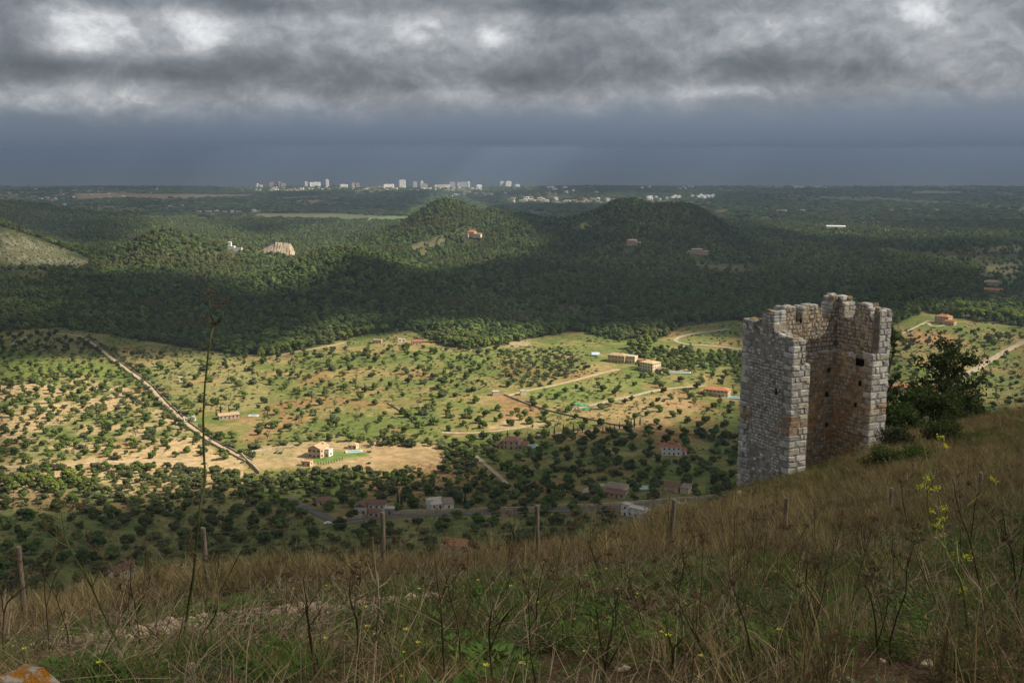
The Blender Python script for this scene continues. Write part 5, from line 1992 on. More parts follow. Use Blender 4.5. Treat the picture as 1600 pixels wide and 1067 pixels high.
def house_free(P_):
    ok = np.ones(len(P_), bool)
    for hx, hy, hr in HOUSES:
        if hy < 6000:
            ok &= (P_[:, 0] - hx) ** 2 + (P_[:, 1] - hy) ** 2 > (hr * .78) ** 2
            ok &= ~((np.abs(P_[:, 0] - hx * P_[:, 1] / hy) < hr * .6) & (P_[:, 1] < hy) & (P_[:, 1] > hy - hr * 1.7))   # keep the view of each house open
    for RP, wd in ROAD_PTS:
        for a in range(0, len(RP), 1):
            ok &= (P_[:, 0] - RP[a, 0]) ** 2 + (P_[:, 1] - RP[a, 1]) ** 2 > (wd * .5 + 3.2) ** 2
    return ok


LITWOOD = [[(440, 375), (620, 350), (720, 335), (800, 360), (720, 405), (600, 400), (470, 410)]]
Wd = np.concatenate([jitter_grid(1040, 1750, 5.9), jitter_grid(1750, 2500, 6.9), jitter_grid(2500, 3600, 9)])
wz = ground(Wd[:, 0], Wd[:, 1])
wpx, wpy = project(Wd[:, 0], Wd[:, 1], wz)
keep = (wpy < np.interp(wpx, EDGE[:, 0], EDGE[:, 1]) + rng.normal(0, 2.0, len(Wd))) & (wpx > -200) & (wpx < 1800) & ~(in_any(wpx + rng.normal(0, 4, len(Wd)), wpy + rng.normal(0, 2, len(Wd)), CLEAR) & (rng.random(len(Wd)) < .88))
rock = inpoly(wpx, wpy, [(-10, 350), (60, 372), (150, 408), (125, 422), (-10, 416)])
keep &= ~(rock & (rng.random(len(Wd)) < .45))
dens = fbm(Wd[:, 0], Wd[:, 1], 90, 4)
keep &= rng.random(len(Wd)) < np.where(dens < .38, .38, .95)
Wd, wz, wpx, wpy = Wd[keep], wz[keep], wpx[keep], wpy[keep]
ok = house_free(Wd)
Wd, wz, wpx, wpy = Wd[ok], wz[ok], wpx[ok], wpy[ok]
wh = (4.2 + 6.2 * rng.random(len(Wd)) ** 1.6) * (.75 + .5 * fbm(Wd[:, 0] + 800, Wd[:, 1], 60, 3))
wh = np.where(inpoly(wpx, wpy, [(-10, 350), (60, 372), (150, 408), (125, 422), (-10, 416)]), wh * .28, wh)
wk = rng.integers(0, 8, len(Wd))
# the 280 of the wood that show largest are trees of their own: the front row along the fields
fr = np.argsort(-(wh / Wd[:, 1]) * ((wpx > 0) & (wpx < 1600) & (wpy - 1700 * wh / Wd[:, 1] < 1100)) * (~((wpx > 1140) & (wpx < 1390))))[:215]
isfront = np.zeros(len(Wd), bool)
isfront[fr] = True
SIDE = [(0, 330, 'left of the tall dry stalk'), (330, 660, 'between the tall dry stalk and the bright pine clump'), (660, 1000, 'above the middle fields'), (1000, 1620, 'near and beyond the tower')]
for i in np.nonzero(isfront)[0]:
    where = next((s[2] for s in SIDE if s[0] <= wpx[i] < s[1]), 'above the middle fields')
    tree('pine_tree', 'roundpine' if wk[i] % 2 else 'pine', (Wd[i, 0], Wd[i, 1], wz[i] - .2), float(wh[i]), 'dark wood pine', 'tree', f'front row pines of the wood {where}', R.uniform(.9, 1.25))
m_ = ~isfront
woodmeshes = [full_tree_mesh('pine', k) for k in range(4)] + [full_tree_mesh('roundpine', k) for k in range(4)]
S3 = np.stack([wh * rng.uniform(.9, 1.3, len(wh)), wh * rng.uniform(.9, 1.3, len(wh)), wh], 1)
scatter('woods', 'dense dark pine wood covering the hills behind the fields', 'woods', np.stack([Wd[m_, 0], Wd[m_, 1], wz[m_] - .2], 1), rng.uniform(0, 6.28, m_.sum()), S3[m_], wk[m_], woodmeshes)
# far plain: clumps and belts of trees
Fd = np.concatenate([jitter_grid(3600, 5200, 24, .52), jitter_grid(5200, 8430, 36, .52)])
fz = ground(Fd[:, 0], Fd[:, 1])
fpx, fpy = project(Fd[:, 0], Fd[:, 1], fz)
pwv = fbm(Fd[:, 0] * .7, Fd[:, 1] * .28, 210, 3)
open_plots = [[(395, 333), (520, 333), (560, 336), (640, 338), (640, 344), (500, 343), (400, 340)], [(1330, 346), (1600, 350), (1600, 362), (1340, 362)], [(110, 302), (400, 304), (390, 308), (120, 310)], [(1430, 299), (1510, 299), (1500, 303), (1420, 304)], [(1280, 352), (1335, 352), (1335, 362), (1280, 362)]]
keep = (rng.random(len(Fd)) < np.where(pwv > .56, .16, .9)) & ~in_any(fpx, fpy, open_plots) & (fz > 12)
for hx, hy, hr in HOUSES:
    if hy > 3000:
        keep &= ~((np.abs(Fd[:, 0] - hx) < 22) & (Fd[:, 1] < hy + 10) & (Fd[:, 1] > hy - 130))
keep &= ~((Fd[:, 1] > 7850) & (rng.random(len(Fd)) < .5) & (fpx > 380) & (fpx < 830))
Fd, fz = Fd[keep], fz[keep]
fs_ = rng.uniform(10, 17, len(Fd))
scatter('far_woods', 'hazy woods and tree belts of the coastal plain', 'woods', np.stack([Fd[:, 0], Fd[:, 1], fz - 3], 1), rng.uniform(0, 6.28, len(Fd)),
        np.stack([fs_ * rng.uniform(1.3, 2.6, len(Fd)), fs_ * rng.uniform(1.3, 2.6, len(Fd)), fs_ * .8], 1), rng.integers(4, 8, len(Fd)), woodmeshes)

# bright pines that catch the sun along the wood edge
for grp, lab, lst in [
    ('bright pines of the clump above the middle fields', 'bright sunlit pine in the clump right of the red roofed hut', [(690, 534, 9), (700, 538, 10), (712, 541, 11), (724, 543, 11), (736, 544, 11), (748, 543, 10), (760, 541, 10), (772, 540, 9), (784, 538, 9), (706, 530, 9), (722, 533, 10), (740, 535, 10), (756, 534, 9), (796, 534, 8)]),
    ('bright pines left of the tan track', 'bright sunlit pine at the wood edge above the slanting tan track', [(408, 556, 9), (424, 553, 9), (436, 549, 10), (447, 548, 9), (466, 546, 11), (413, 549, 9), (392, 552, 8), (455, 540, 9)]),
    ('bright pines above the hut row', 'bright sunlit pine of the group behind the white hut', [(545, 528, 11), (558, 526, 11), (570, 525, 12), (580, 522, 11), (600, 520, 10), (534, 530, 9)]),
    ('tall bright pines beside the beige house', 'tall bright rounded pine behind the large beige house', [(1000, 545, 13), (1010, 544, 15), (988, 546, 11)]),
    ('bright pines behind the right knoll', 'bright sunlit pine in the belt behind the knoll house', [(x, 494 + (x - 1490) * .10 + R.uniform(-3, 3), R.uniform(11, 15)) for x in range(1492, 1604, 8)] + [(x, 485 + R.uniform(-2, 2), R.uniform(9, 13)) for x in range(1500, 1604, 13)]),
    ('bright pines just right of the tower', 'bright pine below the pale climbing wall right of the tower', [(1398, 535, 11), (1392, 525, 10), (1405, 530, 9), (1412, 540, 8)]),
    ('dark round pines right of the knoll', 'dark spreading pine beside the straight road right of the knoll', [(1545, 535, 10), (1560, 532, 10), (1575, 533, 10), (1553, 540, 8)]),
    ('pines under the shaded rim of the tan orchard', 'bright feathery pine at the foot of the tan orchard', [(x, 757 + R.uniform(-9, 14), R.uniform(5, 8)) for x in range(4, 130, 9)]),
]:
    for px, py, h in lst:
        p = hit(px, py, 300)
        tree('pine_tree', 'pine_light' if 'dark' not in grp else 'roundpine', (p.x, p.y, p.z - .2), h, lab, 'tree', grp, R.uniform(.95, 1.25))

# cypresses
for grp, lab, lst in [
    ('cypress row along the pale drive', 'slender dark cypress in the row along the pale drive', [(x, 680 - (x - 850) * .09 + R.uniform(-2, 2), R.uniform(4.5, 8)) for x in (850, 858, 866, 880, 896, 903, 910, 928, 942, 953, 960, 968, 979, 986, 991, 1000)] + [(793, 682, 5), (770, 684, 4)]),
    ('small cypresses on the curved lawn', 'small clipped cypress on the rim of the curved farmhouse lawn', [(497 + 4.2 * k, 726 - .02 * k - .09 * k * k, 2.6) for k in range(10)]),
    ('cypresses by the long farm building', 'dark cypress beside the long farm building', [(338, 650, 7), (345, 646, 8), (358, 645, 7), (418, 652, 6)]),
    ('cypresses near the slanting white house', 'tall dark cypress between the two white houses in shade', [(622, 795, 10), (627, 793, 9), (727, 792, 9), (698, 772, 8)]),
]:
    for px, py, h in lst:
        p = hit(px, py, 300)
        tree('cypress', 'cypress', (p.x, p.y, p.z - .1), h, lab, 'tree', grp, R.uniform(.9, 1.2))

# ---------------------------------------------------------------- orchards and scrub of the valley
ZONES = [  # outline in the photograph, spacing m, share kept, height m, kinds, place
    ('L', [(-60, 585), (120, 575), (195, 585), (290, 668), (370, 716), (300, 722), (-60, 730)], 11.0, .80, (2.8, 6.2), ['carob'] * 7 + ['almond', 'scrub'], 'in the sunlit tan orchard left of the straight lane'),
    ('T', [(-60, 525), (100, 520), (190, 568), (195, 585), (-60, 585)], 13.5, .62, (3.0, 6.4), ['carob'] * 9 + ['almond'], 'in the upper corner left of the straight lane'),
    ('M', [(170, 548), (330, 552), (420, 560), (560, 540), (690, 545), (780, 545), (800, 610), (690, 690), (560, 690), (420, 700), (370, 705), (260, 620)], 14.0, .62, (2.6, 6.8), ['carob'] * 5 + ['almond'] * 3 + ['scrub'], 'in the broad grassy field right of the straight lane'),
    ('H', [(270, 625), (330, 620), (430, 650), (640, 672), (690, 690), (690, 705), (560, 695), (470, 690), (390, 705), (330, 690)], 9.5, .62, (4.0, 6.6), ['carob'] * 4 + ['scrub'] * 3, 'in the tree belt above the pink farmhouse'),
    ('S', [(690, 560), (780, 548), (880, 545), (920, 575), (860, 602), (790, 612), (700, 590)], 7.5, .62, (2.2, 4.2), ['scrub'] * 5 + ['carob'], 'on the scrubby rise left of the beige house'),
    ('G', [(800, 625), (960, 590), (1050, 585), (1150, 570), (1160, 680), (1000, 675), (800, 670), (690, 680), (690, 620)], 16, .5, (3.8, 6.4), ['carob'] * 5 + ['almond'] * 2, 'in the green fields beside the villa drives'),
    ('Q', [(980, 548), (1060, 545), (1160, 555), (1160, 600), (1040, 590), (980, 575)], 7.5, .6, (4.0, 7.0), ['carob'] * 4 + ['pine_light'], 'in the gardens round the pale yellow house'),
    ('F', [(-60, 735), (250, 728), (400, 745), (480, 738), (690, 735), (700, 690), (760, 700), (760, 760), (600, 775), (300, 778), (-60, 800)], 7.4, .66, (3.0, 6.2), ['scrub'] * 4 + ['carob'] * 4, 'in the dark scrub belt under the sunlit fields'),
    ('B', [(-100, 795), (300, 778), (600, 775), (760, 760), (800, 760), (900, 780), (900, 840), (800, 900), (-100, 960)], 11.5, .6, (4.4, 7.4), ['carob'] * 6 + ['scrub'] * 2, 'in the shaded orchard nearest the slope'),
    ('D', [(690, 690), (840, 680), (1010, 672), (1170, 680), (1170, 800), (1000, 850), (900, 840), (900, 780), (780, 760)], 12, .55, (4.2, 7.2), ['carob'] * 5 + ['scrub'] * 2, 'in the shaded fields round the white house'),
    ('R', [(1385, 520), (1440, 515), (1620, 520), (1640, 660), (1385, 680)], 14, .45, (3.0, 5.6), ['carob'] * 3 + ['almond'] * 2 + ['scrub'], 'in the terraced fields right of the tower'),
]
cand = []
G_ = jitter_grid(380, 1350, 3.1, .60)
rng.shuffle(G_)
gzv = ground(G_[:, 0], G_[:, 1])
gpx_, gpy_ = project(G_[:, 0], G_[:, 1], gzv)
BARE = [[(490, 700), (575, 700), (575, 722), (490, 728)], [(585, 698), (685, 700), (690, 718), (620, 730), (580, 722)], [(400, 712), (480, 705), (490, 730), (420, 735)]]
ok = house_free(G_) & ~in_any(gpx_, gpy_, BARE)
G_, gzv, gpx_, gpy_ = G_[ok], gzv[ok], gpx_[ok], gpy_[ok]
grid = {}


def too_close(x, y, sp):
    i, j = int(x // 12), int(y // 12)
    for a in (i - 1, i, i + 1):
        for c_ in (j - 1, j, j + 1):
            for (X_, Y_, s_) in grid.get((a, c_), ()):
                if (X_ - x) ** 2 + (Y_ - y) ** 2 < (min(sp, s_)) ** 2:
                    return True
    return False


zin = [inpoly(gpx_, gpy_, z_[1]) for z_ in ZONES]
clump = fbm(G_[:, 0] + 200, G_[:, 1], 45, 3)
for i in range(len(G_)):
    for zi, z_ in enumerate(ZONES):
        if zin[zi][i]:
            sp = z_[2] * R.uniform(.72, 1.25) * (1.45 - .9 * clump[i])
            if R.random() < z_[3] and not too_close(G_[i, 0], G_[i, 1], sp):
                grid.setdefault((int(G_[i, 0] // 12), int(G_[i, 1] // 12)), []).append((G_[i, 0], G_[i, 1], sp))
                cand.append((G_[i, 0], G_[i, 1], gzv[i], R.uniform(*z_[4]), R.choice(z_[5]), z_[6], gpx_[i], gpy_[i]))
            break
# hedges of scrub along the lanes and walls
for RP, wd in ROAD_PTS[:1]:
    for a in range(2, len(RP) - 1):
        t_ = RP[a + 1] - RP[a - 1]
        t_ = t_ / np.linalg.norm(t_)
        p = RP[a] + np.array([-t_[1], t_[0]]) * R.choice([R.uniform(3.8, 6.0), R.uniform(3.8, 6.0), -R.uniform(4.0, 6.0)])
        if R.random() < .95:
            z_ = gz(*p)
            qx, qy = project(p[0], p[1], z_)
            cand.append((p[0], p[1], z_, R.uniform(2.4, 4.5), 'scrub', 'along the straight lane', float(qx), float(qy)))
KINDNAME = {'carob': ('carob_tree', 'round dark tree', 'tree'), 'almond': ('almond_tree', 'thin bare tree', 'tree'), 'scrub': ('shrub', 'low grey shrub', 'shrub'), 'pine_light': ('pine_tree', 'bright garden pine', 'tree')}


def seen(c_):
    return (0 < c_[6] < 1600) and not (1148 < c_[6] < 1385 and c_[7] < 760) and (c_[7] - F * c_[3] / c_[1] < 905 - (c_[6] > 900) * (c_[6] - 900) * .45)


wide = {'carob': 1.12, 'almond': 1.0, 'scrub': 1.15, 'pine_light': 1.1}
cand.sort(key=lambda c_: -(c_[3] * wide[c_[4]] / c_[1]) * (1 if seen(c_) else .01))
count = {}
rest = []
lim = {'carob': 298, 'scrub': 230, 'almond': 150, 'pine_light': 40}
for c_ in cand:
    k = c_[4]
    if seen(c_) and count.get(k, 0) < lim[k]:
        count[k] = count.get(k, 0) + 1
        nm, look, cat = KINDNAME[k]
        tree(nm, k, (c_[0], c_[1], c_[2] - .15), c_[3], look, cat, f'{look}s {c_[5]}', wide[k] * R.uniform(.88, 1.15))
    else:
        rest.append(c_)
vm = [full_tree_mesh('carob', k) for k in range(3)] + [full_tree_mesh('scrub', k) for k in range(3)] + [full_tree_mesh('almond', k) for k in range(2)] + [full_tree_mesh('pine_light', 0)]
vidx = {'carob': (0, 3), 'scrub': (3, 6), 'almond': (6, 8), 'pine_light': (8, 9)}
if rest:
    A = np.array([(c_[0], c_[1], c_[2] - .15) for c_ in rest])
    hh = np.array([c_[3] for c_ in rest])
    ww = np.array([wide[c_[4]] for c_ in rest])
    scatter('valley_trees', 'smaller far orchard trees and shrubs dotted over the valley fields', 'trees', A, rng.uniform(0, 6.28, len(A)), np.stack([hh * ww, hh * ww, hh], 1), [R.randrange(*vidx[c_[4]]) for c_ in rest], vm)
# tufts of scrub, herbs and low bushes over the field ground
U_ = jitter_grid(420, 1250, 3.9, .58)
uz = ground(U_[:, 0], U_[:, 1])
upx, upy = project(U_[:, 0], U_[:, 1], uz)
un = fbm(U_[:, 0] + 77, U_[:, 1], 30, 4)
dark = inpoly(upx, upy, [(-60, 735), (700, 735), (1160, 690), (1160, 900), (-60, 930)])
scr = inpoly(upx, upy, [(680, 555), (900, 540), (920, 575), (790, 612), (690, 600)]) | inpoly(upx, upy, [(-60, 725), (700, 735), (700, 790), (-60, 800)])
keep = (upy > np.interp(upx, EDGE[:, 0], EDGE[:, 1]) - 3) & (rng.random(len(U_)) < np.where(scr, .75, np.where(un > .54, .62, .16))) & ~in_any(upx, upy, BARE)
U_, uz = U_[keep], uz[keep]
ok = house_free(U_)
U_, uz = U_[ok], uz[ok]
us_ = .3 + 1.5 * rng.random(len(U_)) ** 2
scatter('field_scrub', 'low scrub and weeds dotted over the valley fields', 'scrub', np.stack([U_[:, 0], U_[:, 1], uz - .1], 1), rng.uniform(0, 6.28, len(U_)), np.stack([us_ * 1.5, us_ * 1.5, us_], 1), rng.integers(3, 8, len(U_)), vm)

# every tree is told apart by the landmark it stands nearest to
MARKS = [(498, 702, 'the pink farmhouse'), (357, 648, 'the long farm building'), (1050, 697, 'the lone white house'), (1123, 606, 'the orange roofed villa'), (1018, 567, 'the yellow roofed house'),
         (966, 555, 'the large beige house'), (800, 690, 'the dark roofed villa'), (963, 757, 'the grey roofed house'), (1000, 798, 'the white cube house'), (580, 790, 'the three gabled white house'),
         (693, 785, 'the slanting white house'), (715, 850, 'the pink cottage'), (195, 890, 'the brown roofed cottage'), (1478, 497, 'the knoll house'), (651, 536, 'the red roofed hut'), (775, 613, 'the ruined hut'),
         (85, 729, 'the dark red cars'), (283, 594, 'the stone field hut'), (135, 530, 'the top of the straight lane'), (385, 716, 'the bottom bend of the lane'), (235, 604, 'the middle of the straight lane'),
         (40, 842, 'the leftmost fence post'), (325, 820, 'the second fence post'), (600, 795, 'the third fence post'), (840, 787, 'the fourth fence post'), (910, 636, 'the green net covers'),
         (1540, 566, 'the straight road right of the tower'), (1150, 560, 'the left edge of the tower'), (1383, 520, 'the right edge of the tower'), (50, 525, 'the upper left track'),
         (640, 655, 'the dark curved wall'), (930, 556, 'the blue tarpaulin'), (328, 470, 'the tip of the tallest stalk'), (470, 550, 'the slanting tan track'), (512, 815, 'the white car'), (735, 535, 'the bright pine clump'), (1060, 530, 'the bend of the pale road')]
SECT = ['right of', 'above right of', 'above', 'above left of', 'left of', 'below left of', 'below', 'below right of']
buckets = {}
for root, x, y, z in TREES:
    if 'cypress' in root.name or ' ' not in root['label']:
        pass
    qx, qy = project(x, y, z + 2)
    k = min(range(len(MARKS)), key=lambda i: (MARKS[i][0] - qx) ** 2 + (1.6 * (MARKS[i][1] - qy)) ** 2)
    mx, my, _ = MARKS[k]
    sct = int(round(math.atan2(my - qy, qx - mx) / (PI / 4))) % 8
    buckets.setdefault((root['label'], k, sct), []).append(((mx - qx) ** 2 + (my - qy) ** 2, root))
SHORT = {'bright sunlit pine in the clump right of the red roofed hut': 'bright clump pine', 'bright sunlit pine at the wood edge above the slanting tan track': 'bright edge pine', 'bright sunlit pine of the group behind the white hut': 'bright hut pine',
         'tall bright rounded pine behind the large beige house': 'tall bright pine', 'bright sunlit pine in the belt behind the knoll house': 'bright belt pine', 'bright pine below the pale climbing wall right of the tower': 'bright wall pine',
         'dark spreading pine beside the straight road right of the knoll': 'dark spreading pine', 'bright feathery pine at the foot of the tan orchard': 'bright feathery pine', 'slender dark cypress in the row along the pale drive': 'slender row cypress',
         'small clipped cypress on the rim of the curved farmhouse lawn': 'small clipped lawn cypress', 'dark cypress beside the long farm building': 'dark cypress', 'tall dark cypress between the two white houses in shade': 'tall shaded cypress'}
for (lab, k, sct), lst in buckets.items():
    lst.sort(key=lambda t: t[0])
    for n, (_, root) in enumerate(lst):
        rank = 'nearest' if n == 0 else ordinal(n) + ' nearest'
        root['label'] = f'{rank} {SHORT.get(lab, lab)} {SECT[sct]} {MARKS[k][2]}'
# ---------------------------------------------------------------- trees beside the tower
def limb_tree(name, label, base, h, spread, seed, m, ncards, csize, cat='tree', lean=(0, 0), low=.3, tight=1.0):
    r = random.Random(seed)
    nr_ = np.random.default_rng(seed)
    root = tag(empty(name, base), label, cat)
    tb = MB()
    tips = []
    top = Vector((lean[0], lean[1], h * .62))
    tb.tube([(0, 0, -1.0), (lean[0] * .2, lean[1] * .2, h * .22), (lean[0] * .6, lean[1] * .6, h * .45), top], [h * .030, h * .024, h * .017, h * .010], 7)
    for k in range(13):
        t = low + (1 - low) * k / 12
        st = Vector((lean[0] * t * .8, lean[1] * t * .8, h * .62 * t))
        a = k * 2.4 + r.uniform(-.4, .4)
        L_ = spread * (1.05 - .55 * t) * r.uniform(.7, 1.1)
        en = st + Vector((math.cos(a) * L_, math.sin(a) * L_, h * r.uniform(.12, .34)))
        md = st.lerp(en, .5) + Vector((r.uniform(-.2, .2), r.uniform(-.2, .2), h * .04))
        tb.tube([st, md, en], [h * .011, h * .007, h * .003], 5)
        for q in range(5):
            s0 = md.lerp(en, q / 5)
            e2 = s0 + Vector((r.uniform(-.8, .8), r.uniform(-.8, .8), r.uniform(.1, .9))) * spread * .36
            tb.tube([s0, s0.lerp(e2, .5) + Vector((0, 0, .08)), e2], [h * .005, h * .003, h * .0015], 4)
            tips.append(tuple(e2))
            if r.random() < .6:
                tips.append(tuple(s0.lerp(e2, .55)))
        tips.append(tuple(en))
    tb.build('trunk', M['bark'], root)
    V_, f = leaf_cards(nr_, tips, ncards, spread * .17 * tight, csize, .7)
    link('crown', mesh_np('crown', V_, f, mats=[M[m]]), root)
    return root


limb_tree('pine_tree', 'dark open crowned pine with bare limbs showing, just beyond the tower brow', at(1468, 86), 10.6, 3.4, 5, 'near_pine', 3300, .18, lean=(.3, 0))
limb_tree('pine_tree', 'lower dark pine between the tower and the open crowned pine', at(1420, 84), 6.0, 2.1, 9, 'near_pine', 1500, .18)
limb_tree('pine_tree', 'dark pine pressed against the right side of the tower', at(1377, 80), 10.0, 1.3, 13, 'near_pine', 1500, .18)
limb_tree('shrub', 'large dark bush below the open crowned pine on the brow', at(1452, 79), 2.9, 2.7, 21, 'bush', 3600, .17, 'shrub', low=.1, tight=1.3)
limb_tree('shrub', 'dark bush at the foot of the tower right corner', at(1402, 76), 2.2, 1.9, 22, 'bush', 2400, .17, 'shrub', low=.1, tight=1.3)
limb_tree('shrub', 'dark bush at the right end of the brow thicket', at(1500, 82), 2.6, 2.3, 23, 'bush', 2800, .17, 'shrub', low=.1, tight=1.3)
limb_tree('shrub', 'dark green low juniper bush on the slope right of the tower', at(1473, 54), 1.15, 1.25, 24, 'bush', 2600, .085, 'shrub', low=.05, tight=1.5)
limb_tree('shrub', 'greyish round bush just right of the tower end wall', at(1398, 58), 1.2, 1.0, 25, 'grey', 2000, .085, 'shrub', low=.05, tight=1.5)
limb_tree('shrub', 'green bush in front of the tower right wall, beside a fence post', at(1384, 42), 1.0, .9, 26, 'bush', 2200, .07, 'shrub', low=.05, tight=1.5)
limb_tree('shrub', 'low bright green bush halfway between tower and near fence', at(1432, 44), .75, .8, 27, 'herb', 1500, .07, 'shrub', low=.05, tight=1.5)

# ---------------------------------------------------------------- wire fence across the slope
m_post, q, out = mat('weathered_post')
tcn = q.add('ShaderNodeTexCoord')
n = q.noise(q.vmul(tcn.outputs['Object'], (30, 30, 2.5)), 1.0, 7, .65)
n2 = q.noise(tcn.outputs['Object'], 5, 4, .6)
c = q.mix(q.smooth(n, .3, .7), (.10, .078, .055, 1), (.27, .22, .165, 1))
c = q.mix(q.smooth(n2, .56, .68, 0, .6), c, (.20, .205, .14, 1))
bsdf(q, out, c, .95, .1, n, .01, .8)
m_wire = plain_mat('rusty_wire', (.16, .12, .09), .3, 20, .6, .4)
POSTS = []
for i in range(8):
    pp = at((40, 325, 600, 840, 1045, 1226, 1390, 1530)[i], 16.5 + 1.277 * i)
    hp = [1.40, 1.12, 1.34, 1.23, 1.35, 1.05, .82, .74][i]
    POSTS.append((pp, hp, R.uniform(-.05, .05), R.uniform(-.04, .04)))
fence = tag(empty('wire_fence', POSTS[3][0]), 'old wire fence on weathered round wooden posts along the near slope', 'fence')
tops = []
for k, (p, hp, tx, ty) in enumerate(POSTS):
    b = MB()
    tilt_ = Vector((tx if k != 4 else .06, ty, 1)).normalized()
    rr = R.uniform(.042, .052)
    b.tube([tilt_ * z_ for z_ in (-.4, .0, hp * .33, hp * .66, hp - .015, hp)], [rr * 1.05, rr, rr * R.uniform(.93, 1.04), rr * .97, rr * .95, rr * .8], 11)
    o = b.build('post', m_post, fence, loc=p - fence.location)
    tops.append((p, tilt_, hp))
for hh_ in (.38, .72, 1.0):
    b = MB()
    for (p, t_, hp), (p2, t2, hp2) in zip(tops[:-1], tops[1:]):
        a_, b2 = p + t_ * hp * hh_ * .93 + Vector((0, -.062, 0)), p2 + t2 * hp2 * hh_ * .93 + Vector((0, -.062, 0))
        pts = [a_.lerp(b2, s / 8) - Vector((0, 0, .05 * math.sin(PI * s / 8))) - fence.location for s in range(9)]
        b.tube(pts, .0022, 4)
    b.build('wire', m_wire, fence)

# ---------------------------------------------------------------- rocks
M['rock_pale'] = plain_mat('pale_limestone', (.42, .37, .30), .35, 5.0, bump=.02, rnd=.25)
M['rubble'] = plain_mat('tan_rubble_stone', (.32, .245, .16), .35, 6.0, bump=.02, rnd=.4)
m_lich, q, out = mat('orange_lichen_rock')
tcn = q.add('ShaderNodeTexCoord')
n1 = q.noise(tcn.outputs['Object'], 9, 8, .65)
n2 = q.noise(tcn.outputs['Object'], 26, 6, .7)
n3 = q.noise(tcn.outputs['Object'], 60, 5, .7)
c = q.mix(q.smooth(n1, .40, .54), (.40, .38, .34, 1), (.36, .145, .015, 1))
c = q.mix(q.smooth(n2, .52, .62, 0, .8), c, (.22, .13, .02, 1))
c = q.mix(q.smooth(n2, .30, .36, .9, 0), c, (.66, .65, .60, 1))
bsdf(q, out, c, .95, .1, q.math('ADD', n1, n3), .02, .9)


def rock_mesh(seed, m, amp=.3, flat=.7):
    import bmesh
    bm = bmesh.new()
    bmesh.ops.create_icosphere(bm, subdivisions=3, radius=.5)
    r = random.Random(seed)
    planes = [(Vector((r.gauss(0, 1), r.gauss(0, 1), r.gauss(0, 1))).normalized(), r.uniform(.24, .42)) for _ in range(11)]
    off = Vector((r.uniform(0, 50),) * 3)
    from mathutils import noise as mn
    for v in bm.verts:
        for n_, d_ in planes:
            k = v.co.dot(n_) - d_
            if k > 0:
                v.co -= n_ * k * .9
        v.co += v.co.normalized() * mn.fractal(v.co * 4 + off, 1.0, 2.0, 3) * .05 * amp / .3
        v.co.z *= flat
    me = bpy.data.meshes.new('rock')
    bm.to_mesh(me)
    bm.free()
    me.materials.append(m)
    return me


p = at(40, 3.6)
zt_ = CAMZ - tan_dep(1044) * 3.6
o = link('lichen_rock', rock_mesh(3, m_lich), None, (p.x - .02, 3.6, zt_ - .27), (.1, .05, .4), (.62, .5, .95))
tag(o, 'pale rock crusted with orange lichen at the lower left corner of the slope', 'rock')
for k, (px, py, w_, lab) in enumerate([
    (862, 997, 26, 'whitish flat rock in the middle of the near slope, left of a tan one'), (898, 1000, 24, 'tan flat rock touching the whitish rock on the near slope'),
    (812, 1046, 24, 'pale flat stone at the bottom edge below the whitish rock'), (765, 922, 16, 'pale stone standing out at the right end of the rubble line'),
    (270, 980, 16, 'upright tan stone on the left part of the rubble line'), (166, 1022, 30, 'low tan slab below the rubble line at the left'),
    (90, 1037, 18, 'pale stone just above the orange lichen rock'), (990, 935, 12, 'small white stone on the green patch right of the rubble line'),
    (940, 972, 10, 'small white stone amid dry stems below the green patch'), (1095, 948, 14, 'tan stone among stems at the right of the green patch'),
    (1282, 795, 16, 'white stone on the slope in front of the tower'), (1160, 775, 18, 'white stone at the left foot of the tower'), (1180, 772, 14, 'second white stone at the left foot of the tower'),
    (1300, 718, 9, 'small white stone inside the tower enclosure'), (742, 945, 10, 'small grey stone in the middle of the rubble line'),
]):
    p = hit(px, py, 3)
    s = w_ / F * (p.y * 1.05) * 1.25
    tag(link('rock', rock_mesh(30 + k, M['rock_pale']), None, (p.x, p.y, p.z + s * .12), (R.uniform(-.2, .2), R.uniform(-.2, .2), R.uniform(0, 6)), (s, s * .8, s * .75)), lab, 'rock')

BARE_SPOTS = [(o.location.x, o.location.y) for o in bpy.data.objects if o.name.startswith('rock') and o.parent is None and o.location.y < 40]
ROCKS = [rock_mesh(60 + k, M['rubble']) for k in range(5)]
line = [hit(x, y, 3) for x, y in [(-30, 1018), (60, 1008), (140, 1000), (230, 990), (300, 974), (380, 966), (450, 958), (520, 950), (580, 944), (640, 940), (690, 936), (740, 928), (790, 920), (850, 914), (920, 906)]]
Pq, Sq = [], []
for a, b_ in zip(line[:-1], line[1:]):
    for k in range(120):
        t = R.random()
        p = a.lerp(b_, t)
        x, y = p.x + R.gauss(0, .12), p.y + R.gauss(0, .42)
        s = .04 + .13 * R.random() ** 2.3
        Pq.append((x, y, gz(x, y) + s * .18))
        Sq.append(s)
for k in range(1100):      # stray stones over the whole slope
    y = math.sqrt(R.uniform(4.5 ** 2, 30 ** 2))
    x = R.uniform(-.6, .62) * y
    s = .03 + .13 * R.random() ** 2.6
    Pq.append((x, y, gz(x, y) + s * .15))
    Sq.append(s)
for k in range(260):      # stones round the tower foot
    p = tower.location + Vector((R.gauss(-.5, 3.5), R.gauss(-.5, 3), 0))
    s = .06 + .20 * R.random() ** 2.5
    Pq.append((p.x, p.y, gz(p.x, p.y) + s * .15))
    Sq.append(s)
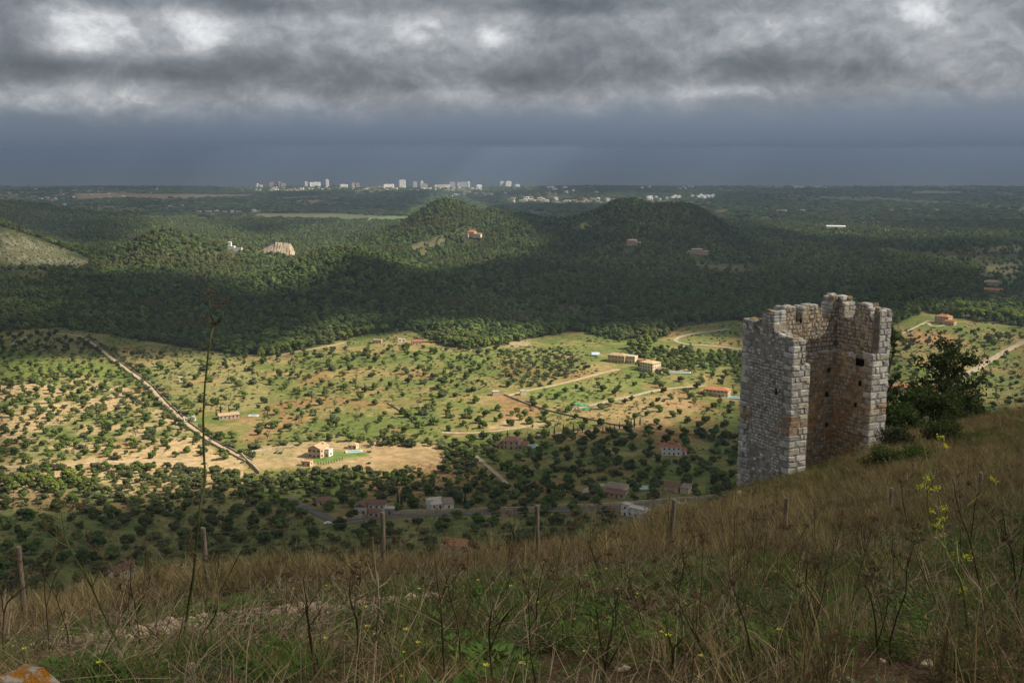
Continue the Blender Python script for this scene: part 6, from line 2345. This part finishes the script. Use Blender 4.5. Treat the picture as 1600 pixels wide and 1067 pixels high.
scatter('rubble', 'line of tan rubble stones lying across the near slope', 'rubble', np.array(Pq), rng.uniform(0, 6.28, len(Pq)), np.array(Sq)[:, None] * rng.uniform(.7, 1.4, (len(Pq), 3)), rng.integers(0, 5, len(Pq)), ROCKS,
        tilt=rng.uniform(-.6, .6, (len(Pq), 2)))


# ---------------------------------------------------------------- grasses and herbs of the near slope
def tuft(seed, n, h, spread, width, bend, m):
    r = random.Random(seed)
    V_, f = [], []
    for _ in range(n):
        a = r.uniform(0, 2 * PI)
        rr = spread * math.sqrt(r.random())
        bx_, by_ = rr * math.cos(a), rr * math.sin(a)
        hh_ = h * r.uniform(.45, 1.1)
        da = a + r.gauss(0, .9)
        bd = bend * r.uniform(.2, 1.3) * hh_
        wd = width * r.uniform(.6, 1.3)
        fa = r.uniform(0, 2 * PI)
        wx, wy = math.cos(fa) * wd / 2, math.sin(fa) * wd / 2
        i = len(V_)
        for t, wk_ in ((0, 1), (.4, .85), (.75, .6)):
            x, y, z = bx_ + math.cos(da) * bd * t * t, by_ + math.sin(da) * bd * t * t, hh_ * (t - .12 * t * t * bend)
            V_ += [(x - wx * wk_, y - wy * wk_, z), (x + wx * wk_, y + wy * wk_, z)]
        V_.append((bx_ + math.cos(da) * bd, by_ + math.sin(da) * bd, hh_ * (1 - .12 * bend)))
        f += [(i, i + 1, i + 3, i + 2), (i + 2, i + 3, i + 5, i + 4), (i + 4, i + 5, i + 6)]
    return mesh_np('tuft', V_, f, mats=[M[m]])


def herb(seed, n, rad_, h, size, m):
    r = np.random.default_rng(seed)
    V_, f = [], []
    for _ in range(n):
        a, rr = r.uniform(0, 6.28), rad_ * math.sqrt(r.uniform())
        c_ = np.array([rr * math.cos(a), rr * math.sin(a), h * r.uniform(.1, 1) * (1 - .5 * rr / rad_)])
        d = np.array([math.cos(a + r.normal() * .8), math.sin(a + r.normal() * .8), r.uniform(-.1, .8)])
        s = np.cross(d, [0, 0, 1]) + r.normal(size=3) * .25
        s /= np.linalg.norm(s)
        L_ = size * r.uniform(.6, 1.4)
        i = len(V_)
        V_ += [c_, c_ + d * L_ * .45 + s * L_ * .28, c_ + d * L_, c_ + d * L_ * .45 - s * L_ * .28]
        f.append((i, i + 1, i + 2, i + 3))
    return mesh_np('herb', V_, f, mats=[M[m]])


def twigs(seed, n, L0, m, rad_=.003):
    r = random.Random(seed)
    b = MB()
    for _ in range(n):
        p = Vector((r.gauss(0, .12), r.gauss(0, .12), r.uniform(0, .12)))
        d = Vector((r.gauss(0, 1), r.gauss(0, 1), abs(r.gauss(.1, .5)))).normalized()
        L_ = L0 * r.uniform(.4, 1.2)
        q1 = p + d * L_ * .5 + Vector((r.gauss(0, .02), r.gauss(0, .02), r.gauss(.02, .02)))
        e = p + d * L_
        b.tube([p, q1, e], [rad_, rad_ * .8, rad_ * .4], 3, cap=False)
        if r.random() < .7:
            b.tube([q1, q1 + (d + Vector((r.gauss(0, .6), r.gauss(0, .6), r.gauss(.2, .4)))).normalized() * L_ * .4], [rad_ * .7, rad_ * .3], 3, cap=False)
    return b.mesh('twigs', [M[m]])


def umbel(b, tip, d, size, r, rays=7, seedr=.006, bi=1):
    """flat-topped seed head: thin rays, each ending in a little cluster"""
    d = d.normalized()
    a_ = d.cross(Vector((.3, .8, .1))).normalized()
    c_ = d.cross(a_)
    for k in range(rays):
        q_ = 2 * PI * k / rays + r.uniform(-.3, .3)
        rr = size * r.uniform(.5, 1)
        e = tip + d * size * r.uniform(.5, .8) + (a_ * math.cos(q_) + c_ * math.sin(q_)) * rr
        b.mi = 0
        b.tube([tip, e], [.0018, .0012], 3, cap=False)
        b.mi = bi
        for _ in range(3):
            g = e + Vector((r.gauss(0, 1), r.gauss(0, 1), r.gauss(.4, .8))) * seedr * 1.3
            s = seedr * r.uniform(.6, 1.2)
            b.addv([g + Vector((s, 0, 0)), g + Vector((-s * .5, s * .87, 0)), g + Vector((-s * .5, -s * .87, 0)), g + Vector((0, 0, s * 1.3)), g - Vector((0, 0, s))],
                   [(0, 1, 3), (1, 2, 3), (2, 0, 3), (1, 0, 4), (2, 1, 4), (0, 2, 4)])
    b.mi = 0


def dry_stalk_mesh(seed, h, m, heads=True):
    r = random.Random(seed)
    b = MB()
    pts, x, y = [], 0, 0
    lx, ly = r.gauss(0, .13), r.gauss(0, .13)
    for k in range(6):
        t = k / 5
        pts.append(Vector((lx * h * t * t + r.gauss(0, .010), ly * h * t * t + r.gauss(0, .010), h * t)))
    b.tube(pts, [.0055, .005, .0045, .0038, .003, .002], 4, cap=False)
    for k in range(r.randint(3, 6)):
        t = r.uniform(.35, .92)
        i = min(4, int(t * 5))
        st = pts[i].lerp(pts[i + 1], t * 5 - i)
        a = r.uniform(0, 6.28)
        L_ = h * r.uniform(.10, .30)
        e = st + Vector((math.cos(a) * .6, math.sin(a) * .6, 1)).normalized() * L_
        md = st.lerp(e, .5) + Vector((math.cos(a), math.sin(a), -.4)) * L_ * .08
        b.tube([st, md, e], [.003, .0024, .0016], 3, cap=False)
        if heads and r.random() < .6:
            umbel(b, e, e - md, .035, r, 5, .005)
    if heads:
        umbel(b, pts[-1], pts[-1] - pts[-2], .045, r, 6, .006)
    return b.mesh('stalk', [M[m], M['seed']])


KM = {
    'dry_tall': [tuft(s, 46, .62, .14, .0075, .55, 'dry') for s in range(3)] + [tuft(10 + s, 40, .5, .15, .0075, .8, 'dry2') for s in range(3)],
    'dry_short': [tuft(20 + s, 44, .26, .14, .007, 1.0, 'dry') for s in range(2)] + [tuft(26 + s, 44, .24, .14, .007, 1.0, 'dry2') for s in range(2)],
    'green': [tuft(30 + s, 55, .20, .13, .008, .9, 'green') for s in range(3)],
    'herb': [herb(40 + s, 95, .20, .13, .050, 'herb') for s in range(3)] + [herb(46, 80, .17, .16, .036, 'grey')],
    'twigs': [twigs(50 + s, 16, .5, 'twig') for s in range(4)],
    'stalk': [dry_stalk_mesh(60 + s, 1.0, ['stalk_dark', 'stalk_olive', 'stalk_dark', 'stalk_pale', 'stalk_dark'][s % 5]) for s in range(10)],
}


def wedge(n, y0, y1, u0=-.62, u1=.64):
    y = np.sqrt(rng.uniform(y0 ** 2, y1 ** 2, n))
    u = rng.uniform(u0, u1, n)
    return u * y, y, u


def brow(u):
    return np.interp(u, _U, [c_[2] for c_ in COLS])


def fence_y(x):
    return 16.5 + (x + 7.37) / 2.616 * 1.277


def in_tower(x, y):
    dx, dy = x - TP.x, y - TP.y
    c_, s_ = math.cos(rad(27.4)), math.sin(rad(27.4))
    v, s = dx * c_ + dy * s_, -dx * s_ + dy * c_
    return (v > -.1) & (v < TV + .1) & (s > -.05) & (s < TL + .1) & ~((v > TT) & (v < TV - TT) & (s < TL - TT))


tower_seen = lambda x, y: np.zeros(len(x), bool)
line_xy = np.array([(p.x, p.y) for p in line])


def near_line(x, y, w_):
    yl = np.interp(x, line_xy[:, 0], line_xy[:, 1])
    return (np.abs(y - yl) < w_) & (x > line_xy[0, 0]) & (x < line_xy[-1, 0])


def put(name, label, cat, key, n, y0, y1, prob, smin, smax, u0=-.62, u1=.64, zs=(.8, 1.2), tl=.12):
    x, y, u = wedge(n, y0, y1, u0, u1)
    nn_ = fbm(x + 300, y, 2.4, 3)
    nb_ = fbm(x, y + 300, 5.5, 3)
    k = rng.random(n) < prob(x, y, u, nn_, nb_)
    k &= (y < brow(u) + 9) & ~in_tower(x, y)
    if y0 < 10 and key != 'herb':
        for bx_, by_ in BARE_SPOTS:
            k &= ~((np.abs(x - bx_) < .28) & (y > by_ - .75) & (y < by_ + .25))
    x, y = x[k], y[k]
    z = ground(x, y) - .02
    s = rng.uniform(smin, smax, len(x))
    S_ = np.stack([s, s, s * rng.uniform(*zs, len(x))], 1)
    scatter(name, label, cat, np.stack([x, y, z], 1), rng.uniform(0, 6.28, len(x)), S_, rng.integers(0, len(KM[key]), len(x)), KM[key], tilt=rng.normal(0, tl, (len(x), 2)))
    return len(x)


ss = sstep
cnt = {}
cnt['tall'] = put('dry_grass', 'tall dry brown grass covering the near slope and the fence line', 'grass', 'dry_tall', 15000, 3.6, 46,
    lambda x, y, u, a, b_: np.where(y > fence_y(x) - 2.2, .25 + .75 * ss(a, .30, .52), .01 + .08 * ss(b_, .58, .66) + .05 * (y < 6.6) + .22 * ss(u, .12, .3) * ss(a, .40, .55)) * np.where(near_line(x, y + 1.2, 2.0), .04, 1), .7, 1.15)
cnt['tall2'] = put('hill_grass', 'brown dry grass of the far slope running up to the tower', 'grass', 'dry_tall', 26000, 30, 90,
    lambda x, y, u, a, b_: (.10 + .75 * ss(a, .38, .58)) * (1 - .7 * ss(b_, .50, .62)) * (y > fence_y(x) + 3), .8, 1.4, u0=.02, u1=.68, zs=(.55, .95))
cnt['short'] = put('short_grass', 'short dry straw tufts between the green patches', 'grass', 'dry_short', 15000, 3.4, 30,
    lambda x, y, u, a, b_: (.10 + .30 * ss(a, .48, .62) + .12 * (y < 8)) * np.where(near_line(x, y + .6, 1.1), .10, 1), .55, 1.05)
cnt['green'] = put('green_grass', 'patches of short green grass on the near slope', 'grass', 'green', 20000, 3.6, 30,
    lambda x, y, u, a, b_: (.12 + .85 * ss(b_, .42, .56)) * np.where(y > fence_y(x) - 1.0, .25, .95) * np.where(near_line(x, y + .25, .7), .10, 1) * (1 - .5 * ss(u, .2, .4)), .6, 1.3)
cnt['green2'] = put('green_hill_grass', 'green grass inside the tower and in patches on the far slope', 'grass', 'green', 9000, 28, 88,
    lambda x, y, u, a, b_: np.maximum(.9 * ss(b_, .47, .60), np.where(((x - TP.x - 3) ** 2 + (y - TP.y - 1.0) ** 2) < 20, .9, 0)), 1.0, 2.0, u0=.04, u1=.68)
cnt['herb'] = put('herbs', 'low leafy green herbs in patches among the dry grass', 'herbs', 'herb', 15000, 3.6, 44,
    lambda x, y, u, a, b_: (.14 + .80 * ss(b_, .42, .56) * ss(a, .36, .52)) * np.where(y > fence_y(x) - .5, .3, 1) * np.where(near_line(x, y + .1, .5), .15, 1), .7, 1.35, tl=.05)
cnt['twigs'] = put('dry_twigs', 'tangle of broken dry twigs lying on the near slope', 'twigs', 'twigs', 5200, 3.6, 34,
    lambda x, y, u, a, b_: .40 + .3 * ss(a, .5, .6), .6, 1.3)
cnt['stalk'] = put('dry_stalks', 'thin dry weed stalks standing all over the near slope', 'stalks', 'stalk', 1500, 5.2, 34,
    lambda x, y, u, a, b_: np.where(y > fence_y(x) - 3, .62, .30) + .25 * (u > .15), .45, 1.15, tl=.16)
cnt['stalk2'] = put('hill_stalks', 'dry weed stalks on the far slope near the tower', 'stalks', 'stalk', 1300, 30, 80,
    lambda x, y, u, a, b_: .6 + 0 * x, .6, 1.3, u0=.10, u1=.68, tl=.16)


# ---------------------------------------------------------------- single tall plants one can point at
def at_px(px, py, d):
    t = (py - 533.5) / F
    dy = CP - SP * t
    return Vector(((px - 800) / F / dy * d, d, CAMZ + (-SP - CP * t) / dy * d))


def plant(name, label, cat, d, stems, m, r0, group=None, heads=(), m_head='seed', seed=0, branches=4, hs=.05, hz=.006):
    """stems: outlines seen in the photograph, stood up at distance d and bent a little in depth"""
    r = random.Random(seed)
    base = at_px(*stems[0][0], d)
    base.z = gz(base.x, base.y) - .05
    root = tag(empty(name, base), label, cat, group)
    for si, st in enumerate(stems):
        pts = []
        for k, (px, py) in enumerate(st):
            p = at_px(px, py, d + (r.gauss(0, .05) if k else 0) + .10 * math.sin(k * 1.7 + si))
            pts.append(p - base)
        if si == 0:
            pts[0] = Vector((pts[0].x, pts[0].y, 0))
        # finer points along the stem
        fine_ = []
        for i_ in range(len(pts) - 1):
            p0, p1, p2, p3 = pts[max(i_ - 1, 0)], pts[i_], pts[i_ + 1], pts[min(i_ + 2, len(pts) - 1)]
            for q in range(4):
                t = q / 4
                fine_.append(.5 * (2 * p1 + (p2 - p0) * t + (2 * p0 - 5 * p1 + 4 * p2 - p3) * t * t + (3 * p1 - p0 - 3 * p2 + p3) * t ** 3) + Vector((r.gauss(0, .0015), r.gauss(0, .0015), 0)))
        fine_.append(pts[-1])
        rr = (r0 if si == 0 else r0 * .66) * .78
        b = MB()
        b.tube(fine_, list(np.linspace(rr, rr * .35, len(fine_))), 6)
        for k in range(branches + 2):
            i = r.randrange(len(fine_) // 2, len(fine_) - 1)
            a = r.uniform(0, 6.28)
            L_ = r.uniform(.10, .30)
            dd = Vector((math.cos(a), math.sin(a) * .6, r.uniform(.6, 1.6))).normalized()
            e = fine_[i] + dd * L_
            b.tube([fine_[i], fine_[i].lerp(e, .5) + Vector((0, 0, -.015)), e], [rr * .4, rr * .3, rr * .18], 4)
            if r.random() < .5:
                b.m.extend([])
                hb_dir = dd
                umbel_tip.append((root, e, hb_dir, r.uniform(.6, 1) * hs, hz))
        b.build('stem', M[m], root)
    for px, py in heads:
        umbel_tip.append((root, at_px(px, py, d) - base, Vector((r.gauss(0, .3), r.gauss(0, .3), 1)), hs * 1.4, hz))
    for rt, tip, d_, sz, z_ in umbel_tip:
        b = MB()
        umbel(b, tip, d_, sz, r, 9, z_)
        b.build('flower_head', [M[m], M[m_head]], rt)
    umbel_tip.clear()
    return root


umbel_tip = []
plant('fennel_stalk', 'tallest thin dry fennel stalk rising over the valley with brown seed heads', 'plant', 9.2,
      [[(284, 1022), (292, 960), (302, 900), (310, 812), (320, 750), (318, 690), (319, 620), (328, 535), (335, 510), (341, 503)], [(338, 506), (331, 496), (328, 482), (327, 468)], [(341, 503), (346, 495), (350, 486)], [(330, 525), (333, 530)]],
      'stalk_olive', .020, heads=[(327, 467), (350, 485), (328, 512)], branches=-2, hs=.055, hz=.009, seed=1)
plant('fennel_stalk', 'green forked stalk with dry umbels at the foot of the tallest stalk', 'plant', 8.6, [[(288, 1034), (312, 998), (336, 960), (341, 930), (335, 900), (329, 884)], [(341, 930), (362, 890), (382, 850), (396, 838)]], 'stalk_olive', .011, heads=[(329, 880), (397, 832)], seed=2, branches=2)
plant('fennel_stalk', 'dark leaning stalk crossing the left of the slope, spreading umbel on top', 'plant', 7.0, [[(214, 1075), (172, 979), (144, 918), (116, 869), (92, 815)], [(144, 918), (128, 880), (122, 850)]], 'stalk_olive', .011, heads=[(88, 800), (120, 842)], seed=3, branches=3, hs=.06)
for k, (lab, d, stems, m, r0, br) in enumerate([
    ('thin dark stalk leaning right at the far left edge of the slope', 7.4, [[(2, 1010), (6, 960), (22, 930), (50, 912)], [(6, 960), (2, 930), (-4, 900)]], 'stalk_dark', .009, 3),
    ('thick blunt reddish brown stalk in the left middle foreground', 5.9, [[(502, 1075), (489, 1022), (481, 967), (480, 945)]], 'stalk_dark', .016, 2),
    ('brown stalk with beaded seeds between the blunt stalk and the pale one', 6.2, [[(559, 1072), (559, 979), (553, 955), (560, 920), (568, 890)], [(553, 955), (546, 930), (548, 900)]], 'stalk_dark', .011, 5),
    ('thick pale grey stalk rising in front of the third fence post', 6.0, [[(580, 1075), (587, 1000), (592, 950), (590, 893)], [(587, 1000), (600, 975), (604, 955)]], 'stalk_pale', .013, 3),
    ('slim dark stalk bending left over the rubble line', 6.4, [[(695, 1072), (693, 1020), (690, 967), (685, 912), (679, 869)]], 'stalk_dark', .010, 4),
    ('slim dark stalk just right of the one bending over the rubble line', 6.8, [[(720, 1045), (716, 982), (703, 930), (696, 899)]], 'stalk_dark', .009, 3),
    ('reddish stalk with pale side twigs right of the two slim dark stalks', 6.1, [[(774, 1075), (766, 1016), (765, 975), (772, 940)], [(766, 1016), (782, 975), (800, 950)]], 'stalk_dark', .011, 3),
    ('bushy many stemmed dry plant in the bottom middle', 5.9, [[(938, 1075), (948, 1030), (955, 990), (959, 961), (950, 930), (941, 905), (928, 870), (919, 844)], [(945, 1040), (938, 1000), (932, 955), (925, 930)], [(950, 1040), (972, 1000), (981, 976), (990, 940)], [(958, 965), (966, 930), (976, 880)], [(940, 1060), (928, 1020), (918, 990)], [(952, 1010), (962, 985), (960, 920)]], 'stalk_olive', .013, 4),
    ('forked olive stalk right of the bushy dry plant', 6.0, [[(1047, 1075), (1050, 1035), (1052, 1013), (1067, 994), (1064, 955), (1060, 924), (1045, 908), (1030, 899)], [(1052, 1013), (1043, 990), (1040, 960)], [(1060, 924), (1068, 890), (1066, 860)]], 'stalk_olive', .012, 4),
    ('pair of straight stalks leaning left beside the forked olive stalk', 6.0, [[(1128, 1075), (1098, 1015), (1070, 961), (1050, 920)], [(1128, 1070), (1088, 990), (1066, 940)]], 'stalk_olive', .010, 3),
    ('curved dark stalk between the leaning pair and the right meadow', 6.1, [[(1185, 1075), (1176, 1030), (1165, 979), (1152, 936), (1137, 893)]], 'stalk_dark', .010, 4),
    ('upright dark stalk with a side fork below the tower', 6.6, [[(1272, 1045), (1272, 1000), (1260, 920), (1262, 880), (1266, 848)], [(1270, 985), (1285, 930), (1292, 890)], [(1272, 1000), (1258, 970), (1248, 940)]], 'stalk_dark', .009, 3),
    ('tall dark stalk in the lower right, left of the yellow fennel', 6.0, [[(1373, 1075), (1370, 1010), (1366, 960), (1356, 920), (1342, 885)], [(1370, 1010), (1384, 960), (1388, 920)]], 'stalk_dark', .010, 4),
    ('olive stalk arching behind the yellow fennel', 7.6, [[(1482, 985), (1470, 955), (1460, 932), (1438, 885), (1424, 840), (1412, 790), (1408, 755)]], 'stalk_olive', .010, 5),
    ('dark stalk directly right of the yellow fennel', 7.2, [[(1548, 1010), (1540, 960), (1516, 848), (1500, 800), (1488, 748)], [(1516, 848), (1522, 800), (1528, 770)]], 'stalk_dark', .010, 4),
    ('pale dead stalk at the lower right below the yellow fennel', 6.2, [[(1566, 1060), (1552, 1020), (1540, 992), (1536, 950), (1530, 915)], [(1540, 992), (1560, 960), (1566, 940)]], 'stalk_pale', .010, 3),
    ('dark stalk at the right edge of the slope', 6.6, [[(1598, 1040), (1594, 1000), (1584, 880), (1574, 840), (1566, 795)], [(1588, 930), (1598, 880), (1600, 850)]], 'stalk_dark', .011, 4),
    ('pale forked dead stalk on the slope above the bushy dry plant', 9.0, [[(1012, 960), (1006, 935), (1000, 915)], [(1006, 935), (1014, 920), (1016, 905)]], 'stalk_pale', .008, 2),
    ('bleached zigzag stalk left of the thick pale grey stalk', 9.5, [[(455, 1000), (448, 960), (440, 930), (432, 900)], [(448, 960), (462, 930), (470, 900)]], 'stalk_pale', .008, 3),
    ('pale bare stalk standing beside the second fence post', 13, [[(302, 960), (300, 920), (296, 885)], [(300, 920), (308, 895), (314, 880)]], 'stalk_pale', .009, 3),
    ('dark stalk with seed clusters left of the leaning stalk', 8.0, [[(76, 1000), (72, 950), (70, 900), (84, 860), (88, 830)], [(72, 950), (84, 905), (98, 880)]], 'stalk_dark', .008, 5),
    ('brown twiggy stalk between the leaning stalk and the green forked one', 8.4, [[(220, 1000), (214, 960), (205, 920), (204, 880)], [(214, 960), (226, 930), (236, 900)]], 'stalk_dark', .008, 5),
    ('fan of thin dark stalks right of the centre below the fence', 7.6, [[(840, 1000), (838, 960), (842, 920), (850, 880)], [(838, 970), (826, 935), (816, 905)], [(840, 985), (856, 945), (868, 915)]], 'stalk_dark', .008, 3),
]):
    plant('dry_stalk', lab, 'plant', d, stems, m, r0, 'dry stalks of the near slope', seed=20 + k, branches=br, hs=.035)
plant('yellow_fennel', 'green fennel plant with bright yellow umbels on the right of the slope', 'plant', 6.6,
      [[(1520, 1060), (1512, 980), (1504, 920), (1490, 885), (1476, 856), (1462, 825), (1450, 796), (1449, 764)], [(1449, 768), (1444, 752), (1439, 738)], [(1449, 768), (1456, 757), (1459, 748)], [(1504, 920), (1498, 880), (1496, 845), (1506, 800), (1512, 788)], [(1498, 880), (1508, 876)], [(1476, 856), (1466, 840), (1463, 828)], [(1462, 825), (1470, 810), (1473, 800)]],
      'stalk_green', .014, heads=[(1463, 826), (1510, 874), (1473, 799), (1504, 924), (1491, 872), (1452, 770)], m_head='yellow', seed=77, branches=0, hs=.020, hz=.0062)
# small yellow flowers in the grass at the left
x, y, u = wedge(150, 5, 18, -.5, .35)
kk = fbm(x + 300, y, 2.4, 3) > .5
fl = MB()
for k in range(5):
    a = 2 * PI * k / 5
    fl.addv([(0, 0, .13), (.014 * math.cos(a - .5), .014 * math.sin(a - .5), .137), (.020 * math.cos(a), .020 * math.sin(a), .14), (.014 * math.cos(a + .5), .014 * math.sin(a + .5), .137)], [(0, 1, 2, 3)])
fl.mi = 1
fl.tube([(0, 0, 0), (0, 0, .13)], [.002, .002], 3)
scatter('yellow_flowers', 'tiny yellow flowers sprinkled in the green patches', 'flowers', np.stack([x[kk], y[kk], ground(x[kk], y[kk])], 1), rng.uniform(0, 6, kk.sum()), rng.uniform(.8, 1.5, kk.sum()), np.zeros(kk.sum(), int), [fl.mesh('flower', [M['yellow'], M['stalk_green']])])
